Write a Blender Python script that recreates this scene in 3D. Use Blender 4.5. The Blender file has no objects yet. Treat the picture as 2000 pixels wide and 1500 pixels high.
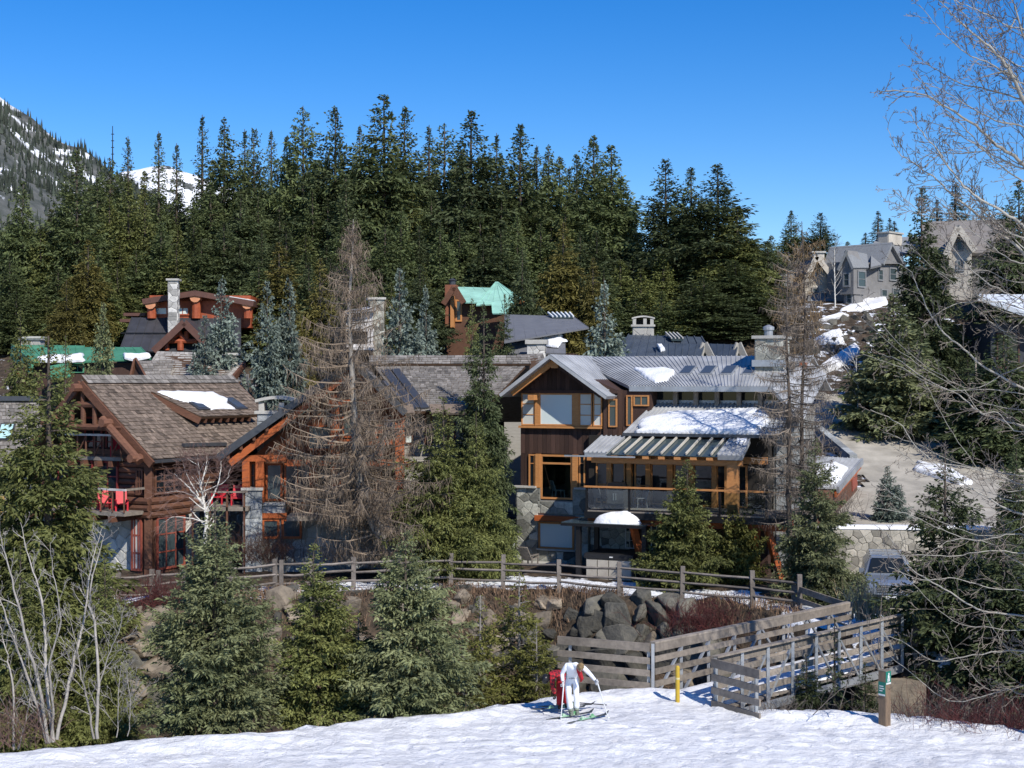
import bpy, bmesh, math, random
import numpy as np
from mathutils import Vector, Matrix, noise
random.seed(7)
SC = bpy.context.scene
COL = SC.collection
# ------------------------------------------------------------------ camera, sky, sun, exposure
F, CZ, YH = 2800.0, 9.0, 740.0
cam_data = bpy.data.cameras.new('camera'); cam = bpy.data.objects.new('camera', cam_data); COL.objects.link(cam)
cam_data.sensor_width = 36; cam_data.lens = 36 * F / 2000; cam_data.shift_y = -(750 - YH) / 2000
cam_data.clip_end = 20000; cam_data.clip_start = 0.5
cam.location = (0, 0, CZ); cam.rotation_euler = (math.pi / 2, 0, 0)
SC.camera = cam
SUN_EL, SUN_AZ = math.radians(41), math.radians(149)          # azimuth clockwise from +Y
sun_dir = Vector((math.sin(SUN_AZ) * math.cos(SUN_EL), math.cos(SUN_AZ) * math.cos(SUN_EL), math.sin(SUN_EL)))
world = bpy.data.worlds.new('World'); SC.world = world; world.use_nodes = True
wn = world.node_tree.nodes; wl = world.node_tree.links
sky = wn.new('ShaderNodeTexSky'); sky.sky_type = 'NISHITA'; sky.sun_disc = False
sky.sun_elevation = SUN_EL; sky.sun_rotation = SUN_AZ; sky.altitude = 900
sky.air_density = 1.0; sky.dust_density = 0.15; sky.ozone_density = 3.5
hs = wn.new('ShaderNodeHueSaturation'); hs.inputs['Saturation'].default_value = 1.42; hs.inputs['Value'].default_value = 1.03
hs.inputs['Hue'].default_value = 0.5115
bg = wn['Background']; bg.inputs['Strength'].default_value = 0.125
wl.new(sky.outputs[0], hs.inputs['Color']); wl.new(hs.outputs[0], bg.inputs['Color'])
sl = bpy.data.lights.new('sun', 'SUN'); sl.energy = 4.6; sl.angle = math.radians(0.5); sl.color = (1.0, 0.95, 0.87)
sun = bpy.data.objects.new('sun', sl); COL.objects.link(sun); sun.location = (40, -30, 60)
sun.rotation_euler = (-sun_dir).to_track_quat('-Z', 'Y').to_euler()
vs = SC.view_settings
vs.view_transform = 'Standard'; vs.look = 'None'; vs.gamma = 1; vs.exposure = 0.2; vs.use_curve_mapping = False
SC.cycles.use_denoising = True
SC.cycles.max_bounces = 6; SC.cycles.diffuse_bounces = 2; SC.cycles.transparent_max_bounces = 6
# ------------------------------------------------------------------ helpers
def P(px, py, Y):
    return Vector(((px - 1000) / F * Y, Y, CZ - (py - YH) / F * Y))
_M = {}
def mat(name, c1, c2=None, scale=3.0, rough=0.8, bump=0.0, bscale=40.0, metal=0.0, stretch=(1, 1, 1), tint=0.7,
        spec=0.3, trans=0.0, orand=0.0, dirt=0.0, detail=5.0):
    """procedural material: two colours mixed by noise, per-face tint, optional bump / per-object variation"""
    if name in _M: return _M[name]
    m = bpy.data.materials.new(name); m.use_nodes = True
    n = m.node_tree.nodes; l = m.node_tree.links
    b = n['Principled BSDF']; b.inputs['Roughness'].default_value = rough; b.inputs['Metallic'].default_value = metal
    b.inputs['Specular IOR Level'].default_value = spec
    tc = n.new('ShaderNodeTexCoord'); mp = n.new('ShaderNodeMapping'); mp.inputs['Scale'].default_value = stretch
    l.new(tc.outputs['Object'], mp.inputs['Vector'])
    nz = n.new('ShaderNodeTexNoise'); nz.inputs['Scale'].default_value = scale; nz.inputs['Detail'].default_value = detail
    nz.inputs['Roughness'].default_value = 0.65
    l.new(mp.outputs[0], nz.inputs['Vector'])
    mr = n.new('ShaderNodeMapRange'); mr.inputs['From Min'].default_value = 0.3; mr.inputs['From Max'].default_value = 0.7
    l.new(nz.outputs['Fac'], mr.inputs['Value'])
    mx = n.new('ShaderNodeMix'); mx.data_type = 'RGBA'
    c2 = c2 or tuple(x * 0.7 for x in c1)
    mx.inputs['A'].default_value = (*c1, 1); mx.inputs['B'].default_value = (*c2, 1)
    l.new(mr.outputs[0], mx.inputs['Factor'])
    out = mx.outputs['Result']
    at = n.new('ShaderNodeAttribute'); at.attribute_name = 'tint'
    mr2 = n.new('ShaderNodeMapRange'); mr2.inputs['To Min'].default_value = 1 - tint; mr2.inputs['To Max'].default_value = 1 + tint
    l.new(at.outputs['Fac'], mr2.inputs['Value'])
    val = mr2.outputs[0]
    if orand:
        oi = n.new('ShaderNodeObjectInfo'); mr3 = n.new('ShaderNodeMapRange')
        mr3.inputs['To Min'].default_value = 1 - orand; mr3.inputs['To Max'].default_value = 1 + orand
        l.new(oi.outputs['Random'], mr3.inputs['Value'])
        mm = n.new('ShaderNodeMath'); mm.operation = 'MULTIPLY'; l.new(val, mm.inputs[0]); l.new(mr3.outputs[0], mm.inputs[1]); val = mm.outputs[0]
    vm = n.new('ShaderNodeVectorMath'); vm.operation = 'SCALE'
    l.new(out, vm.inputs[0]); l.new(val, vm.inputs['Scale']); out = vm.outputs[0]
    if dirt:
        n3 = n.new('ShaderNodeTexNoise'); n3.inputs['Scale'].default_value = 0.9; n3.inputs['Detail'].default_value = 8
        l.new(tc.outputs['Object'], n3.inputs['Vector'])
        mr4 = n.new('ShaderNodeMapRange'); mr4.inputs['From Min'].default_value = 0.35; mr4.inputs['From Max'].default_value = 0.65
        mr4.inputs['To Min'].default_value = 1 - dirt; mr4.inputs['To Max'].default_value = 1.0
        l.new(n3.outputs['Fac'], mr4.inputs['Value'])
        v2 = n.new('ShaderNodeVectorMath'); v2.operation = 'SCALE'; l.new(out, v2.inputs[0]); l.new(mr4.outputs[0], v2.inputs['Scale']); out = v2.outputs[0]
    l.new(out, b.inputs['Base Color'])
    if bump:
        nb = n.new('ShaderNodeTexNoise'); nb.inputs['Scale'].default_value = bscale; nb.inputs['Detail'].default_value = 6
        l.new(mp.outputs[0], nb.inputs['Vector'])
        bp = n.new('ShaderNodeBump'); bp.inputs['Strength'].default_value = bump; bp.inputs['Distance'].default_value = 0.05
        l.new(nb.outputs['Fac'], bp.inputs['Height']); l.new(bp.outputs[0], b.inputs['Normal'])
    if trans:
        tr = n.new('ShaderNodeBsdfTranslucent'); l.new(out, tr.inputs['Color'])
        ms = n.new('ShaderNodeMixShader'); ms.inputs[0].default_value = trans
        l.new(b.outputs[0], ms.inputs[1]); l.new(tr.outputs[0], ms.inputs[2])
        l.new(ms.outputs[0], n['Material Output'].inputs['Surface'])
    _M[name] = m
    return m
def glass(name, col, rough=0.04, spec=0.35):
    if name in _M: return _M[name]
    m = bpy.data.materials.new(name); m.use_nodes = True
    b = m.node_tree.nodes['Principled BSDF']; b.inputs['Base Color'].default_value = (*col, 1)
    b.inputs['Roughness'].default_value = rough; b.inputs['Specular IOR Level'].default_value = spec
    _M[name] = m; return m
def clear_glass(name):
    """thin window glass: mostly lets light through, mirrors the sky a little"""
    if name in _M: return _M[name]
    m = bpy.data.materials.new(name); m.use_nodes = True
    n = m.node_tree.nodes; l = m.node_tree.links
    t = n.new('ShaderNodeBsdfTransparent'); t.inputs[0].default_value = (.78, .84, .84, 1)
    g = n.new('ShaderNodeBsdfGlossy'); g.inputs['Roughness'].default_value = 0.02
    fr = n.new('ShaderNodeFresnel'); fr.inputs[0].default_value = 1.5
    ms = n.new('ShaderNodeMixShader'); l.new(fr.outputs[0], ms.inputs[0]); l.new(t.outputs[0], ms.inputs[1]); l.new(g.outputs[0], ms.inputs[2])
    l.new(ms.outputs[0], n['Material Output'].inputs['Surface'])
    _M[name] = m; return m
def tag(o, label=None, cat=None, group=None, kind=None):
    if label: o['label'] = label
    if cat: o['category'] = cat
    if group: o['group'] = group
    if kind: o['kind'] = kind
    return o
def thing(name, loc, label, cat, group=None, rz=0):
    o = bpy.data.objects.new(name, None); COL.objects.link(o); o.location = loc; o.rotation_euler = (0, 0, rz)
    o.empty_display_size = 0.2
    return tag(o, label, cat, group)
def root_of(o):
    while o.parent: o = o.parent
    return o
class Frame:
    def __init__(s, o, ang_deg):
        a = math.radians(ang_deg); s.o = Vector(o); s.u = Vector((math.cos(a), math.sin(a), 0)); s.v = Vector((-math.sin(a), math.cos(a), 0))
    def w(s, u, v, z): return s.o + s.u * u + s.v * v + Vector((0, 0, z))
    def uz(s, px, py, v):
        c = Vector((0, 0, CZ)); d = Vector(((px - 1000) / F, 1, -(py - YH) / F))
        t = (v - (c - s.o).dot(s.v)) / d.dot(s.v); q = c + d * t - s.o
        return q.dot(s.u), q.z
    def U(s, px, v): return s.uz(px, 800, v)[0]
    def Z(s, px, py, v): return s.uz(px, py, v)[1]
    def pt(s, px, py, v): u, z = s.uz(px, py, v); return s.w(u, v, z)
WORLD = Frame((0, 0, 0), 0)
class MB:
    """collects polygons with a tint per face and links them as ONE mesh object"""
    def __init__(s, fr=None): s.v = []; s.f = []; s.t = []; s.fr = fr
    def _p(s, p):
        p = Vector(p)
        return s.fr.w(*p) if s.fr else p
    def poly(s, pts, tint=.5, raw=False):
        i = len(s.v); s.v += [Vector(p) if raw else s._p(p) for p in pts]; s.f.append(list(range(i, i + len(pts)))); s.t.append(tint)
    def mesh(s, vs, fs, tint=.5, raw=True):
        i = len(s.v); s.v += [Vector(p) if raw else s._p(p) for p in vs]
        for f in fs: s.f.append([i + k for k in f]); s.t.append(tint)
    def box(s, u0, u1, v0, v1, z0, z1, tint=.5):
        vs = [(u0, v0, z0), (u1, v0, z0), (u1, v1, z0), (u0, v1, z0), (u0, v0, z1), (u1, v0, z1), (u1, v1, z1), (u0, v1, z1)]
        s.mesh(vs, [(0, 3, 2, 1), (4, 5, 6, 7), (0, 1, 5, 4), (1, 2, 6, 5), (2, 3, 7, 6), (3, 0, 4, 7)], tint, raw=False)
    def beam(s, a, b, w, h, tint=.5, up=(0, 0, 1), raw=False):
        a = Vector(a) if raw else s._p(a); b = Vector(b) if raw else s._p(b)
        d = (b - a).normalized(); up = Vector(up)
        if abs(d.dot(up)) > .98: up = Vector((0, 1, 0))
        x = d.cross(up).normalized(); y = x.cross(d).normalized()
        vs = []
        for q in (a, b):
            for sx, sy in ((-1, -1), (1, -1), (1, 1), (-1, 1)): vs.append(q + x * (sx * w / 2) + y * (sy * h / 2))
        s.mesh(vs, [(0, 1, 2, 3), (7, 6, 5, 4), (0, 4, 5, 1), (1, 5, 6, 2), (2, 6, 7, 3), (3, 7, 4, 0)], tint)
    def slab(s, pts, th, tint=.5, raw=False):
        """polygon (top face) extruded down its own normal by th"""
        q = [Vector(p) if raw else s._p(p) for p in pts]
        n = (q[1] - q[0]).cross(q[2] - q[0]).normalized()
        if n.z < 0: n = -n
        k = len(q); lo = [p - n * th for p in q]
        s.mesh(q + lo, [tuple(range(k)), tuple(range(2 * k - 1, k - 1, -1))] + [(i, k + i, k + (i + 1) % k, (i + 1) % k) for i in range(k)], tint)
    def prism(s, pts, dv, tint=.5):
        """polygon in local (u, v, z), extruded by dv along local v"""
        k = len(pts); lo = [(p[0], p[1] + dv, p[2]) for p in pts]
        s.mesh(list(pts) + lo, [tuple(range(k)), tuple(range(2 * k - 1, k - 1, -1))] + [(i, k + i, k + (i + 1) % k, (i + 1) % k) for i in range(k)], tint, raw=False)
    def tube(s, pts, rad, n=6, tint=.5, cap=True, raw=True):
        pts = [Vector(p) if raw else s._p(p) for p in pts]; i0 = len(s.v); k = len(pts)
        x = None
        for j, p in enumerate(pts):
            d = (pts[min(j + 1, k - 1)] - pts[max(j - 1, 0)])
            d = d.normalized() if d.length > 1e-9 else Vector((0, 0, 1))
            if x is None:
                x = d.orthogonal().normalized()
            else:
                x = x - d * x.dot(d); x = x.normalized() if x.length > 1e-6 else d.orthogonal().normalized()
            y = d.cross(x)
            r = rad[j] if isinstance(rad, (list, tuple)) else rad
            for q in range(n):
                a = 2 * math.pi * q / n; s.v.append(p + x * (math.cos(a) * r) + y * (math.sin(a) * r))
        for j in range(k - 1):
            for q in range(n):
                a = i0 + j * n + q; b = i0 + j * n + (q + 1) % n; s.f.append([a, b, b + n, a + n]); s.t.append(tint)
        if cap:
            s.f.append([i0 + q for q in range(n - 1, -1, -1)]); s.t.append(tint)
            s.f.append([i0 + (k - 1) * n + q for q in range(n)]); s.t.append(tint)
    def lathe(s, c, prof, n=12, tint=.5):
        c = s._p(c); i0 = len(s.v); k = len(prof)
        for r, z in prof:
            for q in range(n):
                a = 2 * math.pi * q / n; s.v.append(c + Vector((math.cos(a) * r, math.sin(a) * r, z)))
        for j in range(k - 1):
            for q in range(n):
                a = i0 + j * n + q; b = i0 + j * n + (q + 1) % n; s.f.append([a, b, b + n, a + n]); s.t.append(tint)
        s.f.append([i0 + (k - 1) * n + q for q in range(n)]); s.t.append(tint)
    def data(s, name, m, org=Vector((0, 0, 0)), smooth=False):
        me = bpy.data.meshes.new(name)
        me.from_pydata([tuple(p - org) for p in s.v], [], s.f)
        a = me.attributes.new('tint', 'FLOAT', 'FACE'); a.data.foreach_set('value', np.array(s.t, dtype=np.float32))
        if m: me.materials.append(m)
        if smooth: me.shade_smooth()
        return me
    def build(s, name, m, parent=None, kind=None, smooth=False, label=None, at=None):
        org = root_of(parent).location.copy() if parent else (Vector(at) if at is not None else Vector((0, 0, 0)))
        o = bpy.data.objects.new(name, s.data(name, m, org, smooth)); COL.objects.link(o)
        if parent: o.parent = parent
        else: o.location = org
        if kind: o['kind'] = kind
        if label: o['label'] = label
        return o
def quads_mesh(name, V, tint, m):
    """V: (N,4,3) numpy"""
    N = V.shape[0]; me = bpy.data.meshes.new(name)
    me.vertices.add(N * 4); me.vertices.foreach_set('co', V.astype(np.float32).ravel())
    me.loops.add(N * 4); me.loops.foreach_set('vertex_index', np.arange(N * 4, dtype=np.int32))
    me.polygons.add(N); me.polygons.foreach_set('loop_start', np.arange(0, N * 4, 4, dtype=np.int32))
    a = me.attributes.new('tint', 'FLOAT', 'FACE'); a.data.foreach_set('value', tint.astype(np.float32))
    me.update(calc_edges=True); me.materials.append(m)
    return me
def link_mesh(name, me, parent=None, loc=(0, 0, 0)):
    o = bpy.data.objects.new(name, me); COL.objects.link(o); o.location = loc
    if parent: o.parent = parent
    return o
def smooth(t): t = np.clip(t, 0, 1); return t * t * (3 - 2 * t)
# ------------------------------------------------------------------ materials
SNOW = mat('snow', (.86, .865, .875), (.66, .665, .67), scale=2.2, rough=.55, bump=.8, bscale=7, tint=.0, spec=.25)
M_shake = mat('shake_brown', (.225, .175, .135), (.115, .088, .07), scale=6, rough=.9, bump=.3, tint=.55)
M_shakeg = mat('shake_grey', (.25, .23, .205), (.145, .13, .115), scale=6, rough=.9, bump=.3, tint=.5)
M_shakep = mat('shake_pale', (.42, .39, .35), (.26, .24, .21), scale=6, rough=.9, bump=.3, tint=.45)
M_metal = mat('metal_roof', (.50, .505, .505), (.385, .39, .39), scale=1.2, rough=.5, metal=.12, tint=.25, dirt=.3, stretch=(1, 1, .4))
M_dmetal = mat('dark_metal_roof', (.10, .118, .14), (.075, .09, .105), scale=1.5, rough=.45, metal=.2, tint=.2, dirt=.2)
M_bmetal = mat('black_metal_roof', (.075, .075, .082), (.055, .055, .06), scale=1.5, rough=.5, metal=.2, tint=.2, dirt=.2)
M_gmetal = mat('green_roof', (.09, .30, .17), (.07, .23, .135), scale=2, rough=.5, tint=.2, dirt=.25)
M_mint = mat('mint_roof', (.36, .66, .53), (.30, .55, .45), scale=2, rough=.5, tint=.2, dirt=.2)
M_fir = mat('fir_trim', (.55, .26, .095), (.40, .17, .055), scale=4, rough=.55, stretch=(1, 1, 8), tint=.35, bump=.1)
M_timber = mat('red_timber', (.46, .125, .035), (.30, .07, .02), scale=3, rough=.55, stretch=(1, 1, 5), tint=.4, bump=.15)
M_redlog = mat('red_log', (.40, .10, .04), (.24, .055, .025), scale=3, rough=.55, tint=.35)
M_log = mat('brown_log', (.155, .072, .042), (.095, .042, .026), scale=4, rough=.75, stretch=(1, 1, 3), tint=.45, bump=.2)
M_siding = mat('dark_siding', (.072, .040, .029), (.045, .025, .02), scale=5, rough=.8, stretch=(6, 6, .6), tint=.45, bump=.15)
M_soffit = mat('soffit', (.10, .055, .03), (.07, .04, .022), scale=4, rough=.8)
M_weather = mat('weathered_wood', (.34, .29, .235), (.20, .17, .14), scale=3, rough=.85, stretch=(2, 2, 2), tint=.4, bump=.3, dirt=.35)
M_rail = mat('old_fence_wood', (.26, .225, .195), (.15, .13, .115), scale=4, rough=.9, tint=.45, bump=.4, dirt=.3)
M_galv = mat('galvanised_steel', (.46, .48, .49), (.38, .39, .40), scale=5, rough=.5, metal=.5, tint=.2, dirt=.25)
M_gutter = mat('dark_gutter', (.09, .095, .105), None, rough=.4, metal=.4, tint=.2)
M_stone = mat('field_stone', (.40, .39, .335), (.215, .22, .19), scale=7, rough=.85, tint=.7, bump=.5, bscale=14, detail=8)
M_slab = mat('blue_grey_stone', (.37, .38, .375), (.25, .265, .265), scale=4, rough=.85, tint=.35, bump=.5, bscale=12)
M_mortar = mat('mortar', (.27, .26, .235), (.19, .185, .165), scale=8, rough=.95, tint=.2, bump=.4)
M_boulder = mat('boulder_rock', (.135, .125, .10), (.05, .05, .045), scale=2.2, rough=.9, tint=.6, bump=1.0, bscale=6, detail=9)
M_rock2 = mat('tan_rock', (.27, .22, .16), (.13, .11, .085), scale=2.5, rough=.9, tint=.55, bump=1.0, bscale=5, detail=9)
M_stucco = mat('grey_stucco', (.23, .225, .22), (.19, .185, .18), scale=2, rough=.9, tint=.2, bump=.2, dirt=.2)
M_stucco2 = mat('pale_stucco', (.60, .55, .47), (.50, .46, .39), scale=2, rough=.9, tint=.25, bump=.2, dirt=.25)
M_gshing = mat('grey_shingle', (.24, .25, .255), (.18, .185, .19), scale=5, rough=.85, tint=.3, bump=.3)
M_conc = mat('concrete_cap', (.52, .50, .45), (.40, .385, .35), scale=4, rough=.9, tint=.2, bump=.2, dirt=.2)
M_road = mat('driveway_gravel', (.48, .44, .365), (.36, .33, .275), scale=1.2, rough=.95, tint=.2, bump=.35, bscale=30, dirt=.3)
M_black = mat('black_steel', (.018, .018, .02), None, rough=.45, metal=.3, tint=.2)
M_white = mat('white_paint', (.72, .73, .72), (.62, .63, .62), rough=.6, tint=.1)
M_redp = mat('red_paint', (.55, .03, .04), (.45, .02, .03), rough=.5, tint=.2)
M_redfr = mat('red_window_frame', (.22, .035, .03), (.16, .025, .02), rough=.6, tint=.3)
M_grsid = mat('grey_lap_siding', (.36, .34, .30), (.28, .265, .235), scale=3, rough=.85, tint=.35, stretch=(1, 1, 4))
M_yellow = mat('yellow_paint', (.62, .43, .045), (.5, .33, .04), scale=5, rough=.55, tint=.15, dirt=.25)
G_dark = glass('dark_glass', (.012, .016, .02)); G_mid = glass('mid_glass', (.05, .07, .075))
G_blind = glass('blind_behind_glass', (.62, .69, .655), rough=.25, spec=.45)
G_curt = glass('curtain_behind_glass', (.55, .55, .50), rough=.3, spec=.45)
G_sky = glass('skylight_glass', (.06, .07, .08), rough=.05, spec=.45)
G_clear = clear_glass('clear_window_glass')
M_bark = mat('bark', (.115, .09, .07), (.065, .052, .042), scale=6, rough=.95, stretch=(1, 1, .3), tint=.3, bump=.6)
M_barkg = mat('grey_bark', (.30, .275, .24), (.18, .16, .14), scale=6, rough=.95, stretch=(1, 1, .3), tint=.35, bump=.4)
M_alder = mat('alder_bark', (.37, .34, .30), (.21, .19, .165), scale=5, rough=.9, tint=.35, bump=.2)
M_twig = mat('grey_twig', (.195, .165, .135), (.12, .10, .083), scale=5, rough=.9, tint=.5)
M_cotton = mat('cottonwood_bark', (.34, .32, .275), (.21, .195, .165), scale=4, rough=.9, tint=.4)
M_birch = mat('white_birch_bark', (.72, .70, .64), (.50, .46, .40), scale=7, rough=.85, tint=.25, stretch=(1, 1, 3))
M_larch2 = mat('grey_larch_twig', (.215, .175, .14), (.14, .115, .09), scale=2, rough=.95, tint=.55, trans=.1)
M_larch = mat('dead_larch_twig', (.27, .21, .155), (.17, .13, .095), scale=2, rough=.95, tint=.55, trans=.1)
M_redtw = mat('red_osier_twig', (.135, .04, .036), (.085, .03, .027), scale=3, rough=.9, tint=.55)
M_grass = mat('dead_grass', (.27, .175, .105), (.17, .11, .075), scale=1, rough=.95, tint=.6, trans=.1)
M_tan = mat('tan_grass', (.48, .37, .23), (.34, .25, .15), scale=1, rough=.95, tint=.45, trans=.1)
def leaf(name, c, c2): return mat(name, c, c2, scale=.5, rough=.65, tint=.6, trans=.18, orand=.22, spec=.25)
L_hem = leaf('hemlock_needles', (0.17, 0.178, 0.056), (0.095, 0.112, 0.035))
L_for = leaf('forest_needles', (0.128, 0.152, 0.058), (0.072, 0.096, 0.037))
L_dark = leaf('dark_needles', (0.092, 0.112, 0.048), (0.056, 0.074, 0.032))
L_spr = leaf('spruce_needles', (0.2, 0.212, 0.102), (0.112, 0.132, 0.06))
L_blue = leaf('blue_spruce_needles', (0.23, 0.27, 0.225), (0.13, 0.168, 0.135))
L_oliv = leaf('olive_needles', (.165, .160, .042), (.105, .112, .030))
L_yell = leaf('yellow_cedar_needles', (.165, .140, .036), (.10, .092, .026))
# ------------------------------------------------------------------ trees: generators
def nrm(a): return a / np.maximum(np.linalg.norm(a, axis=-1, keepdims=True), 1e-9)
def conifer(name, seed, h, R, nb, blade, bw, m, base=.04, droop=.25, up=.6, curve=-.1, sp=.1, tw=.42, pw=.8, rag=.4,
            trunk_r=None, barkm=None, lean=0.0, gaps=0.0, clump=0.0, K=2.5):
    """numpy conifer: whorled drooping branches, side twigs, narrow needle-spray quads. Returns (crown mesh, trunk mesh)."""
    r = np.random.default_rng(seed); nb = int(nb * 1.45); bw *= 1.08
    t = base + (1 - base) * r.uniform(0, 1, nb) ** 1.1
    t = np.sort(t)
    if clump: t = t + clump * np.sin(t * h * 6.0) / h * .3
    t = np.clip(t, base, .995) * .985
    kk = .92 * pw; prof = np.clip((1 - t) / kk, 0, 1) ** .98 * (1 - .12 * np.clip((.25 - t) / .25, 0, 1)) + .02
    lump = 1 + .10 * np.sin(t * 19 + seed) + .08 * np.sin(t * 47 + seed * 2)
    L = R * prof * lump * r.uniform(1 - rag, 1.08, nb)
    az = r.uniform(0, 2 * np.pi, nb)
    az_bias = 1 + .22 * np.cos(az - seed) ; L = L * az_bias
    keep = r.uniform(0, 1, nb) > gaps
    keep0 = keep; t, L, az = t[keep], L[keep], az[keep]; nb = len(t)
    e = -droop + (up + droop) * t ** 1.6 + r.normal(0, .10, nb)
    ntw = np.maximum(3, (L / sp).astype(int)) * 2
    bi = np.repeat(np.arange(nb), ntw); n = len(bi)
    s = r.uniform(.06, 1, n) ** .8
    side = r.choice([-1., 1.], n)
    ca, sa = np.cos(az[bi]), np.sin(az[bi])
    Lb = L[bi]
    rad = s * Lb; zz = t[bi] * h + Lb * (np.tan(e[bi]) * s + curve * s * s)
    p0 = np.stack([rad * ca, rad * sa, zz], 1)
    lean_x = lean * (p0[:, 2] / h) ** 2
    l = np.minimum(Lb * tw * (1.05 - .85 * s), 1.1 * R * .5) * r.uniform(.5, 1.1, n) + blade * .35 * np.clip(prof * 2.2, .08, 1)[keep][bi]
    ang = az[bi] + side * r.uniform(.5, 1.15, n)
    dz = np.tan(e[bi]) * .5 + 2 * curve * s * .6 + r.normal(-.15, .30, n)
    td = nrm(np.stack([np.cos(ang), np.sin(ang), dz], 1))
    nk = np.maximum(1, (l / blade * K).astype(int))
    ti = np.repeat(np.arange(n), nk); N = len(ti)
    q = r.uniform(.0, 1, N)
    p = p0[ti] + td[ti] * (q * l[ti])[:, None]
    p[:, 2] -= .12 * (q * l[ti]) ** 1.3
    p[:, 0] += lean_x[ti]
    d = nrm(td[ti] + r.normal(0, .38, (N, 3)) + np.array([0, 0, -.08]))
    bl = blade * r.uniform(.55, 1.25, N) * (.28 + .72 * np.clip(prof * 1.8, 0, 1))[keep0][bi][ti]
    upv = nrm(np.array([0, 0, .8]) + r.normal(0, .8, (N, 3)))
    w = nrm(np.cross(d, upv)) * (bw * r.uniform(.6, 1.3, N) / 2)[:, None]
    mid = p + d * (bl * .45)[:, None]; tip = p + d * bl[:, None]
    tip[:, 2] -= bl * .12
    V = np.stack([p, mid + w, tip, mid - w], 1)
    btint = r.uniform(.2, .8, nb)
    tint = np.clip(.55 * btint[bi][ti] + .45 * r.uniform(0, 1, N) + .15 * (s[ti] - .5), 0, 1)
    crown = quads_mesh(name + '_crown', V, tint, m)
    mb = MB(); tr = trunk_r or h * .016
    k = 7
    mb.tube([(lean * (i / k) ** 2 + .03 * math.sin(i * 2.1 + seed) * h * .02, .02 * math.cos(i * 1.7) * h * .02, -0.6 + (h * .99 + .6) * i / k) for i in range(k + 1)],
            [tr * (1 - .93 * i / k) + .008 for i in range(k + 1)], 7)
    # bare inner branches
    for i in range(0, nb, max(1, nb // 40)):
        a = az[i]; z0 = t[i] * h; LL = L[i] * .8
        mb.tube([(lean * t[i] ** 2, 0, z0), (lean * t[i] ** 2 + math.cos(a) * LL * .5, math.sin(a) * LL * .5, z0 + LL * (math.tan(e[i]) * .5 + curve * .25)),
                 (lean * t[i] ** 2 + math.cos(a) * LL, math.sin(a) * LL, z0 + LL * (math.tan(e[i]) + curve))], [tr * .16 + .006, tr * .1 + .004, .004], 3, cap=False)
    return crown, mb.data(name + '_trunk', barkm or M_bark)
def plant_conifer(name, meshes, loc, sc, rz, label, cat='tree', group=None, szf=1.0):
    o = thing(name, loc, label, cat, group, rz); o.scale = (sc, sc, sc * szf)
    link_mesh('crown', meshes[0], o); link_mesh('trunk', meshes[1], o)
    return o
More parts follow.
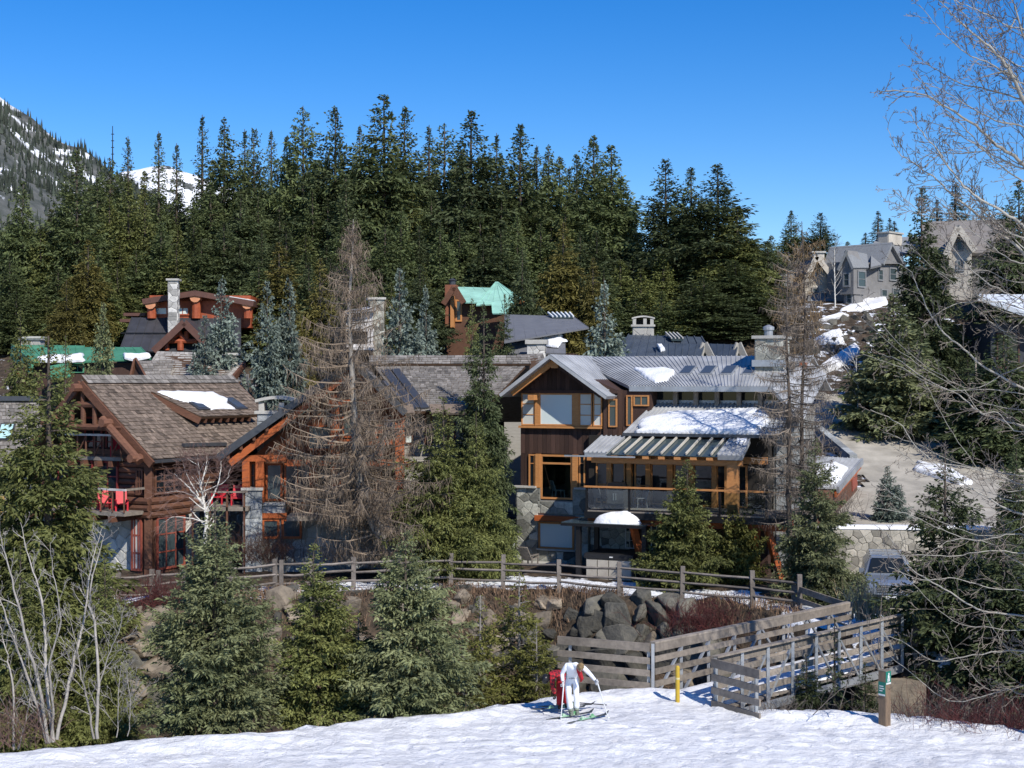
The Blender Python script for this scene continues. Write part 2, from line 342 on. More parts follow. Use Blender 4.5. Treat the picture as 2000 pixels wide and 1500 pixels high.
class Twigs:
    """bare wood: tubes for limbs, procedural side twigs; everything of one tree in two meshes (limbs + twigs)"""
    def __init__(s, seed): s.r = random.Random(seed); s.limb = MB(); s.tw = MB(); s.count = 0
    def path(s, pts, r0, r1, n=6, mb=None, tint=None):
        k = len(pts); (mb or s.limb).tube(pts, [r0 + (r1 - r0) * i / (k - 1) for i in range(k)], n, tint if tint is not None else s.r.uniform(.3, .8), cap=False)
    def smoothpath(s, pts, sub=4, jit=0.0):
        """Catmull-Rom resample"""
        p = [Vector(q) for q in pts]; p = [p[0] * 2 - p[1]] + p + [p[-1] * 2 - p[-2]]; out = []
        for i in range(1, len(p) - 2):
            for j in range(sub):
                t = j / sub
                q = .5 * ((2 * p[i]) + (p[i + 1] - p[i - 1]) * t + (2 * p[i - 1] - 5 * p[i] + 4 * p[i + 1] - p[i + 2]) * t * t + (3 * p[i] - p[i - 1] - 3 * p[i + 1] + p[i + 2]) * t ** 3)
                if jit: q += Vector((s.r.gauss(0, jit), s.r.gauss(0, jit), s.r.gauss(0, jit)))
                out.append(q)
        out.append(p[-2]); return out
    def grow(s, o, d, L, r, depth, bend=Vector((0, 0, .25)), spread=.7, kids=5, wig=.14, ratio=.55, minr=.0035, first=.25):
        """one branch and its children"""
        R = s.r; k = 5 if depth > 0 else 3
        pts = [o.copy()]; dd = d.normalized(); p = o.copy(); dirs = []
        for i in range(k):
            dd = (dd + bend * (.5 / k) + Vector((R.gauss(0, wig), R.gauss(0, wig), R.gauss(0, wig)))).normalized()
            p = p + dd * (L / k); pts.append(p.copy()); dirs.append(dd.copy())
        r1 = max(minr, r * .3)
        s.path(pts, r, r1, 5 if r > .03 else 3, s.limb if r > .02 else s.tw); s.count += 1
        if depth <= 0: return
        for c in range(kids):
            f = first + (1 - first) * (c + R.uniform(.1, .9)) / kids
            i = min(k - 1, int(f * k)); q = pts[i].lerp(pts[i + 1], f * k - i)
            a = dirs[i].orthogonal().normalized(); a.rotate(Matrix.Rotation(R.uniform(0, 6.283), 3, dirs[i]))
            nd = (dirs[i] + a * R.uniform(.6, 1.2) * spread).normalized()
            s.grow(q, nd, L * ratio * R.uniform(.6, 1.15) * (1.1 - .5 * f), max(minr, r * (1 - .6 * f) * .55), depth - 1, bend, spread, max(2, kids - 1), wig, ratio, minr, first)
    def along(s, pts, L, r, depth, n, bend=Vector((0, 0, .3)), spread=.9, kids=4, start=.1, ratio=.55, wig=.14, minr=.0035, fade=.5):
        """side branches along a limb"""
        R = s.r
        for c in range(n):
            f = start + (1 - start) * (c + R.random()) / n; x = f * (len(pts) - 1); i = min(len(pts) - 2, int(x))
            q = pts[i].lerp(pts[i + 1], x - i); d = (pts[i + 1] - pts[i]).normalized()
            a = d.orthogonal().normalized(); a.rotate(Matrix.Rotation(R.uniform(0, 6.283), 3, d))
            nd = (d * .8 + a * R.uniform(.6, 1.2) * spread).normalized()
            s.grow(q, nd, L * R.uniform(.5, 1.2) * (1 - fade * f), r * (1 - .5 * f), depth, bend, spread, kids, wig, ratio, minr)
    def build(s, parent, mlimb, mtwig, limb='trunk', twig='twigs'):
        s.limb.build(limb, mlimb, parent, smooth=True)
        if s.tw.v: s.tw.build(twig, mtwig, parent, kind='stuff')
def blades(name, pts, h, w, m, parent=None, lean=.5, curl=.3, seed=1, n=1, kind='stuff', label=None, cat=None):
    """thin grass / stem blades at given (N,3) points; 2 quads each"""
    r = np.random.default_rng(seed); pts = np.repeat(np.array(pts), n, 0); N = len(pts)
    pts = pts + np.concatenate([r.normal(0, .05, (N, 2)), np.zeros((N, 1))], 1)
    hh = h * r.uniform(.4, 1.2, N); a = r.uniform(0, 6.283, N); ln = lean * np.abs(r.normal(0, 1, N))
    d = np.stack([np.cos(a) * ln, np.sin(a) * ln, np.ones(N)], 1)
    m1 = pts + d * (hh * .5)[:, None]; d2 = d * np.array([1 + curl * 3, 1 + curl * 3, 1 - curl]); m2 = m1 + d2 * (hh * .5)[:, None]
    b = r.uniform(0, 6.283, N); wv = np.stack([np.cos(b), np.sin(b), np.zeros(N)], 1) * (w * r.uniform(.6, 1.3, N) / 2)[:, None]
    V = np.concatenate([np.stack([pts - wv, pts + wv, m1 + wv * .8, m1 - wv * .8], 1), np.stack([m1 - wv * .8, m1 + wv * .8, m2 + wv * .15, m2 - wv * .15], 1)], 0)
    t = r.uniform(0, 1, N); org = np.array(root_of(parent).location) if parent else np.zeros(3)
    o = link_mesh(name, quads_mesh(name, V - org, np.concatenate([t, t]), m), parent)
    if kind: o['kind'] = kind
    if label: o['label'] = label
    if cat: o['category'] = cat
    return o
# ------------------------------------------------------------------ ground
_e1 = np.array([[-80, 33], [-16, 33.6], [-12, 34.6], [-9, 36.1], [-6, 36.6], [-4, 37.7], [-1.5, 38.6], [0, 39.9], [2, 41.2], [4, 42.0], [5.2, 41.0], [6.2, 38.9], [7.5, 38.8], [10, 38.5], [13, 36.9], [80, 35]])
_e2 = np.array([[-80, 52], [-15, 52.5], [-10, 55], [-3, 57.2], [1, 57.8], [4, 56.0], [7, 55.0], [9.5, 52.5], [11, 48.8], [14, 46.0], [20, 44.5], [80, 44]])
def terrain_z(x, y):
    x = np.asarray(x, float); y = np.asarray(y, float)
    ye = np.interp(x, _e1[:, 0], _e1[:, 1]); yb = np.interp(x, _e2[:, 0], _e2[:, 1])
    zl = np.interp(y, [50, 72, 80, 95, 115, 150, 260], [.45, .5, 2.6, 8, 13.5, 16.5, 20])
    zr = np.interp(y, [40, 57, 62.2, 62.6, 68, 75, 85, 96, 108, 125, 260], [0, 0, .5, 2.1, 2.5, 3.7, 6.2, 9.3, 14.6, 17, 22])
    w = smooth((x - 11.5) / 3.5)
    zt = zl * (1 - w) + zr * w
    d1 = np.clip((y - ye) / 3.6, 0, 1); d2 = np.clip((yb - y) / 2.2, 0, 1)
    dep = 3.4 * smooth(d1) * smooth(d2)
    base = np.where(y < ye, 0, np.where(y > yb, zt, zt * np.clip((y - ye) / np.maximum(yb - ye, .1), 0, 1)))
    far = np.clip((y - 150) / 200, 0, 1)
    return base - dep - far * 0
def grid_mesh(name, xs, ys, zf, m, attrs=None):
    X, Y = np.meshgrid(xs, ys); Z = zf(X, Y); nx, ny = len(xs), len(ys)
    me = bpy.data.meshes.new(name); co = np.stack([X, Y, Z], -1).reshape(-1, 3)
    i = np.arange(nx * ny).reshape(ny, nx); q = np.stack([i[:-1, :-1], i[:-1, 1:], i[1:, 1:], i[1:, :-1]], -1).reshape(-1, 4)
    me.vertices.add(len(co)); me.vertices.foreach_set('co', co.astype(np.float32).ravel())
    me.loops.add(q.size); me.loops.foreach_set('vertex_index', q.astype(np.int32).ravel())
    me.polygons.add(len(q)); me.polygons.foreach_set('loop_start', np.arange(0, q.size, 4, dtype=np.int32))
    if attrs:
        for k, fn in attrs.items():
            a = me.attributes.new(k, 'FLOAT', 'POINT'); a.data.foreach_set('value', fn(X, Y).astype(np.float32).ravel())
    me.update(calc_edges=True); me.materials.append(m); me.shade_smooth()
    return me
def vnoise(x, y, s, seed=0.0):
    f = np.vectorize(lambda a, b: noise.noise(Vector((a * s + seed, b * s - seed, seed * .37))))
    return f(x, y)
def ground_material():
    m = bpy.data.materials.new('forest_floor_and_snow'); m.use_nodes = True; n = m.node_tree.nodes; l = m.node_tree.links
    b = n['Principled BSDF']; b.inputs['Roughness'].default_value = .9; b.inputs['Specular IOR Level'].default_value = .2
    tc = n.new('ShaderNodeTexCoord')
    def nz(sc, det=8):
        q = n.new('ShaderNodeTexNoise'); q.inputs['Scale'].default_value = sc; q.inputs['Detail'].default_value = det; q.inputs['Roughness'].default_value = .65
        l.new(tc.outputs['Object'], q.inputs['Vector']); return q.outputs['Fac']
    cr = n.new('ShaderNodeValToRGB'); e = cr.color_ramp.elements
    e[0].position = .3; e[0].color = (.022, .018, .014, 1); e[1].position = .72; e[1].color = (.15, .105, .07, 1)
    e2 = e.new(.5); e2.color = (.07, .052, .036, 1)
    l.new(nz(2.2), cr.inputs[0])
    at = n.new('ShaderNodeAttribute'); at.attribute_name = 'snow'
    ad = n.new('ShaderNodeMath'); ad.operation = 'ADD'
    sub = n.new('ShaderNodeMath'); sub.operation = 'MULTIPLY_ADD'; sub.inputs[1].default_value = 1.3; sub.inputs[2].default_value = -.65
    l.new(nz(1.1, 7), sub.inputs[0]); l.new(sub.outputs[0], ad.inputs[0]); l.new(at.outputs['Fac'], ad.inputs[1])
    mr = n.new('ShaderNodeMapRange'); mr.inputs['From Min'].default_value = .47; mr.inputs['From Max'].default_value = .53; l.new(ad.outputs[0], mr.inputs['Value'])
    mx = n.new('ShaderNodeMix'); mx.data_type = 'RGBA'; mx.inputs['B'].default_value = (.82, .84, .87, 1)
    l.new(mr.outputs[0], mx.inputs['Factor']); l.new(cr.outputs[0], mx.inputs['A']); l.new(mx.outputs['Result'], b.inputs['Base Color'])
    bp = n.new('ShaderNodeBump'); bp.inputs['Strength'].default_value = .8; bp.inputs['Distance'].default_value = .15
    hsum = n.new('ShaderNodeMath'); hsum.operation = 'ADD'; l.new(nz(5), hsum.inputs[0]); l.new(mr.outputs[0], hsum.inputs[1])
    l.new(hsum.outputs[0], bp.inputs['Height']); l.new(bp.outputs[0], b.inputs['Normal'])
    return m
def snow_amount(x, y):
    ye = np.interp(x, _e1[:, 0], _e1[:, 1]); yb = np.interp(x, _e2[:, 0], _e2[:, 1])
    s = np.zeros_like(x)
    s = np.where(y < ye + .6, 1.2, s)
    strip = np.exp(-((y - yb - 2.6) / 2.6) ** 2)                                   # snow behind the rail fence
    s = np.maximum(s, np.where((y > yb + .3), strip * np.where(x < -9, .52, .74), 0))
    s = np.maximum(s, np.where((x > 9.5) & (y > yb - .2) & (y < 54), .8, 0))      # landing of the bridge
    s = np.maximum(s, np.where((x < -6) & (y > ye) & (y < ye + 3.0), .5, 0))
    s = np.maximum(s, np.where((x > 20) & (x < 33) & (y > 91) & (y < 110), .42, 0)) # hillside below the stucco houses
    s = np.maximum(s, np.where((y > 74) & (x < 12), .34, 0))
    s = np.maximum(s, np.where((x > 17) & (y > 62) & (y < 90), .40, 0))
    return s
xs = np.concatenate([np.arange(-4000, -400, 400.), np.arange(-400, -40, 12.), np.arange(-40, 45, .55), np.arange(45, 420, 12.), np.arange(420, 4100, 400.)])
ys = np.concatenate([np.arange(-120, 28, 8.), np.arange(28, 120, .55), np.arange(120, 520, 14.), np.arange(520, 3900, 300.)])
def zt(X, Y):
    z = terrain_z(X, Y); ye = np.interp(X, _e1[:, 0], _e1[:, 1])
    inner = (np.abs(X) < 41) & (Y > 28) & (Y < 121)
    n_ = np.zeros_like(z); n_[inner] = vnoise(X[inner], Y[inner], .55, 3.1) * .22 + vnoise(X[inner], Y[inner], 1.6, 8.2) * .10
    under = np.where((Y < ye + .3) & (Y > 28), -.35, 0)                           # stays below the fine snow sheet
    flat = ((X > 13.5) & (Y > 45)) | ((X > -2) & (X < 16) & (Y > 60) & (Y < 75))
    return z + np.where(Y > ye + .3, n_ * np.where(flat, .25, 1), 0) + under
g = link_mesh('ground', grid_mesh('ground', xs, ys, zt, ground_material(), {'snow': snow_amount})); g['kind'] = 'structure'
# fine foreground snow sheet
def snow_z(X, Y):
    ye = np.interp(X, _e1[:, 0], _e1[:, 1]); lip = np.clip((Y - ye + .5) / 1.3, 0, 1)
    z = vnoise(X, Y, .35, 1.3) * .10 + vnoise(X, Y, 1.4, 4.4) * .035 + vnoise(X, Y * 1.2, 2.6, 9.0) * .045 - np.clip(vnoise(X, Y * 1.1, 4.5, 5.0) - .22, 0, 1) * .16 + vnoise(X, Y, 9, 2.0) * .008
    ru = .018 * np.sin((Y * 1.0 + X * .16) * 9) * np.clip(vnoise(X, Y, .5, 7.7) + .35, 0, 1)             # ski ruts across the slope
    berm = .16 * np.exp(-((Y - ye + .7) / .5) ** 2) * (.6 + vnoise(X, Y, .8, 6.1))
    for a, b, c in ((1.05, 36.2, .10), (.95, 36.9, .10), (.55, 35.2, .16), (.62, 35.9, .16), (-.2, 37.2, -.05), (.1, 34.6, .06)):   # ski tracks
        ln = b + c * X + .25 * np.sin(X * .35 + a * 5); z = z - .035 * np.exp(-((Y - ln) / .07) ** 2) + .018 * np.exp(-((Y - ln - .13) / .06) ** 2)
    drop = np.clip((Y - ye) / 1.1, 0, 1)
    return z + ru + berm - smooth(drop) * 1.1 - np.maximum(0, Y - ye - .9) * 1.3
def snow_material():
    m = bpy.data.materials.new('ski_run_snow'); m.use_nodes = True; n = m.node_tree.nodes; l = m.node_tree.links
    b = n['Principled BSDF']; b.inputs['Roughness'].default_value = .5; b.inputs['Specular IOR Level'].default_value = .3
    tc = n.new('ShaderNodeTexCoord'); mp = n.new('ShaderNodeMapping'); mp.inputs['Scale'].default_value = (.85, 1.15, 1); mp.inputs['Rotation'].default_value = (0, 0, .5)
    l.new(tc.outputs['Object'], mp.inputs['Vector'])
    n1 = n.new('ShaderNodeTexNoise'); n1.inputs['Scale'].default_value = 1.3; n1.inputs['Detail'].default_value = 7; l.new(mp.outputs[0], n1.inputs['Vector'])
    cr = n.new('ShaderNodeValToRGB'); e = cr.color_ramp.elements; e[0].position = .35; e[0].color = (.70, .70, .705, 1); e[1].position = .62; e[1].color = (.86, .862, .868, 1)
    l.new(n1.outputs['Fac'], cr.inputs[0])
    n3 = n.new('ShaderNodeTexNoise'); n3.inputs['Scale'].default_value = 60; n3.inputs['Detail'].default_value = 2; l.new(tc.outputs['Object'], n3.inputs['Vector'])
    mr = n.new('ShaderNodeMapRange'); mr.inputs['From Min'].default_value = .66; mr.inputs['From Max'].default_value = .72; l.new(n3.outputs['Fac'], mr.inputs['Value'])
    mx = n.new('ShaderNodeMix'); mx.data_type = 'RGBA'; mx.inputs['B'].default_value = (.34, .30, .25, 1)
    l.new(mr.outputs[0], mx.inputs['Factor']); l.new(cr.outputs[0], mx.inputs['A']); l.new(mx.outputs['Result'], b.inputs['Base Color'])
    n2 = n.new('ShaderNodeTexNoise'); n2.inputs['Scale'].default_value = 3.2; n2.inputs['Detail'].default_value = 9; n2.inputs['Roughness'].default_value = .68; l.new(mp.outputs[0], n2.inputs['Vector'])
    bp = n.new('ShaderNodeBump'); bp.inputs['Strength'].default_value = .9; bp.inputs['Distance'].default_value = .14; l.new(n2.outputs['Fac'], bp.inputs['Height']); l.new(bp.outputs[0], b.inputs['Normal'])
    return m
s_ = link_mesh('snow_slope', grid_mesh('snow_slope', np.arange(-19, 19.01, .11), np.arange(28.6, 43.6, .11), snow_z, snow_material())); s_['kind'] = 'structure'
# driveway: sheets that follow the ground
def road_sheet(name, xs, ys, mask_poly, lift, m):
    poly = np.array(mask_poly)
    def inside(x, y):
        c = False; j = len(poly) - 1
        for i in range(len(poly)):
            if (poly[i][1] > y) != (poly[j][1] > y) and x < (poly[j][0] - poly[i][0]) * (y - poly[i][1]) / (poly[j][1] - poly[i][1]) + poly[i][0]: c = not c
            j = i
        return c
    mb = MB(); idx = {}
    st = .5
    for x in np.arange(xs[0], xs[1], st):
        for y in np.arange(ys[0], ys[1], st):
            if inside(x + st / 2, y + st / 2):
                q = []
                for a, b in ((x, y), (x + st, y), (x + st, y + st), (x, y + st)):
                    k = (round(a, 2), round(b, 2))
                    if k not in idx: idx[k] = len(mb.v); mb.v.append(Vector((a, b, float(terrain_z(a, b)) + lift + .015 * noise.noise(Vector((a * .4, b * .4, 0))))))
                    q.append(idx[k])
                mb.f.append(q); mb.t.append(.5)
    return mb.build(name, m, kind='structure', smooth=True)
road_sheet('driveway', (14, 40), (62, 92), [(15.6, 63.5), (20, 62.8), (38, 63.5), (38, 73), (31, 76), (26.5, 80), (24, 90), (19.5, 91.5), (17.2, 86), (17.8, 80), (18.4, 74), (15.6, 70)], .13, M_road)
road_sheet('parking_pad', (13, 40), (46, 62), [(14.8, 52.0), (24, 50.5), (38, 50), (38, 61.8), (14.6, 61.8)], .13, M_road)
# far mountains
def mountain_material():
    m = bpy.data.materials.new('mountain_forest_and_snow'); m.use_nodes = True; n = m.node_tree.nodes; l = m.node_tree.links
    b = n['Principled BSDF']; b.inputs['Roughness'].default_value = .95; b.inputs['Specular IOR Level'].default_value = .1
    tc = n.new('ShaderNodeTexCoord'); mp = n.new('ShaderNodeMapping'); mp.inputs['Scale'].default_value = (1, 1, .8); l.new(tc.outputs['Object'], mp.inputs['Vector'])
    def nz(sc, det=8, r=.6):
        q = n.new('ShaderNodeTexNoise'); q.inputs['Scale'].default_value = sc; q.inputs['Detail'].default_value = det; q.inputs['Roughness'].default_value = r; l.new(mp.outputs[0], q.inputs['Vector']); return q.outputs['Fac']
    at = n.new('ShaderNodeAttribute'); at.attribute_name = 'snow'
    ma = n.new('ShaderNodeMath'); ma.operation = 'ADD'; l.new(nz(.022), ma.inputs[0]); l.new(at.outputs['Fac'], ma.inputs[1])
    mr = n.new('ShaderNodeMapRange'); mr.inputs['From Min'].default_value = .58; mr.inputs['From Max'].default_value = .63; l.new(ma.outputs[0], mr.inputs['Value'])
    cr = n.new('ShaderNodeValToRGB'); e = cr.color_ramp.elements; e[0].position = .35; e[0].color = (.05, .06, .055, 1); e[1].position = .65; e[1].color = (.16, .16, .155, 1)
    l.new(nz(.03), cr.inputs[0])
    mx = n.new('ShaderNodeMix'); mx.data_type = 'RGBA'; mx.inputs['B'].default_value = (.80, .82, .86, 1)
    l.new(mr.outputs[0], mx.inputs['Factor']); l.new(cr.outputs[0], mx.inputs['A']); l.new(mx.outputs['Result'], b.inputs['Base Color'])
    bp = n.new('ShaderNodeBump'); bp.inputs['Strength'].default_value = .8; bp.inputs['Distance'].default_value = 12; l.new(nz(.02), bp.inputs['Height']); l.new(bp.outputs[0], b.inputs['Normal'])
    return m
MM = mountain_material()
YM = 1700.0
def ridge_z(x):                                                                   # skyline of the wooded mountain, metres
    px = np.array([-1500, -700, -300, -60, 0, 40, 100, 160, 230, 330, 500, 900]); py = np.array([-250, -120, 40, 150, 185, 225, 272, 302, 345, 400, 480, 640])
    return CZ - (np.interp(x / YM * F + 1000, px, py) - YH) / F * YM
def mz(X, Y):
    t = np.clip((Y - 1000) / (YM - 1000), 0, 1); back = np.clip((Y - YM) / 600, 0, 1)
    sk = ridge_z(X * YM / np.maximum(Y, 600)); z = -20 + (sk + 20) * (t ** 1.05) * (1 - back)
    return z + (vnoise(X, Y, .012, 2.2) * 16 + vnoise(X, Y, .035, 5.2) * 6) * np.clip(t * 3, 0, 1)
mo = link_mesh('mountain', grid_mesh('mountain', np.arange(-1800, 200, 14.), np.arange(980, 2300, 16.), mz, MM, {'snow': lambda X, Y: .02 + .00022 * (mz(X, Y) - 150)})); mo['kind'] = 'structure'
def far_trees():
    r = random.Random(5); mb = MB()
    for _ in range(5200):
        Y = r.uniform(1050, YM + 25); px = r.uniform(-120, 340); x = (px - 1000) / F * Y
        if noise.noise(Vector((x * .012, Y * .012, 1))) < -.12 and r.random() < .75: continue
        z = float(mz(np.array([x]), np.array([Y]))[0]); h = r.uniform(7, 15); w = h * .17; t = r.uniform(.1, .9); c = Vector((x, Y, z - 1))
        for k, (a, b, ww) in enumerate(((0, .6, 1), (.35, 1.05, .6))):
            q = r.uniform(0, 2)
            vs_ = [c + Vector((math.cos(q + i * 2.094) * w * ww, math.sin(q + i * 2.094) * w * ww, h * a)) for i in range(3)] + [c + Vector((0, 0, h * b))]
            mb.mesh(vs_, [(0, 1, 3), (1, 2, 3), (2, 0, 3)], t)
    o = mb.build('mountain_forest', mat('far_needles', (.05, .06, .045), (.03, .04, .03), scale=.02, rough=.9, tint=.6), kind='stuff')
    o['label'] = 'sparse forest scattered over the snowy mountain slope'
far_trees()
def pk(X, Y):
    px = X / 5200 * F + 1000
    sk = CZ - (np.interp(px, [-200, 180, 240, 275, 330, 365, 420, 520, 700], [420, 375, 340, 334, 322, 332, 362, 396, 470]) - YH) / F * 5200
    t = np.clip((Y - 4000) / 1200, 0, 1); b = np.clip((Y - 5200) / 1200, 0, 1)
    return (sk * t * (1 - b)) + vnoise(X, Y, .004, 3.3) * 45 * t + vnoise(X, Y, .012, 1.3) * 15 * t
p_ = link_mesh('snow_peak', grid_mesh('snow_peak', np.arange(-2600, -300, 34.), np.arange(3900, 6400, 40.), pk, MM, {'snow': lambda X, Y: np.full_like(X, .155)})); p_['kind'] = 'structure'
# ------------------------------------------------------------------ building helpers
def on_plane(px, py, p0, n):
    """point where the sight line through a photo pixel meets the plane (p0, n): used to measure roofs"""
    c = Vector((0, 0, CZ)); d = Vector(((px - 1000) / F, 1, -(py - YH) / F))
    return c + d * ((p0 - c).dot(n) / d.dot(n))
def shakes(name, A, B, C, D, m, parent, course=.22, w=.17, th=.035, seed=1, under=.12):
    """wooden shakes on the quad A(ridge left) B(ridge right) C(eave right) D(eave left), plus a deck below"""
    r = random.Random(seed); A, B, C, D = map(Vector, (A, B, C, D)); n = (B - A).cross(D - A).normalized()
    if n.z < 0: n = -n
    dk = MB(); dk.slab([A, B, C, D], under, raw=True)
    deck = dk.build('roof_deck', M_soffit, parent)
    mb = MB(); k = max(2, int(((D - A).length + (C - B).length) / 2 / course))
    for i in range(k):
        s0, s1 = i / k, min(1.0, (i + 1.15) / k)
        a0, b0 = A.lerp(D, s0), B.lerp(C, s0); a1, b1 = A.lerp(D, s1), B.lerp(C, s1)
        L = (b1 - a1).length; x = -r.uniform(0, w)
        while x < L:
            ww = w * r.uniform(.55, 1.45); f0 = max(0, x / L); f1 = min(1, (x + ww * .94) / L); x += ww
            if f1 <= f0: continue
            e = r.uniform(-.05, .08); t = th * r.uniform(.6, 1.5)
            top0, top1 = a0.lerp(b0, f0) + n * .004, a0.lerp(b0, f1) + n * .004
            lo0, lo1 = a1.lerp(b1, f0), a1.lerp(b1, f1)
            dv = (lo0 - top0) * e * .5; lo0, lo1 = lo0 + dv, lo1 + dv
            q0, q1 = lo0 + n * t, lo1 + n * t; ti = min(1, max(0, r.gauss(.5, .22)))
            mb.mesh([top0, top1, q1, q0, lo1 - n * .002, lo0 - n * .002], [(0, 1, 2, 3), (3, 2, 4, 5)], ti)
    return mb.build(name, m, parent, kind='stuff')
def ribbed(A, B, C, D, m, parent, pitch=.3, rib=.035, th=.09, name='roof_panel', ribs=True):
    """standing seam metal roof plane (quad as above)"""
    A, B, C, D = map(Vector, (A, B, C, D)); n = (B - A).cross(D - A).normalized()
    if n.z < 0: n = -n
    mb = MB(); mb.slab([A, B, C, D], th, raw=True); o = mb.build(name, m, parent)
    if ribs:
        rb = MB(); k = max(2, int(max((B - A).length, (C - D).length) / pitch))
        for i in range(k + 1):
            f = i / k; p, q = A.lerp(B, f), D.lerp(C, f)
            rb.beam(p + n * rib * .5, q + n * rib * .5, rib, rib, tint=.5, up=n, raw=True)
        rb.build('roof_rib', m, parent, kind='stuff')
    return o
def clip_poly(poly, a, b, c):
    out = []
    for i in range(len(poly)):
        p, q = poly[i], poly[(i + 1) % len(poly)]; dp = a * p[0] + b * p[1] - c; dq = a * q[0] + b * q[1] - c
        if dp <= 0: out.append(p)
        if dp * dq < 0:
            t = dp / (dp - dq); out.append((p[0] + (q[0] - p[0]) * t, p[1] + (q[1] - p[1]) * t))
    return out
def voronoi(u0, u1, z0, z1, size, seed, aspect=1.35):
    r = random.Random(seed); pts = []; rows = max(1, int((z1 - z0) / size * 1.15)); cols = max(1, int((u1 - u0) / (size * aspect)))
    for j in range(rows):
        for i in range(cols):
            pts.append((u0 + (i + .5 + .5 * (j % 2) + r.uniform(-.38, .38)) / (cols + .5) * (u1 - u0), z0 + (j + .5 + r.uniform(-.36, .36)) / rows * (z1 - z0)))
    cells = []
    for p in pts:
        poly = [(u0, z0), (u1, z0), (u1, z1), (u0, z1)]
        for q in pts:
            if q is p: continue
            if abs(q[0] - p[0]) > 3 * size * aspect or abs(q[1] - p[1]) > 3 * size: continue
            a, b = q[0] - p[0], q[1] - p[1]; poly = clip_poly(poly, a, b, a * (p[0] + q[0]) / 2 + b * (p[1] + q[1]) / 2)
            if len(poly) < 3: break
        if len(poly) >= 3: cells.append(poly)
    return cells
def stones(fr, parent, u0, u1, z0, z1, v, size, m, seed=1, proud=.05, axis='u', joined=False, gap=.008, back=True, sgn=-1):
    """stone facing on the plane v = const (axis 'u') or u = const (axis 'v'): each stone an object of its own"""
    r = random.Random(seed); J = MB(fr); cnt = 0
    for poly in voronoi(u0, u1, z0, z1, size, seed):
        cx = sum(p[0] for p in poly) / len(poly); cz = sum(p[1] for p in poly) / len(poly)
        rr = max(math.hypot(p[0] - cx, p[1] - cz) for p in poly)
        s1 = max(.3, 1 - gap / rr * 1.4); s2 = s1 * r.uniform(.74, .88); pr = proud * r.uniform(.3, 1.3); k = len(poly)
        def q(p, s, off):
            a, b = cx + (p[0] - cx) * s, cz + (p[1] - cz) * s
            return (a, v + sgn * off, b) if axis == 'u' else (v + sgn * off, a, b)
        vs = [q(p, s1, -.0) for p in poly] + [q(p, s1, pr * .6) for p in poly] + [q(p, s2, pr) for p in poly]
        fs = [(i, (i + 1) % k, k + (i + 1) % k, k + i) for i in range(k)] + [(k + i, k + (i + 1) % k, 2 * k + (i + 1) % k, 2 * k + i) for i in range(k)] + [tuple(range(2 * k, 3 * k))]
        t = min(1, max(0, r.gauss(.5, .25)))
        if joined: J.mesh(vs, fs, t, raw=False)
        else:
            mb = MB(fr); mb.mesh(vs, fs, t, raw=False); mb.build('stone', m, parent)
    if joined: J.build('stone_facing', m, parent, kind='stuff')
def window(fr, parent, u0, u1, z0, z1, v, mf, pane=None, nx=1, nz=1, fw=.07, depth=.06, bar=.04, name='window', sub=True, out=-1, zsplit=None):
    """frame with bars proud of the wall plane v and recessed panes behind (out=-1: faces the camera side)"""
    o = MB(fr); a, b = sorted((v + out * depth, v + .02 * -out))
    o.box(u0, u0 + fw, a, b, z0, z1, .5); o.box(u1 - fw, u1, a, b, z0, z1, .55); o.box(u0 + fw, u1 - fw, a, b, z0, z0 + fw, .6); o.box(u0 + fw, u1 - fw, a, b, z1 - fw, z1, .45)
    a2, b2 = sorted((v + out * depth * .8, v + .015 * -out))
    for i in range(1, nx): c = u0 + (u1 - u0) * i / nx; o.box(c - bar / 2, c + bar / 2, a2, b2, z0 + fw, z1 - fw, .5)
    for zz in (zsplit if zsplit else [z0 + (z1 - z0) * i / nz for i in range(1, nz)]):
        a3, b3 = sorted((v + out * depth * .75, v + .012 * -out))
        for i in range(nx):
            p, q = u0 + (u1 - u0) * i / nx + bar / 2, u0 + (u1 - u0) * (i + 1) / nx - bar / 2
            if i == 0: p = u0 + fw
            if i == nx - 1: q = u1 - fw
            o.box(p, q, a3, b3, zz - bar / 2, zz + bar / 2, .5)
    w = o.build(name, mf, parent)
    if pane is not None:
        p = MB(fr); a4, b4 = sorted((v + out * depth * .3, v + out * .004)); p.box(u0 + fw, u1 - fw, a4, b4, z0 + fw, z1 - fw); p.build('pane', pane, w)
    return w
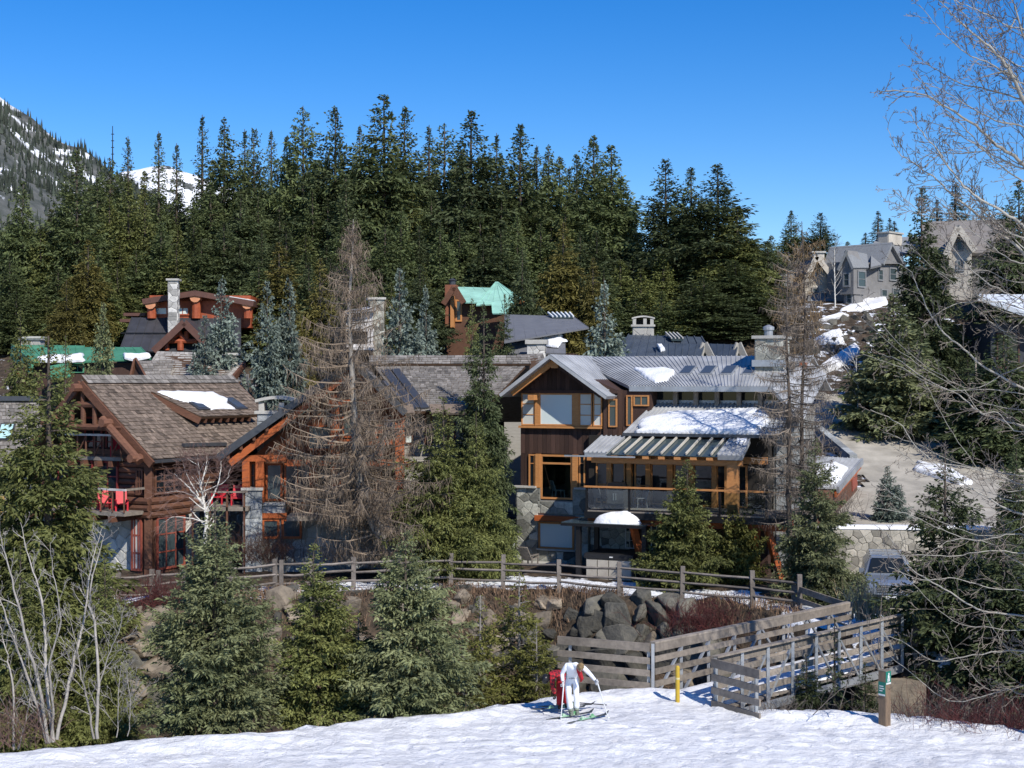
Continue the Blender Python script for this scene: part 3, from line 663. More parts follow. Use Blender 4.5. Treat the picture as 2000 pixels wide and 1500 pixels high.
def snow_slab(name, outline, m, label, th=.14, seed=1, cat='snow patch', rings=(1, .95, .86, .7, .45), hp=(0, .65, .9, 1, 1.05), rough=.3, group=None, sub=7):
    """snow lying on a surface: outline (world points), raised along the surface normal with an uneven top"""
    r = random.Random(seed); pts = [Vector(p) for p in outline]; out = []
    for i in range(len(pts)):
        a, b = pts[i], pts[(i + 1) % len(pts)]
        for j in range(sub):
            q = a.lerp(b, j / sub); out.append(q)
    c = sum(out, Vector()) / len(out); n = Vector((0, 0, 0))
    for i in range(len(out)): n += (out[i] - c).cross(out[(i + 1) % len(out)] - c)
    n.normalize()
    if n.z < 0: n = -n
    size = sum((q - c).length for q in out) / len(out)
    mb = MB(); k = len(out); vs = []
    for ri, hh in zip(rings, hp):
        for i, q in enumerate(out):
            jit = 1 + .10 * noise.noise(q * (2.6 / max(size, .3)) + Vector((seed, 0, 0))) + .07 * noise.noise(q * (7 / max(size, .3)) + Vector((0, seed, 0))) + (r.uniform(-.035, .035) if ri == 1 else 0)
            p = c + (q - c) * ri * jit; nn = noise.noise(p * 2.1 + Vector((0, seed, 0))) * rough + noise.noise(p * 6) * rough * .35
            vs.append(p + n * (th * hh * (1 + nn) - (.01 if ri == 1 else 0)))
    vs.append(c + n * th * (1.05 + noise.noise(c) * rough)); fs = []
    for j in range(len(rings) - 1):
        for i in range(k): fs.append((j * k + i, j * k + (i + 1) % k, (j + 1) * k + (i + 1) % k, (j + 1) * k + i))
    b = (len(rings) - 1) * k
    for i in range(k): fs.append((b + i, b + (i + 1) % k, len(vs) - 1))
    mb.mesh(vs, fs, .5)
    o = mb.build(name, m, smooth=True, at=c); tag(o, label, cat, group); return o
def rock(seed, sx, sy, sz, m, n=10, flat=.25):
    """faceted boulder: convex hull of random points"""
    r = random.Random(seed); bm = bmesh.new()
    for i in range(n + 5):
        v = Vector((r.gauss(0, 1), r.gauss(0, 1), r.gauss(0, 1))).normalized(); f = r.uniform(.78, 1.12)
        v = Vector([math.copysign(abs(c) ** .72, c) for c in v])
        bm.verts.new((v.x * sx * f, v.y * sy * f, v.z * sz * f))
    res = bmesh.ops.convex_hull(bm, input=bm.verts)
    bmesh.ops.delete(bm, geom=[g for g in bm.verts if not g.link_faces], context='VERTS')
    bmesh.ops.bevel(bm, geom=list(bm.edges), offset=min(sx, sy, sz) * .05, segments=1, affect='EDGES', profile=.6)
    me = bpy.data.meshes.new('rock'); bm.to_mesh(me); bm.free()
    a = me.attributes.new('tint', 'FLOAT', 'FACE'); t = r.uniform(.15, .9); a.data.foreach_set('value', np.full(len(me.polygons), t, dtype=np.float32))
    me.materials.append(m); return me
def chimney(fr, parent, u0, u1, v0, v1, z0, z1, size, m=None, seed=1, cap=.14, joined=True, capm=None, name='chimney'):
    core = MB(fr); core.box(u0 + .02, u1 - .02, v0 + .02, v1 - .02, z0, z1); c = core.build(name, M_mortar, parent)
    m = m or M_stone
    stones(fr, c, u0, u1, z0, z1, v0 + .02, size, m, seed, joined=joined)
    stones(fr, c, v0, v1, z0, z1, u0 + .02, size, m, seed + 3, axis='v', joined=joined)
    stones(fr, c, v0, v1, z0, z1, u1 - .02, size, m, seed + 5, axis='v', joined=joined, sgn=1)
    k = MB(fr); k.box(u0 - .12, u1 + .12, v0 - .12, v1 + .12, z1, z1 + cap); k.build('chimney_cap', capm or M_conc, c)
    return c
# ------------------------------------------------------------------ the large dark house with the grey metal roof (right)
A_ = Frame((.31, 67, 0), -23)
mh = thing('dark_wood_house', (.31, 67, .4), 'large dark brown wood and stone house with grey metal roofs and a deck', 'house')
U, Z = A_.U, A_.Z
ul0, ul1 = 0.0, U(1207, 0)                       # left wing
zb = .3; zst = Z(1080, 954, 0); zs2 = Z(1080, 832, 0); zh2 = Z(1080, 768, 0)
zeave = Z(1017, 765, 0); zpk = Z(1075, 704, 0)
um = U(1148, 0)                                   # right end of the window bay
zw1b, zw1t = Z(1085, 975, 0), Z(1085, 888, 0)
# --- walls: upper dark siding, each board its own piece
ww = MB(A_)
wu0, wu1 = U(1057, 0), U(1118, 0)                 # big first-floor window opening (a room lies behind it)
ww.box(.1, wu0, .08, 8.5, zst, zs2 - 1.0); ww.box(wu1, ul1, .08, 8.5, zst, zs2 - 1.0)
ww.box(wu0, wu1, .08, .3, zs2 - 1.3, zs2 - 1.0); ww.box(wu0, wu1, 3.2, 8.5, zst - .55, zs2 - 1.0)
ww.box(.1, ul1, .08, 8.5, zs2 - 1.0, zeave + .1)
ww.prism([(.1, .1, zeave + .1), (ul1 - .1, .1, zeave + .1), (U(1085, 0), .1, zpk - .05)], 6)
ww.box(wu0, wu1, .08, 3.2, zst - .75, zst - .6)
wall = ww.build('wall', M_siding, mh)
r = random.Random(3)
def boards(fr, parent, u0, u1, z0, ztop, v, w=.22, m=None, seed=1):
    r = random.Random(seed); k = max(1, round((u1 - u0) / w)); w = (u1 - u0) / k
    for i in range(k):
        a = u0 + i * w; zt_ = ztop(a + w / 2) if callable(ztop) else ztop
        if zt_ <= z0 + .05: continue
        mb = MB(fr); mb.box(a + .006, a + w - .006, v - .025 - r.uniform(0, .012), v, z0, zt_, r.uniform(.1, .9)); mb.build('siding_board', m or M_siding, parent)
boards(A_, mh, .08, um + .35, Z(1080, 886, 0), zs2 - .05, .08, seed=2)                    # band between floors
boards(A_, mh, .08, U(1052, 0) - .35, zst + .02, Z(1080, 886, 0) - .01, .08, seed=4)      # left of lower window
pk_u = U(1082, 0)
boards(A_, mh, .15, ul1 - .2, zh2 + .12, lambda u: zeave - .2 + (zpk - zeave) * (1 - abs(u - pk_u) / (pk_u if u < pk_u else (ul1 - pk_u))), .06, seed=5)
boards(A_, mh, U(1178, 0) + .02, ul1 - .02, zst + 1.0, zeave - .25, .0, seed=6)
# --- second floor window band (frames stand proud of the wall)
wz0, wz1 = zs2 + .02, zh2
tr = MB(A_); tr.box(U(1015, 0), U(1176, 0), -.16, .0, zs2 - .10, zs2 + .0); tr.build('window_sill', M_fir, mh)
window(A_, mh, U(1019, 0), U(1046, 0), wz0, wz1, .0, M_fir, G_curt, nx=1, nz=3, fw=.06)
window(A_, mh, U(1054, 0), U(1121, 0), wz0, wz1, -.03, M_fir, G_blind, fw=.07)
window(A_, mh, U(1132, 0), U(1157, 0), wz0, wz1, .0, M_fir, G_curt, nz=3, fw=.05)
window(A_, mh, U(1159, 0), U(1176, 0), wz0, wz1, .0, M_fir, G_curt, nz=3, fw=.05)
for a, b in ((1046, 1054), (1121, 1132)):
    q = MB(A_); q.box(U(a, 0) + .003, U(b, 0) - .003, -.10, .06, wz0, wz1 + .1); q.build('window_post', M_fir, mh)
window(A_, mh, U(1189, 0), U(1208, 0) - .05, Z(1195, 834, 0), Z(1195, 779, 0), -.03, M_fir, G_mid, fw=.06, zsplit=[Z(1195, 793, 0)])
# corner post band + beam under gable
q = MB(A_); q.box(.02, ul1, -.12, .05, zh2 + .004, zh2 + .14); q.build('beam', M_siding, mh)
# --- first floor window band
window(A_, mh, U(1033, 0), U(1046, 0), Z(1040, 953, 0), zw1t, .02, M_fir, G_dark, nz=1, fw=.07, zsplit=[Z(1040, 905, 0)])
window(A_, mh, wu0 - .02, wu1 + .02, Z(1085, 975, 0), zw1t, .02, M_fir, None, fw=.09, zsplit=[Z(1085, 905, 0)], bar=.09)
p = MB(A_); p.box(wu0 + .06, wu1 - .06, -.01, 0, Z(1085, 975, 0) + .08, zw1t - .08); p.build('pane', G_clear, mh)
window(A_, mh, U(1131, 0), U(1143, 0), Z(1140, 953, 0), zw1t, .02, M_fir, G_dark, fw=.07, zsplit=[Z(1140, 905, 0)])
for a, b in ((1047, 1056), (1119, 1129)):
    q = MB(A_); q.box(U(a, 0), U(b, 0), -.10, .06, Z(1085, 953, 0), zw1t + .02); q.build('window_post', M_fir, mh)
rm = MB(A_)                                        # the room behind the big window
rm.box(wu0 - 1.0, wu1 + .6, 3.1, 3.19, zst - .6, zs2 - 1.0, .3); rm.build('room_back_wall', mat('room_wall', (.16, .13, .10), rough=.9), mh)
# --- stone ground floor
sw = MB(A_); sw.box(-.08, U(1148, -.1), -.04, 8.4, zb - .6, zst - .55); sw.box(-.08, wu0 - .02, -.04, 8.4, zst - .55, zst); sw.box(wu1 + .02, U(1148, -.1), -.04, 8.4, zst - .55, zst)
base = sw.build('stone_base', M_mortar, mh)
ub = U(1148, -.1); zwb, zwt = Z(1085, 1072, -.1), Z(1085, 1020, -.1); uw0, uw1 = U(1052, -.1), U(1121, -.1)
k = 10
for (a, b, c, d) in ((-.08, uw0 - .05, zb - .3, zst), (uw0 - .05, wu0 - .05, zwt + .36, zst), (wu0 - .05, wu1 + .05, zwt + .36, zst - .6), (wu1 + .05, ub, zwt + .36, zst), (uw1 + .05, ub, zb - .3, zwt + .36), (uw0 - .05, uw1 + .05, zb - .3, zwb - .12)):
    stones(A_, base, a, b, c, d, -.04, .33, M_stone, k, proud=.06); k += 1
stones(A_, base, -.04, 6, zb - .3, zst, -.08, .36, M_stone, 31, axis='v', joined=True)
for a, b in ((-.2, U(1054, 0) - .12), (U(1120, 0) + .1, ub + .06)): ct = MB(A_); ct.box(a, b, -.24, .06, zst + .004, zst + .09); ct.build('stone_ledge', M_conc, mh)
window(A_, mh, uw0, uw1, zwb, zwt, -.06, M_fir, G_blind, fw=.08, depth=.08)
q = MB(A_); q.box(uw0 - .15, uw1 + 1.2, -.26, -.02, zwt + .05, zwt + .3); q.build('lintel_beam', M_timber, mh)
q = MB(A_); q.box(uw0 - .08, uw1 + .08, -.2, -.02, zwb - .09, zwb - .006); q.build('window_sill', M_conc, mh)
# --- gable roof of the left wing
v0, v1 = -1.25, 3.4
pk = A_.uz(1073, 692, v0); lf = A_.uz(974, 770, v0); rt = A_.uz(1186, 774, v0)
gl = ribbed(A_.w(pk[0], v0, pk[1]), A_.w(pk[0], v1 + 1, pk[1]), A_.w(lf[0], v1 + 1, lf[1]), A_.w(lf[0], v0, lf[1]), M_metal, mh, ribs=False, th=.16)
gr = ribbed(A_.w(pk[0] + .003, v0, pk[1] + .006), A_.w(pk[0], v1 + .6, pk[1] + .006), A_.w(rt[0], v1 - 2.4, rt[1]), A_.w(rt[0], v0, rt[1]), M_metal, mh, th=.16, pitch=.42, rib=.02)
for s_, e in ((lf, 'l'), (rt, 'r')):               # timber barge rafters
    q = MB(A_); d = .45 if e == 'l' else -.45
    q.beam((pk[0], v0 + .5, pk[1] - .34), (s_[0] + d, v0 + .5, s_[1] + .02), .12, .24); q.build('rafter', M_fir if e == 'l' else M_siding, mh)
q = MB(A_); q.box(pk[0] - .06, pk[0] + .28, v0 + .35, v0 + 1.1, pk[1] - .62, pk[1] - .26); q.build('ridge_beam_end', M_fir, mh)
q = MB(A_); q.box(lf[0] + 1.2, lf[0] + 1.5, v0 + .6, .06, zeave - .38, zeave - .14); q.build('eave_bracket', M_fir, mh)
# --- main long roof: ridge at the back, eave in front
ve = 0.55; zr = Z(1300, 696, 4.9)
eL = A_.uz(1228, 754, ve); eR = A_.uz(1528, 752, ve)
zE = eL[1]; uE1 = eR[0]; rL = U(1112, 4.9); uR1 = uE1 + .5
mR = (A_.w(rL, 4.9, zr), A_.w(uR1, 4.9, zr), A_.w(uE1, ve, zE), A_.w(eL[0], ve, zE))
ribbed(*mR, M_metal, mh, pitch=.24, th=.14)
nrm_main = -(mR[1] - mR[0]).cross(mR[3] - mR[0]).normalized()
ribbed(A_.w(uR1, 4.904, zr - .01), A_.w(rL, 4.904, zr - .01), A_.w(rL, 9.5, zr - 1.6), A_.w(uR1, 9.5, zr - 1.6), M_metal, mh, ribs=False)
fs_ = MB(A_); fs_.box(eL[0] + .03, uE1 - .03, ve - .03, ve + .03, zE - .24, zE - .02); fs_.build('fascia', M_galv, mh)
# upper wall below the main eave
uC0 = U(1285, 1.6)
q = MB(A_); q.box(ul1 - .05, uE1 - .3, 1.65, 8.4, zb, zE - .05); q.build('upper_wall', M_siding, mh)
bayv = .62
q = MB(A_); q.box(ul1 + .0, U(1272, bayv), bayv, 1.66, Z(1230, 905, bayv), zE - .2); q.build('bay_wall', M_siding, mh)
boards(A_, mh, ul1 + .02, U(1270, bayv), Z(1230, 905, bayv), Z(1230, 833, bayv), bayv, seed=8)
zc0, zc1 = Z(1250, 832, bayv), Z(1250, 772, bayv)
window(A_, mh, U(1224, bayv), U(1236, bayv), zc0, zc1, bayv - .02, M_fir, G_mid, fw=.06)
window(A_, mh, U(1238, bayv), U(1268, bayv), Z(1250, 793, bayv), zc1, bayv - .02, M_fir, G_mid, nx=2, fw=.06)
# clerestory: five grey posts with dark glazing
zk0, zk1 = Z(1400, 788, 1.5), zE - .2
cg = MB(A_); cg.box(U(1284, 1.6), uE1 - .4, 1.55, 1.64, zk0 + .05, zk1); cg.build('clerestory_glass', G_dark, mh)
cs = MB(A_); cs.box(U(1284, 1.6), uE1 - .35, 1.46, 1.545, zk0 - .02, zk0 + .14); cs.build('clerestory_sill', M_galv, mh)
for px in (1319, 1359, 1400, 1443, 1485):
    c = U(px, 1.2); q = MB(A_); q.box(c - .1, c + .1, 1.16, 1.36, zk0 - .35, zk1 + .1); q.build('clerestory_post', M_weather, mh)
    q = MB(A_); q.beam((c + .1, 1.3, zk1 - .05), (c + .55, .7, zE - .18), .07, .07); q.build('strut', M_weather, mh)
# --- middle lower roof (snow-covered shed)
vm1, vm0 = 1.45, -1.5
zt1 = Z(1390, 788, vm1); zt0 = Z(1300, 848, vm0)
mL1, mL0 = U(1280, vm1), U(1218, vm0); mR1, mR0 = U(1520, vm1), U(1500, vm0)
mid = (A_.w(mL1, vm1, zt1), A_.w(mR1 + .6, vm1, zt1), A_.w(mR0 + .5, vm0, zt0), A_.w(mL0, vm0, zt0))
ribbed(*mid, M_metal, mh, pitch=.2, rib=.05, th=.1)
n_mid = (mid[1] - mid[0]).cross(mid[3] - mid[0]).normalized()
q = MB(A_); q.beam((mL0, vm0 - .12, zt0 - .03), (mR0 + .4, vm0 - .12, zt0 - .03), .13, .13); q.build('gutter', M_gutter, mh)
# --- pergola roof over the deck
vp1, vp0 = -1.55, -3.3
zp1 = zt0 - .12; zp0 = Z(1170, 884, vp0)
pL1, pL0 = U(1176, vp1), U(1141, vp0); pR1, pR0 = U(1465, vp1), U(1449, vp0)
gL, gR = (U(1222, vp1), U(1184, vp0)), (U(1428, vp1), U(1401, vp0))
ribbed(A_.w(pL1, vp1, zp1), A_.w(gL[0], vp1, zp1), A_.w(gL[1], vp0, zp0), A_.w(pL0, vp0, zp0), M_metal, mh, pitch=.2, rib=.05, th=.22, name='canopy_end')
ribbed(A_.w(gR[0], vp1, zp1), A_.w(pR1, vp1, zp1), A_.w(pR0, vp0, zp0), A_.w(gR[1], vp0, zp0), M_metal, mh, pitch=.2, rib=.05, th=.22, name='canopy_end')
for i in range(9):
    f = (i + .5) / 9; a = gL[0] + (gR[0] - gL[0]) * f; b = gL[1] + (gR[1] - gL[1]) * f
    q = MB(A_); q.beam((a, vp1, zp1 + .02), (b, vp0, zp0 + .02), .055, .10, tint=.6); q.build('canopy_rafter', mat('pale_rafter', (.52, .48, .40), (.40, .36, .30), scale=3, tint=.2), mh)
pg = MB(A_); pg.slab([(gL[0], vp1, zp1 - .07), (gR[0], vp1, zp1 - .07), (gR[1], vp0, zp0 - .07), (gL[1], vp0, zp0 - .07)], .02); pg.build('canopy_glass', G_mid, mh)
q = MB(A_); q.box(pL0 + .2, pR0 - .1, vp0 + .35, vp0 + .6, zp0 - .46, zp0 - .24); q.build('canopy_beam', M_fir, mh)
q = MB(A_); q.box(U(1102, vp0), U(1240, vp0), vp0 - .02, vp0 + .05, zp0 - .2, zp0 - .13); q.build('steel_strip', M_galv, mh)
for i in range(7):
    a = gL[1] + (gR[1] - gL[1]) * (i + .5) / 7; q = MB(A_); q.box(a - .14, a + .14, vp0 + .03, vp0 + .85, zp0 - .235, zp0 - .1); q.build('rafter_tail', M_fir, mh)
# --- glazed wall behind the deck
vg = -.2; zd = Z(1300, 1003, -3.1)
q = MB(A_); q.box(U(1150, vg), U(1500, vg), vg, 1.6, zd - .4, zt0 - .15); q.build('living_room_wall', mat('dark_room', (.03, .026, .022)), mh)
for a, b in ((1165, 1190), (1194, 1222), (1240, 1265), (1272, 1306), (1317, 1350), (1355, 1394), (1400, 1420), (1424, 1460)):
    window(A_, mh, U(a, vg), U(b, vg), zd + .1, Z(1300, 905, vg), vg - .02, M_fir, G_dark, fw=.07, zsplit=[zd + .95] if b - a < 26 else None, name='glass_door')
for px in (1192, 1231, 1268, 1311, 1352, 1397, 1422):
    c = U(px, vg); q = MB(A_); q.box(c - .11, c + .11, vg - .22, vg - .01, zd, Z(1300, 888, vg)); q.build('timber_post', M_fir, mh)
q = MB(A_); c = U(1432, vp0 + .5); q.box(c - .22, c + .22, vp0 + .3, vp0 + .7, zd, zp0 - .24); q.build('timber_post', M_fir, mh)
q = MB(A_); q.box(U(1150, vg), U(1500, vg), vg - .26, vg - .02, Z(1300, 902, vg), Z(1300, 889, vg)); q.build('beam', M_fir, mh)
# --- deck
vd = -3.5; dl, dr = U(1143, vd), U(1545, vd); zdk = Z(1150, 996, vd)
q = MB(A_); q.box(dl, dr, vd, vg - .03, zdk - .1, zdk); q.build('deck_floor', M_weather, mh)
q = MB(A_); q.box(dl - .02, dr, vd - .08, vd - .003, zdk - .34, zdk - .06); q.build('deck_rim', M_black, mh)
q = MB(A_); q.box(dl, dr, vd + .3, vd + .55, zdk - .62, zdk - .13); q.build('deck_beam', M_timber, mh)
rh = .98
q = MB(A_); q.box(dl - .03, dr, vd - .1, vd + .06, zdk + rh, zdk + rh + .07); q.build('handrail', M_fir, mh)
for px in (1146, 1229, 1318, 1406, 1497):
    c = U(px, vd); q = MB(A_); q.box(c - .04, c + .04, vd - .05, vd + .03, zdk - .3, zdk + rh); q.build('railing_post', M_black, mh)
xs_ = [U(p, vd) for p in (1146, 1229, 1318, 1406, 1497)]
for a, b in zip(xs_, xs_[1:]):
    q = MB(A_); q.box(a + .06, b - .06, vd - .015, vd - .003, zdk + .08, zdk + rh - .06); q.build('railing_glass', G_clear, mh)
# deck props: slanted orange-red struts below the deck
for px, px2 in ((1236, 1262), (1478, 1462), (1500, 1530)):
    q = MB(A_); q.beam((U(px, vd + .4), vd + .4, zdk - .6), (U(px2, vd + .9), vd + .9, zb), .26, .26); q.build('deck_prop', M_timber, mh)
# lower rooms behind (dark) with two lattice windows
q = MB(A_); q.box(ub - .02, U(1500, .2), .2, 1.62, zb - .5, zd - .41); q.build('lower_wall', M_siding, mh)
stones(A_, mh, ub + .02, U(1230, .2), zb - .1, zdk - .65, .19, .35, M_stone, 55, joined=True)
for a, b in ((1222, 1240), (1272, 1295), (1300, 1330)):
    window(A_, mh, U(a, .2), U(b, .2), zb + 1.0, zdk - .55, .17, M_white, G_mid, nx=2, nz=4, fw=.05, bar=.03)
# --- stone chimney and right end wall
cu0, cu1 = U(1480, 3.2), U(1531, 3.2)
chimney(A_, mh, cu0, cu1, 2.6, 4.2, zE, Z(1500, 662, 3.2), .34, seed=61, joined=False)
q = MB(A_); q.lathe(((cu0 + cu1) / 2 - .1, 3.2, Z(1500, 660, 3.2) + .05), [(.2, 0), (.2, .3), (.26, .31), (.26, .45), (.05, .55)], 12); q.build('chimney_flue', M_galv, mh)
q = MB(A_); q.box(cu0 - .1, cu1 + .3, 2.45, 2.7, Z(1500, 716, 2.6), Z(1500, 703, 2.6)); q.build('chimney_flashing', M_galv, mh)
ue = uE1 - .3
stones(A_, mh, ue, ue + 1.3, zb - .2, zE - 1.6, .6, .3, M_slab, 71)
q = MB(A_); q.box(ue - .1, ue + 1.3, .62, 2.6, zb - .4, zE - .9); q.build('end_wall', M_mortar, mh)
q = MB(A_); q.slab([(uE1 - .2, ve - 1, zE - .1), (uE1 + .5, 4.0, zr - .3), (uE1 + 1.3, 4.0, zr - .9), (uE1 + 1.1, ve - 1, zE - 1.5)], .14); q.build('side_roof', M_metal, mh)
q = MB(A_); q.box(uE1 + .2, uE1 + .5, 3.2, 3.5, zE - .5, zr - .35); q.build('ridge_beam_end', M_timber, mh)
# skylights on the main roof
def on_roof(px, py): return on_plane(px, py, mR[0], nrm_main)
su = A_.u; sd = (mR[3] - mR[0]).normalized() if True else None
dn = nrm_main.cross(su).normalized(); dn = -dn if dn.z > 0 else dn
for px in (1343, 1383, 1424, 1466):
    c = on_roof(px, 724) + nrm_main * .06; f = MB(); w2, h2 = .31, .62
    f.slab([c - su * w2 - dn * h2, c + su * w2 - dn * h2, c + su * w2 + dn * h2, c - su * w2 + dn * h2], .16, raw=True)
    s_ = f.build('skylight', M_galv, mh)
    f = MB(); w2, h2 = .24, .54; c = c + nrm_main * .02; f.slab([c - su * w2 - dn * h2, c + su * w2 - dn * h2, c + su * w2 + dn * h2, c - su * w2 + dn * h2], .015, raw=True); f.build('pane', G_sky, s_)
# snow on the roofs
snow_slab('roof_snow', [on_roof(*p) for p in ((1238, 720), (1262, 722), (1300, 720), (1319, 724), (1312, 736), (1298, 746), (1280, 748), (1258, 738))], SNOW, 'small white snow patch on the upper grey metal roof left of the skylights', .14, 2)
snow_slab('roof_snow', [on_plane(px, py, mid[0], n_mid) for px, py in ((1244, 846), (1250, 826), (1284, 812), (1330, 806), (1380, 806), (1440, 802), (1480, 800), (1500, 806), (1496, 826), (1480, 850), (1445, 848), (1380, 848), (1300, 847))], SNOW, 'broad snow sheet on the lower shed roof above the deck', .20, 4, rings=(1, .97, .92, .82, .6, .3), hp=(0, .7, .9, 1, 1.02, 1.05))
snow_slab('roof_snow', [A_.w(gR[0] + .3, vp1 - .1, zp1 + .0), A_.w(pR1 - .1, vp1 - .1, zp1 + .0), A_.w(pR0 - .2, vp0 + .7, zp0 + .12), A_.w(gR[1] + .4, vp0 + .8, zp0 + .13)], SNOW, 'thin worn snow on the right end of the deck canopy', .05, 5)
# --- hot tub shelter in front of the stone base
hv = -4.3; zhr = Z(1180, 1027, hv)
sh = thing('hot_tub_shelter', A_.w(U(1190, hv), hv + 1, .35), 'black steel and glass shelter roof over the hot tub', 'shelter')
q = MB(A_); hu0, hu1 = U(1096, hv), U(1262, hv); q.box(hu0, hu1, hv, hv + 2.6, zhr + .06, zhr + .09); q.build('roof_glass', G_mid, sh)
q = MB(A_)
q.box(hu0, hu1, hv - .06, hv + .02, zhr - .06, zhr + .055); q.box(hu0, hu1, hv + 2.5, hv + 2.6, zhr - .06, zhr + .055)
q.build('roof_frame', M_black, sh)
for c in (U(1128, hv), U(1262, hv) - .12):
    for vv in (hv + .05, hv + 2.35):
        q = MB(A_); q.box(c - .1, c + .1, vv, vv + .2, .2, zhr - .065); q.build('post', M_black, sh)
snow_slab('roof_snow', [A_.w(*p) for p in ((U(1154, hv), hv + .3, zhr + .1), (U(1180, hv), hv + .12, zhr + .1), (U(1225, hv), hv + .2, zhr + .1), (U(1240, hv), hv + .7, zhr + .1), (U(1225, hv), hv + 1.7, zhr + .1), (U(1175, hv), hv + 1.8, zhr + .1))], SNOW, 'rounded heap of snow on the glass shelter roof', .44, 6, rings=(1, .92, .8, .6, .35), hp=(0, .35, .6, .85, 1))
ht = thing('hot_tub', A_.w(U(1195, hv + .6), hv + 1, .35), 'square hot tub with black cover and pale panelled side', 'hot tub')
t0, t1 = U(1141, hv + .3), U(1236, hv + .3); ztp = Z(1190, 1083, hv + .3)
q = MB(A_); q.box(t0 + .06, t1 - .06, hv + .36, hv + 2.3, .2, ztp - .22); q.build('tub_body', M_weather, ht)
for i in range(4):
    a = t0 + .08 + (t1 - t0 - .16) * i / 4; q = MB(A_); q.box(a + .02, a + (t1 - t0 - .16) / 4 - .02, hv + .31, hv + .355, .3, ztp - .26, .6 + .1 * (i % 2)); q.build('side_panel', mat('tub_panel', (.40, .37, .31), (.30, .27, .23), scale=3), ht)
q = MB(A_); q.box(t0, t1, hv + .3, hv + 2.36, ztp - .2, ztp); q.build('cover', mat('vinyl_cover', (.022, .022, .024), rough=.5, bump=.2, bscale=5), ht)
q = MB(A_); q.box((t0 + t1) / 2 + .05, (t0 + t1) / 2 + .2, hv + .28, hv + .297, ztp - .14, ztp - .09); q.build('cover_tag', M_white, ht)
st = thing('tub_step', A_.w(t1 + .3, hv + 1, .35), 'reddish brown wooden step block beside the hot tub', 'step')
for i, (dz, dv) in enumerate(((0, 0), (.35, .45))):
    q = MB(A_); q.box(t1 + .08, t1 + .6, hv + .5 + dv, hv + 1.6, .25 + dz, .58 + dz); q.build('tread', M_log, st)
# outdoor chairs by the corner of the house
def armchair(loc, rz, m, label, group=None, cat='chair', lean=.3, name='garden_chair'):
    t = thing(name, loc, label, cat, group, rz); t.scale = (.85, .85, .85)
    def bx(nm, a, b, w, h):
        q = MB(); q.beam(a, b, w, h); q.build_local(nm, m, t)
    bx('seat', (0, -.28, .38), (0, .26, .30), .52, .05); bx('backrest', (0, .24, .30), (0, .24 + lean, 1.0), .55, .05)
    for sx in (-.29, .29):
        bx('armrest', (sx, -.34, .56), (sx, .34, .54), .12, .03); bx('leg', (sx, -.3, 0), (sx, -.3, .54), .08, .03); bx('leg', (sx, .3, 0), (sx, .28, .53), .08, .03)
    return t
def _bl(s, name, m, parent):
    o = bpy.data.objects.new(name, s.data(name, m)); COL.objects.link(o); o.parent = parent; return o
MB.build_local = _bl
armchair(P(943, 1105, 64.5) * 1 + Vector((0, 0, .1)), .5, M_white, 'white slatted garden chair by the fence, left of the snow-topped table')
armchair(P(992, 1100, 64.2), -.2, M_galv, 'pale grey garden chair facing the fence beside the stone corner')
armchair(P(1035, 1104, 62.2), 2.6, M_weather, 'grey tilted garden chair in front of the stone wall', lean=.5)
tb = thing('garden_table', P(968, 1106, 64), 'low garden table heaped with snow near the stone corner', 'table')
q = MB(); q.lathe((0, 0, .42), [(.42, 0), (.42, .05)], 10); q.build_local('table_top', M_weather, tb)
for a in range(3):
    q = MB(); q.beam((.3 * math.cos(a * 2.1), .3 * math.sin(a * 2.1), 0), (.25 * math.cos(a * 2.1), .25 * math.sin(a * 2.1), .42), .06, .06); q.build_local('leg', M_weather, tb)
c = tb.location + Vector((0, 0, .48)); snow_slab('table_snow', [c + Vector((.42 * math.cos(a * .785), .42 * math.sin(a * .785), 0)) for a in range(8)], SNOW, 'white mound of snow on the low garden table', .4, 9, hp=(0, .5, .75, .95, 1))
pl = thing('planter', A_.w(.4, -.6, .3), 'low concrete planter ledge at the foot of the stone corner', 'planter')
q = MB(A_); q.box(-.7, 2.6, -.75, -.15, zb - .2, zb + .25); q.build('planter_wall', M_conc, pl)
# furniture on the deck and behind the big window
def cafe_chair(loc, rz, m, label, group=None):
    t = thing('dining_chair', loc, label, 'chair', group, rz)
    q = MB(); q.box(-.24, .24, -.24, .22, .43, .47); q.build_local('seat', m, t)
    q = MB(); q.slab([(-.24, .2, .46), (.24, .2, .46), (.22, .34, .92), (-.22, .34, .92)], .03); q.build_local('backrest', m, t)
    for sx in (-.21, .21):
        for sy in (-.21, .2): q = MB(); q.beam((sx, sy, .43), (sx * 1.15, sy * 1.15, 0), .035, .035); q.build_local('leg', m, t)
M_chair = mat('pale_chair_shell', (.62, .62, .55), rough=.5)
zf = zst - .6
cafe_chair(A_.w(wu0 + .5, .9, zf), 1.9, M_chair, 'pale shell chair behind the left side of the big corner window')
cafe_chair(A_.w(wu1 - .3, 1.1, zf), 3.3, mat('dark_chair', (.12, .09, .07)), 'dark chair behind the right side of the big corner window')
cafe_chair(A_.w(U(1175, vd + 1.4), vd + 1.4, zdk), 2.2, mat('deck_chair_grey', (.16, .16, .16)), 'grey chair on the deck nearest the stone pillar')
cafe_chair(A_.w(U(1250, vd + 1.6), vd + 1.6, zdk), -1.2, mat('deck_chair_grey', (.16, .16, .16)), 'grey chair in the middle of the deck before the glass doors')
bq = thing('barbecue', A_.w(U(1205, vd + .9), vd + .9, zdk), 'dark boxy barbecue with two doors standing on the deck', 'barbecue')
q = MB(A_); a = U(1190, vd + .9); b = U(1222, vd + .9); q.box(a, b, vd + .6, vd + 1.2, zdk + .05, zdk + .85); q.build('cabinet', mat('bbq', (.07, .07, .072), rough=.4), bq)
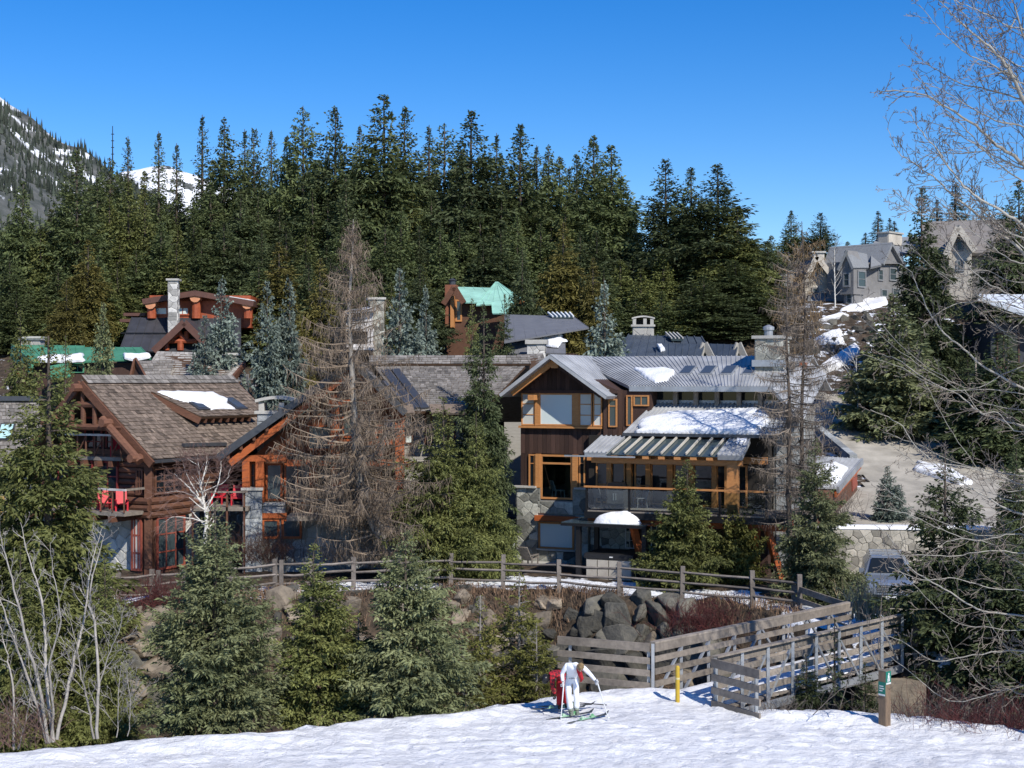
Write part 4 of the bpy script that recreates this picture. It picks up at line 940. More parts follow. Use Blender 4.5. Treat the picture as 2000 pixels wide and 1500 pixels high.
q = MB(A_); q.prism([(a, vd + .58, zdk + .86), (b, vd + .58, zdk + .86), (b - .06, vd + .58, zdk + 1.16), (a + .06, vd + .58, zdk + 1.16)], .62); q.build('lid', M_black, bq)
for i in (0, 1): q = MB(A_); q.box((a + b) / 2 - .1 + .12 * i, (a + b) / 2 - .07 + .12 * i, vd + .57, vd + .598, zdk + .4, zdk + .7); q.build('handle', M_galv, bq)
# ------------------------------------------------------------------ brown log chalet (left)
# local frame: u runs along the ridge (receding to the right), v away from the front eave
TH = 62; _o = P(299, 897, 62.5); B_ = Frame((_o.x, _o.y, 0), TH)
lc = thing('log_chalet', (_o.x, _o.y, .4), 'brown log chalet with a steep shake roof and red window frames', 'house')
zev = _o.z; vr = 4.0
rid = on_plane(159, 736, B_.w(0, vr, 0), B_.v); zrd = rid.z; uA = (rid - B_.o).dot(B_.u)
ridR = on_plane(455, 742, B_.w(0, vr, 0), B_.v); uB = (ridR - B_.o).dot(B_.u); zrd = (rid.z + ridR.z) / 2
uEr = uB + .6
RA, RB, RC, RD = B_.w(uA, vr, zrd), B_.w(uB, vr, zrd), B_.w(uEr, 0, zev), B_.w(0, 0, zev)
shakes('roof_shakes', RA, RB, RC, RD, M_shake, lc, course=.24, w=.2, seed=11)
q = MB(); q.slab([RB, RA, B_.w(0, 2 * vr, zev), B_.w(uEr, 2 * vr, zev)], .16, raw=True); q.build('rear_roof', M_shake, lc)
shakes('ridge_shakes', RA + Vector((0, 0, .16)), RB + Vector((0, 0, .16)), B_.w(uB, vr - .36, zrd - .22), B_.w(uA, vr - .36, zrd - .22), M_shakeg, lc, course=.2, w=.3, seed=12, under=.06)
nB = (RB - RA).cross(RD - RA).normalized(); nB = nB if nB.z > 0 else -nB
for a, b in ((RA, RD), (RA, B_.w(0, 2 * vr, zev)), (RB, RC)):
    q = MB(); off = Vector((0, 0, -.24)) - B_.u * .05 * (1 if a is RA else -1); q.beam(a + off, b + off, .14, .34, raw=True); q.build('barge_board', M_log, lc)
# gable wall & lower storeys as stacked logs; G_ faces the camera side gable, its u runs left to right, zero at the front corner
cu, cv = .35, .55
_c = B_.w(cu, cv, 0); G_ = Frame((_c.x, _c.y, 0), TH - 90); W_ = 2 * vr - 1.1
zf1 = G_.Z(240, 1000, -1.2); zf2 = G_.Z(200, 895, -1.0)
def logs(fr, parent, u0, u1, v, z0, z1, n, m=None, seed=1):
    r = random.Random(seed)
    for i in range(n):
        h = (z1 - z0) / n; z = z0 + (i + .5) * h
        q = MB(fr); q.tube([(u0 - .12, v, z), (u1 + .12, v, z)], h * .52, 8, r.uniform(.2, .8), raw=False); q.build('log', m or M_log, parent)
body = MB(B_); body.box(cu + .2, uEr - .6, cv + .16, 2 * vr - .6, .2, zev + .35); body.build('wall', M_log, lc)
g_ = MB(B_); g_.mesh([(cu + 1.0, .9, zev + .1), (cu + 1.0, 2 * vr - .9, zev + .1), (cu + 1.0, vr, zrd - .5), (uB - .6, .9, zev + .1), (uB - .6, 2 * vr - .9, zev + .1), (uB - .6, vr, zrd - .5)], [(0, 2, 1), (3, 4, 5), (0, 1, 4, 3), (0, 3, 5, 2), (1, 2, 5, 4)], raw=False); g_.build('gable_wall', M_siding, lc)
logs(G_, lc, -W_, -.1, .1, zf1 + .05, zev + .1, 9, seed=4)
RW = uEr - 1.0 - cu                                # right-hand wall seen along the eave
logs(B_, lc, cu + .1, uEr - .7, cv + .1, zf1 - .3, zev - .05, 9, seed=3)
for zc in (zf1 + .3, zf1 + .95, zf1 + 1.6):
    pl_ = MB(B_); pl_.box(cu + 2.2, uEr - .8, cv - .09, cv - .07, zc, zc + .05); pl_.build('chinking', mat('pale_chinking', (.55, .50, .42)), lc)
st_ = MB(B_); st_.box(cu + .12, uEr - .7, cv + .1, 2 * vr - .7, -.4, zf1 - .1); st_.build('stone_base', M_mortar, lc)
M_wst = mat('pale_base_stone', (.58, .57, .53), (.40, .39, .36), scale=4, rough=.85, tint=.35, bump=.5, bscale=12)
stones(G_, lc, -W_, G_.U(256, 0), -.2, zf1 - .45, .1, .42, M_wst, 23)
stones(B_, lc, cu + 2.3, uEr - .8, -.2, zf1 - .3, cv + .1, .42, M_wst, 22)
M_rbf = mat('red_brown_frame', (.32, .085, .055), (.23, .06, .04), rough=.6)
# corner post, window bays on both faces of the corner
q = MB(B_); q.beam((cu - .05, cv - .05, .1), (cu - .05, cv - .05, zev - .1), .34, .34); q.build('log_post', M_log, lc)
gw0 = G_.U(257, -.2); q = MB(G_); q.box(gw0 - .05, -.15, -.18, .12, .15, zf1 + .1); q.build('bay', M_log, lc)
window(G_, lc, gw0, -.22, .55, zf1 - .32, -.19, M_rbf, G_curt, nx=3, nz=3, fw=.1, bar=.06)
q = MB(B_); q.box(cu + .14, cu + 2.2, cv - .18, cv + .12, .15, zf1 + .1); q.build('bay', M_log, lc)
window(B_, lc, cu + .25, cu + 2.1, .55, zf1 - .32, cv - .19, M_rbf, G_mid, nx=3, nz=3, fw=.1, bar=.06)
for z in (zf1 - .2, zf1 + .1, zf1 + .4):
    q = MB(G_); q.tube([(gw0 - .2, -.2, z), (.2, -.2, z)], .16, 8, .3 + .4 * ((z * 7) % 1), raw=False); q.build('log', M_log, lc)
    q = MB(B_); q.tube([(cu - .2, cv - .2, z), (cu + 2.5, cv - .2, z)], .16, 8, .3 + .4 * ((z * 9) % 1), raw=False); q.build('log', M_log, lc)
window(G_, lc, gw0 + .1, -.3, zf1 + .65, zev - .45, -.02, M_log, G_dark, nx=2, nz=2, fw=.1, bar=.07)
window(B_, lc, cu + .3, cu + 2.2, zf1 + .65, zev - .45, cv - .02, M_log, G_dark, nx=3, nz=2, fw=.1, bar=.07)
# balconies in front of the gable
def gable_balcony(z, a, b, out, base, n):
    q = MB(G_); q.box(a, b, base - out, base - .003, z - .16, z); q.build('balcony_floor', M_weather, lc)
    q = MB(G_); q.beam((a - .1, base - out, z + .98), (b + .1, base - out, z + .98), .09, .09); q.build('handrail', mat('bleached_wood', (.60, .57, .54), (.38, .36, .34)), lc)
    q = MB(G_); q.beam((b, base - out, z + .98), (b, base - .02, z + .98), .09, .09); q.build('handrail', M_weather, lc)
    for i in range(n + 1):
        c = a + (b - a) * i / n; q = MB(G_); q.beam((c, base - out, z), (c, base - out, z + .95), .06, .06); q.build('baluster', M_log, lc)
        if i < n and i % 2: q = MB(G_); q.beam((c, base - out, z + .1), (c + (b - a) / n, base - out, z + .9), .05, .05); q.build('brace', M_log, lc)
    for i in range(5):
        c = a + (b - a) * (i + .5) / 5; q = MB(G_); q.box(c - .1, c + .1, base - out - .25, base - .02, z - .42, z - .17); q.build('joist', M_log, lc)
gable_balcony(zf2, -5.6, G_.U(236, -.2), 1.15, .95, 8)
gable_balcony(zf1, -6.0, G_.U(252, -1.2), 1.5, .0, 9)
for i in range(2): window(G_, lc, -4.7 + i * 1.3, -3.6 + i * 1.3, zf2 + .05, zf2 + 1.75, .93, M_redfr, G_dark, nx=2, nz=3, fw=.09, bar=.05, name='balcony_door')
for i in range(3): window(G_, lc, -6.0 + i * 1.5, -4.75 + i * 1.5, zf1 + .05, zf1 + 2.1, -.03, M_redfr, G_dark, nx=2, nz=3, fw=.09, bar=.05, name='balcony_door')
# gable timber truss, hanging under the roof edge
gc = -(vr - cv)                                      # gable centre in G_ u
def gl(u0, u1, z0, z1, v=-.45, r_=.15, nm='truss_log', t_=.6):
    q = MB(G_); q.tube([(u0, v, z0), (u1, v, z1)], r_, 8, t_, raw=False); q.build(nm, M_log, lc)
sl_ = (zrd - zev) / vr
for z in (zev + 1.35, zev + 2.35):
    hw = (zrd - z) / sl_ - .1; gl(gc - hw, gc + hw, z, z)
for du in (-1.3, -.7, 0, .7, 1.3): gl(gc + du, gc + du, zev + 1.35, zrd - .35 - abs(du) * sl_ if abs(du) < 1 else zev + 2.3, r_=.12, t_=.5)
gl(gc + 1.4, gc + vr - .4, zrd - 1.4 * sl_ - .55, zev - .1, v=-.75, r_=.19, nm='log_rafter', t_=.8)
gl(gc - 1.4, gc - vr + .4, zrd - 1.4 * sl_ - .55, zev - .1, v=-.75, r_=.19, nm='log_rafter', t_=.8)
for du, z in ((0, zrd - .42), (1.75, zrd - 1.75 * sl_ - .42), (-1.75, zrd - 1.75 * sl_ - .42), (vr - .6, zev + .05), (-vr + .6, zev + .05)):
    q = MB(G_); q.tube([(gc + du, -1.15, z), (gc + du, .9, z)], .19, 8, .85, raw=False); q.build('purlin', M_log, lc)
# shed dormer with snow and two skylights
dA, dB = on_plane(293, 766, RA, nB), on_plane(418, 766, RA, nB)
def loc(p): d = p - B_.o; return Vector((d.dot(B_.u), d.dot(B_.v), p.z))
ld = loc(dA); le = loc(dB)
dv0 = 1.15; dz0 = zev + (zrd - zev) * dv0 / vr + 1.05
d0 = B_.uz(391, 818, dv0); d1 = B_.uz(505, 806, dv0); dz = (d0[1] + d1[1]) / 2
DA, DB, DC, DD = B_.w(ld.x, ld.y, ld.z + .05), B_.w(le.x + .6, ld.y, ld.z + .05), B_.w(d1[0], dv0, dz), B_.w(d0[0], dv0, dz)
shakes('dormer_shakes', DA, DB, DC, DD, M_shake, lc, course=.24, w=.2, seed=13)
nD = (DB - DA).cross(DD - DA).normalized(); nD = nD if nD.z > 0 else -nD
q = MB(); q.beam(DA + Vector((0, 0, -.2)), DD + Vector((0, 0, -.2)), .16, .3, raw=True); q.build('barge_board', M_log, lc)
dw = dv0 + .75
q = MB(B_); zro = zev + (zrd - zev) * dw / vr - .2
q.box(d0[0] + .5, d1[0] - .5, dw, dw + 1.6, zro, dz + .15); q.build('dormer_wall', M_log, lc)
for i in range(7):
    c = d0[0] + .55 + (d1[0] - d0[0] - 1.1) * i / 6; q = MB(B_); q.beam((c, dw + .1, dz + .02), (c, dv0 + .1, dz - .22), .12, .2); q.build('rafter_tail', M_fir if False else M_log, lc)
a_ = d1[0] - 1.35; window(B_, lc, a_, a_ + .6, dz - .95, dz - .12, dw - .02, M_redp, G_mid, fw=.08)
for px, py in ((384, 791), (458, 790)):
    c = on_plane(px, py, DA, nD) + nD * .1; s1 = B_.u; s2 = nD.cross(s1)
    f = MB(); f.slab([c - s1 * .42 - s2 * .55, c + s1 * .42 - s2 * .55, c + s1 * .42 + s2 * .55, c - s1 * .42 + s2 * .55], .14, raw=True); sk_ = f.build('skylight', M_gutter, lc)
    c = c + nD * .02; f = MB(); f.slab([c - s1 * .3 - s2 * .43, c + s1 * .3 - s2 * .43, c + s1 * .3 + s2 * .43, c - s1 * .3 + s2 * .43], .015, raw=True); f.build('pane', G_sky, sk_)
snow_slab('roof_snow', [on_plane(px, py, DA, nD) + nD * .05 for px, py in ((312, 767), (360, 767), (415, 768), (432, 776), (446, 782), (440, 790), (456, 800), (410, 801), (395, 794), (368, 788), (350, 784), (333, 778))], SNOW, 'white snow sheet on the dormer of the brown log chalet', .1, 3, rings=(1, .95, .85, .6, .3))
q = MB(); q.beam(on_plane(355, 873, RA, nB) + nB * .12, on_plane(438, 871, RA, nB) + nB * .12, .16, .16, raw=True); q.build('snow_guard_log', M_gutter, lc)
q = MB(B_); q.beam((-.0, -.06, zev - .1), (uEr, -.06, zev - .1), .12, .14); q.build('gutter', M_gutter, lc)
q = MB(B_); q.beam((cu + 3.4, cv - .1, .2), (cu + 3.4, cv - .1, zf1), .16, .16); q.build('downpipe', M_black, lc)
armchair(G_.w(G_.U(236, -.8), -.75, zf1), .3, M_redp, 'red wooden deck chair on the lower balcony, nearest the corner of the log chalet')
armchair(G_.w(G_.U(205, -.8), -.8, zf1), .5, M_redp, 'red wooden deck chair deeper on the lower balcony of the log chalet')
armchair(G_.w(G_.U(226, .3), .35, zf2), .3, M_redp, 'red chair on the upper balcony under the chalet gable')
# terrace at the right of the chalet with two red chairs
tr_ = thing('side_terrace', B_.w(uEr - .5, -.4, .4), 'raised timber terrace between the log chalet and the stone pier', 'terrace')
tx = P(448, 985, 63); ty = tx.z
q = MB(); q.box(tx.x - 1.6, tx.x + .9, 62.5, 65.5, tx.z - .25, tx.z - .08); q.build('terrace_floor', M_weather, tr_)
q = MB(); q.box(tx.x - 1.6, tx.x + .9, 62.42, 62.497, tx.z + .55, tx.z + .62); q.build('terrace_rail', M_weather, tr_)
for i in range(4): q = MB(); q.box(tx.x - 1.55 + .75 * i, tx.x - 1.47 + .75 * i, 62.5, 62.58, .2, tx.z + .55); q.build('post', M_log, tr_)
armchair(Vector((tx.x + .25, 63.6, tx.z - .08)), .1, M_redp, 'red deck chair on the terrace beside the grey stone pier')
armchair(Vector((tx.x - .65, 64.1, tx.z - .08)), -.3, M_redp, 'red deck chair left of its twin on the side terrace')
# ------------------------------------------------------------------ orange timber chalet (middle)
YC = 64.0
C_ = Frame((0, YC, 0), 3); CU, CZf = C_.U, C_.Z
mc = thing('timber_chalet', C_.w(CU(650, 0), 0, .4), 'chalet with orange timber posts, shake roof and stone piers behind the leafless larch', 'house')
cz0 = .4
# back body
bu0, bu1 = CU(515, .6), CU(905, 3)
q = MB(C_); q.box(bu0, CU(782, .6), .7, 8, cz0 - .4, CZf(600, 830, .7)); q.build('wall', mat('grey_brown_wall', (.16, .12, .09), (.11, .08, .06), scale=4), mc)
sg = MB(C_); sg.box(CU(784, 1.5), CU(915, 1.5), 1.6, 8, cz0 - .4, CZf(830, 800, 1.5)); sg.build('side_wall', M_grsid, mc)
z_ = cz0 + 1
r = random.Random(8)
k = 22; za, zb2 = CZf(830, 960, 1.5), CZf(830, 806, 1.5)
for i in range(k):
    q = MB(C_); h = (zb2 - za) / k; q.box(CU(785, 1.5), CU(913, 1.5), 1.56 - .02 * 1, 1.6, za + i * h, za + (i + .93) * h, r.uniform(.2, .8)); q.build('siding_board', M_grsid, mc)
for a, b in ((789, 808), (829, 845), (873, 890)): window(C_, mc, CU(a, 1.5), CU(b, 1.5), CZf(800, 868, 1.5), CZf(800, 806, 1.5), 1.53, M_log, G_blind if a < 800 else G_mid, fw=.09, nz=2)
# main shake roof with the ridge along the picture
rv = 6.5; zR = CZf(800, 706, rv); zE_ = CZf(830, 803, .4)
rA, rB, rC, rD = C_.w(CU(722, rv), rv, zR), C_.w(CU(1035, rv), rv, zR), C_.w(CU(925, .4) + .4, .4, zE_), C_.w(CU(800, .4), .4, zE_)
shakes('roof_shakes', rA, rB, rC, rD, M_shakeg, mc, course=.26, w=.24, seed=17)
shakes('ridge_shakes', rA + Vector((0, 0, .3)), rB + Vector((0, 0, .3)), rB + C_.v * -.75 + Vector((0, 0, -.12)), rA + C_.v * -.75 + Vector((0, 0, -.12)), M_shakeg, mc, course=.2, w=.3, seed=18, under=.1)
q = MB(); q.slab([rB, rA, C_.w(CU(700, rv), rv + 5, zR - 3), C_.w(CU(1035, rv), rv + 5, zR - 3)], .15, raw=True); q.build('rear_roof', M_shakeg, mc)
# front gable, asymmetrical
gv = -.6; gp = C_.uz(690, 702, gv); gl_ = C_.uz(425, 889, gv); gr_ = C_.uz(792, 802, gv)
PA, PB = C_.w(gp[0], gv, gp[1]), C_.w(gp[0], 6, gp[1])
q = MB(); q.slab([PA, PB, C_.w(gl_[0], 6, gl_[1]), C_.w(gl_[0], gv, gl_[1])], .2, raw=True); q.build('gable_roof', M_shakeg, mc)
shakes('gable_shakes', PB, PA, C_.w(gr_[0], gv, gr_[1]), C_.w(gr_[0], 3.0, gr_[1]), M_shakeg, mc, course=.26, w=.22, seed=19)
for s_ in (gl_, gr_):
    q = MB(C_); q.beam((gp[0], gv - .06, gp[1] - .12), (s_[0], gv - .06, s_[1] - .12), .1, .3); q.build('fascia', M_gutter, mc)
    q = MB(C_); q.beam((gp[0], gv + .25, gp[1] - .45), (s_[0] + (.5 if s_ is gl_ else -.1), gv + .25, s_[1] - .38), .18, .3); q.build('rafter', M_timber, mc)
# valley gutters, small lower roofs to the right
q = MB(C_); q.beam((CU(748, 1), .9, CZf(748, 745, 1)), (CU(806, .2), .1, CZf(806, 800, .2)), .3, .1); q.build('valley_flashing', M_gutter, mc)
for a, b in ((787, 806), (838, 862), (866, 905)):
    q = MB(C_); q.slab([(CU(a, .2), .2, CZf(a, 789, .2)), (CU(b, .2), .2, CZf(b, 789, .2)), (CU(b, -.4) + .1, -.5, CZf(b, 806, -.4)), (CU(a, -.4) + .1, -.5, CZf(a, 806, -.4))], .1); q.build('eave_board', M_shake, mc)
nM = (rB - rA).cross(rD - rA).normalized(); nM = nM if nM.z > 0 else -nM
for a, b in (((752, 726), (812, 800)), ((772, 724), (830, 800))):    # dark metal strips beside the valley
    q = MB(); q.beam(on_plane(*a, rA, nM) + nM * .08, on_plane(*b, rA, nM) + nM * .08, .38, .06, up=nM, raw=True); q.build('metal_strip', M_gutter, mc)
# gable infill
gi = MB(C_); gi.mesh([(gl_[0] + 1.4, .55, gl_[1] - .1), (CU(783, .5), .55, gl_[1] - .1), (CU(783, .5), .55, gr_[1] - .2), (gp[0], .55, gp[1] - .5)], [(0, 1, 2, 3)], raw=False)
gi.build('gable_wall', mat('orange_gable', (.22, .075, .03), (.15, .05, .02), scale=4), mc)
# timber posts and beams
tp = MB
def cpost(px, y0, y1, w=.34, v=.1, m=M_timber):
    q = MB(C_); c = CU(px, v); q.box(c - w / 2, c + w / 2, v - w / 2, v + w / 2, CZf(px, y1, v), CZf(px, y0, v)); q.build('timber_post', m, mc)
def cbeam(px0, px1, y0, y1, v=.05, d=.3):
    q = MB(C_); q.box(CU(px0, v), CU(px1, v), v - d / 2, v + d / 2, CZf(px0, y1, v), CZf(px0, y0, v)); q.build('timber_beam', M_timber, mc)
cpost(481, 901, 956, .32, -.02); cpost(508, 901, 985, .36, -.02); cpost(781, 808, 1060, .40, -.1); cpost(655, 770, 965, .36, .1); cpost(740, 830, 890, .3, .2); cpost(612, 905, 1000, .3, .15); cpost(667, 965, 1010, .28, -.3); cpost(722, 965, 1008, .2, -.3)
cbeam(458, 560, 889, 901, -.02, .34); cbeam(561, 782, 898, 910, .05); cbeam(783, 815, 902, 913, .05); cbeam(640, 790, 858, 868, .1); cbeam(640, 730, 781, 790, .12)
for a, b in ((495, 862), (520, 842)): pass
for px in (450, 475, 500, 525): 
    q = MB(C_); c = CU(px, .1); zt_ = gl_[1] + (px - 425) / 265 * (gp[1] - gl_[1]) * 1.0; q.box(c - .06, c + .06, gv, .5, zt_ - .55, zt_ - .33); q.build('rafter_tail', M_log, mc)
for a, b, c, d, nx, nz, gm in ((519, 552, 905, 978, 1, 1, G_mid), (555, 608, 905, 985, 2, 1, G_dark), (617, 650, 905, 985, 1, 1, G_dark), (662, 735, 905, 985, 2, 1, G_dark), (742, 774, 905, 985, 1, 1, G_dark), (668, 734, 800, 855, 2, 1, G_mid), (746, 776, 815, 856, 1, 1, G_blind), (488, 500, 903, 955, 1, 2, G_mid), (600, 648, 830, 880, 1, 1, G_mid)):
    window(C_, mc, CU(a, .5), CU(b, .5), CZf(a, d, .5), CZf(a, c, .5), .52, M_timber, gm, nx=nx, nz=nz, fw=.09)
q = MB(C_); q.box(CU(512, .6), CU(785, .6), .56, .7, CZf(600, 1000, .6), CZf(600, 898, .6)); q.build('inner_wall', M_log, mc)
# stone piers and base
sp = MB(C_); sp.box(CU(474, -.3), CU(512, -.3), -.28, 1.2, cz0 - .5, CZf(490, 956, -.3)); sp.box(CU(512, -.3), CU(556, -.3), -.1, 1.2, cz0 - .5, CZf(530, 987, -.3)); sp.box(CU(556, -.3), CU(780, 0), .1, 6, cz0 - .5, CZf(600, 1010, 0)); s2_ = sp.build('stone_base', M_mortar, mc)
stones(C_, s2_, CU(474, -.3), CU(512, -.3), cz0 - .3, CZf(490, 957, -.3), -.28, .42, M_slab, 41)
stones(C_, s2_, CU(513, -.1), CU(555, -.1), CZf(530, 1010, -.1), CZf(530, 987, -.1), -.1, .4, M_slab, 42)
stones(C_, s2_, CU(556, .1), CU(776, .1), cz0 - .3, CZf(600, 1012, .1), .1, .45, M_slab, 43, joined=True)
for a, b, y in ((471, 513, 954), (509, 555, 984)):
    q = MB(C_); q.box(CU(a, -.3), CU(b, -.3) + .02, -.4 if a < 500 else -.2, .3, CZf(a, y + 4, -.3) + .004, CZf(a, y, -.3) + .03); q.build('stone_ledge', M_conc, mc)
cbeam(506, 560, 1002, 1012, -.12, .26)
for a, b in ((512, 546), (550, 590)): window(C_, mc, CU(a, -.1), CU(b, -.1), CZf(a, 1052, -.1), CZf(a, 1013, -.1), -.12, M_timber, G_mid, fw=.1)
# deck with baluster rail
dv = -1.7; dz_ = CZf(700, 1008, dv)
q = MB(C_); q.box(CU(560, dv), CU(790, dv), dv, .08, dz_ - .2, dz_); q.build('deck_floor', M_weather, mc)
q = MB(C_); q.box(CU(640, dv), CU(790, dv), dv - .06, dv + .06, dz_ + .88, dz_ + .95); q.build('handrail', M_weather, mc)
nb = 30
for i in range(nb + 1):
    c = CU(640, dv) + (CU(788, dv) - CU(640, dv)) * i / nb; q = MB(C_); q.box(c - .018, c + .018, dv - .02, dv + .02, dz_, dz_ + .88); q.build('baluster', M_black, mc)
q = MB(C_); q.box(CU(640, dv), CU(672, dv), dv - .05, dv + .25, dz_ - .1, dz_ + 1.0); q.build('rail_pier', M_slab, mc)
snow_slab('deck_snow', [C_.w(CU(a, v), v, dz_ + .005) for a, v in ((675, dv + .15), (782, dv + .15), (782, dv + 1.1), (675, dv + 1.0))], SNOW, 'strip of snow along the deck edge of the timber chalet', .1, 7)
# chimney with arched cap
cu0, cu1 = CU(504, 3), CU(578, 3)
ch = chimney(C_, mc, cu0, cu1, 2.7, 4.1, CZf(540, 905, 3), CZf(540, 808, 3), .45, m=M_slab, seed=45, joined=False)
zc_ = CZf(540, 804, 3)
for a in (cu0 + .05, (cu0 + cu1) / 2 + .1, cu1 - .25):
    q = MB(C_); q.box(a, a + .25, 2.8, 4.0, zc_, zc_ + .42); q.build('cap_post', M_conc, ch)
q = MB(C_); kk = 9; prof = [(cu0 - .1 + (cu1 - cu0 + .2) * i / kk, zc_ + .43 + .16 * math.sin(math.pi * i / kk)) for i in range(kk + 1)]
for (a, z0), (b, z1) in zip(prof, prof[1:]): q.mesh([(a, 2.65, z0), (b, 2.65, z1), (b, 2.65, z1 + .14), (a, 2.65, z0 + .14), (a, 4.15, z0), (b, 4.15, z1), (b, 4.15, z1 + .14), (a, 4.15, z0 + .14)], [(0, 1, 2, 3), (3, 2, 6, 7), (0, 4, 5, 1), (5, 4, 7, 6)], raw=False)
q.build('arched_cap', M_conc, ch)
# wood bench / table seen on deck
cafe_chair(C_.w(CU(745, -.8), -.8, dz_), .3, mat('deck_chair_grey', (.16, .16, .16)), 'grey chair on the timber chalet deck behind the balusters')
# ------------------------------------------------------------------ chalet at the far left edge
D_ = Frame((0, 68, 0), 4)
fc = thing('shake_roof_chalet', D_.w(D_.U(20, 0), 0, .5), 'grey shake roofed chalet cut off by the left edge with a glass skylight', 'house')
e0, e1 = D_.uz(0, 915, 0), D_.uz(78, 912, 0); rz_ = D_.Z(40, 783, 3.4)
fA, fB, fC, fD = D_.w(D_.U(-80, 3.4), 3.4, rz_), D_.w(D_.U(75, 3.4), 3.4, rz_), D_.w(D_.U(95, 0), 0, e0[1]), D_.w(D_.U(-80, 0), 0, e0[1])
shakes('roof_shakes', fA, fB, fC, fD, M_shakeg, fc, course=.26, w=.22, seed=23)
q = MB(); q.slab([fB, fA, fA + D_.v * 4 - Vector((0, 0, 3)), fB + D_.v * 4 - Vector((0, 0, 3))], .15, raw=True); q.build('rear_roof', M_shakeg, fc)
q = MB(D_); q.beam((D_.U(-80, 3.4), 3.35, rz_ + .12), (D_.U(82, 3.4), 3.35, rz_ + .12), .35, .22); q.build('ridge_cap', M_gutter, fc)
nF = (fB - fA).cross(fD - fA).normalized(); nF = nF if nF.z > 0 else -nF; c = on_plane(12, 846, fA, nF); s2 = nF.cross(D_.u)
f = MB(); f.slab([c - D_.u * .35 - s2 * .55, c + D_.u * .35 - s2 * .55, c + D_.u * .35 + s2 * .55, c - D_.u * .35 + s2 * .55], .1, raw=True)
f2 = [p + nF * .12 for p in ()]
for v in f.v: v += nF * .12
sk_ = f.build('skylight', M_gutter, fc)
f = MB(); cc = c + nF * .14; f.slab([cc - D_.u * .28 - s2 * .47, cc + D_.u * .28 - s2 * .47, cc + D_.u * .28 + s2 * .47, cc - D_.u * .28 + s2 * .47], .015, raw=True); f.build('pane', glass('pale_teal_glass', (.42, .62, .60), .08), sk_)
q = MB(D_); q.box(D_.U(-75, .6), D_.U(70, .6), .7, 6.5, 0, e0[1] + .3); q.build('wall', M_grsid, fc)
q = MB(D_); q.box(D_.U(-75, .6), D_.U(8, .6), .6, .695, D_.Z(0, 1020, .6), D_.Z(0, 970, .6)); q.build('wall_panel', mat('ochre_panel', (.5, .33, .11)), fc)
window(D_, fc, D_.U(14, .6), D_.U(40, .6), D_.Z(20, 1000, .6), D_.Z(20, 955, .6), .66, M_weather, G_mid)
# ------------------------------------------------------------------ houses further back
def base_z(x, y): return float(terrain_z(np.array(x), np.array(y)))
def simple_house(name, px, Y, ang, label):
    o = P(px, 740, Y); f = Frame((o.x, Y, 0), ang); t = thing(name, (o.x, Y, base_z(o.x, Y)), label, 'house'); return f, t
# green roof, far left
f, t = simple_house('green_roof_house', 160, 84, 4, 'low house with a bright green metal roof and snow along its eaves')
Q = lambda px, py, v: f.pt(px, py, v)
ribbed(Q(22, 673, 5), Q(165, 675, 5), Q(165, 708, 1), Q(62, 705, 1), M_gmetal, t, pitch=.5)
ribbed(Q(160, 678, 4.8), Q(275, 678, 4.8), Q(295, 700, 1.2), Q(165, 706, 1.2), M_gmetal, t, pitch=.5)
ribbed(Q(95, 715, .2), Q(132, 708, .8), Q(138, 735, -.8), Q(100, 738, -.8), M_gmetal, t, pitch=.5)
q = MB(); q.slab([Q(22, 673, 5), Q(62, 705, 1), Q(58, 730, 1), Q(20, 700, 5)], .15, raw=True); q.build('hip_roof', M_gmetal, t)
q = MB(f); q.box(f.U(45, 1.6), f.U(285, 1.6), 1.6, 6, base_z(t.location.x, 84) - 2, f.Z(160, 709, 1.6)); q.build('wall', M_siding, t)
window(f, t, f.U(126, 1.6), f.U(165, 1.6), f.Z(140, 728, 1.6), f.Z(140, 712, 1.6), 1.58, M_gmetal, G_dark, nx=3, fw=.08)
q = MB(f); q.box(f.U(32, 3), f.U(60, 3), 3, 4, f.Z(40, 735, 3), f.Z(40, 729, 3)); q.build('log_wall_end', M_timber, t)
c = chimney(f, t, f.U(40, 5.5), f.U(78, 5.5), 5.5, 6.6, f.Z(60, 690, 5.5), f.Z(60, 664, 5.5), .35, seed=81, m=M_conc)
q = MB(f); q.box(f.U(36, 5.5), f.U(82, 5.5), 5.3, 6.8, f.Z(60, 661, 5.5), f.Z(60, 657, 5.5)); q.build('cap_slab', M_conc, c)
snow_slab('roof_snow', [Q(a, b, v) + Vector((0, 0, .1)) for a, b, v in ((70, 704, 1.1), (100, 698, 1.8), (135, 702, 1.4), (164, 697, 2), (166, 710, .95), (120, 712, .95), (80, 711, .95))], SNOW, 'snow strip along the left eave of the green metal roof', .2, 21)
snow_slab('roof_snow', [Q(a, b, v) + Vector((0, 0, .1)) for a, b, v in ((240, 697, 1.8), (262, 700, 1.5), (292, 696, 1.6), (295, 702, 1.1), (260, 709, 1), (242, 704, 1.1))], SNOW, 'snow strip on the right end of the green metal roof', .2, 22)
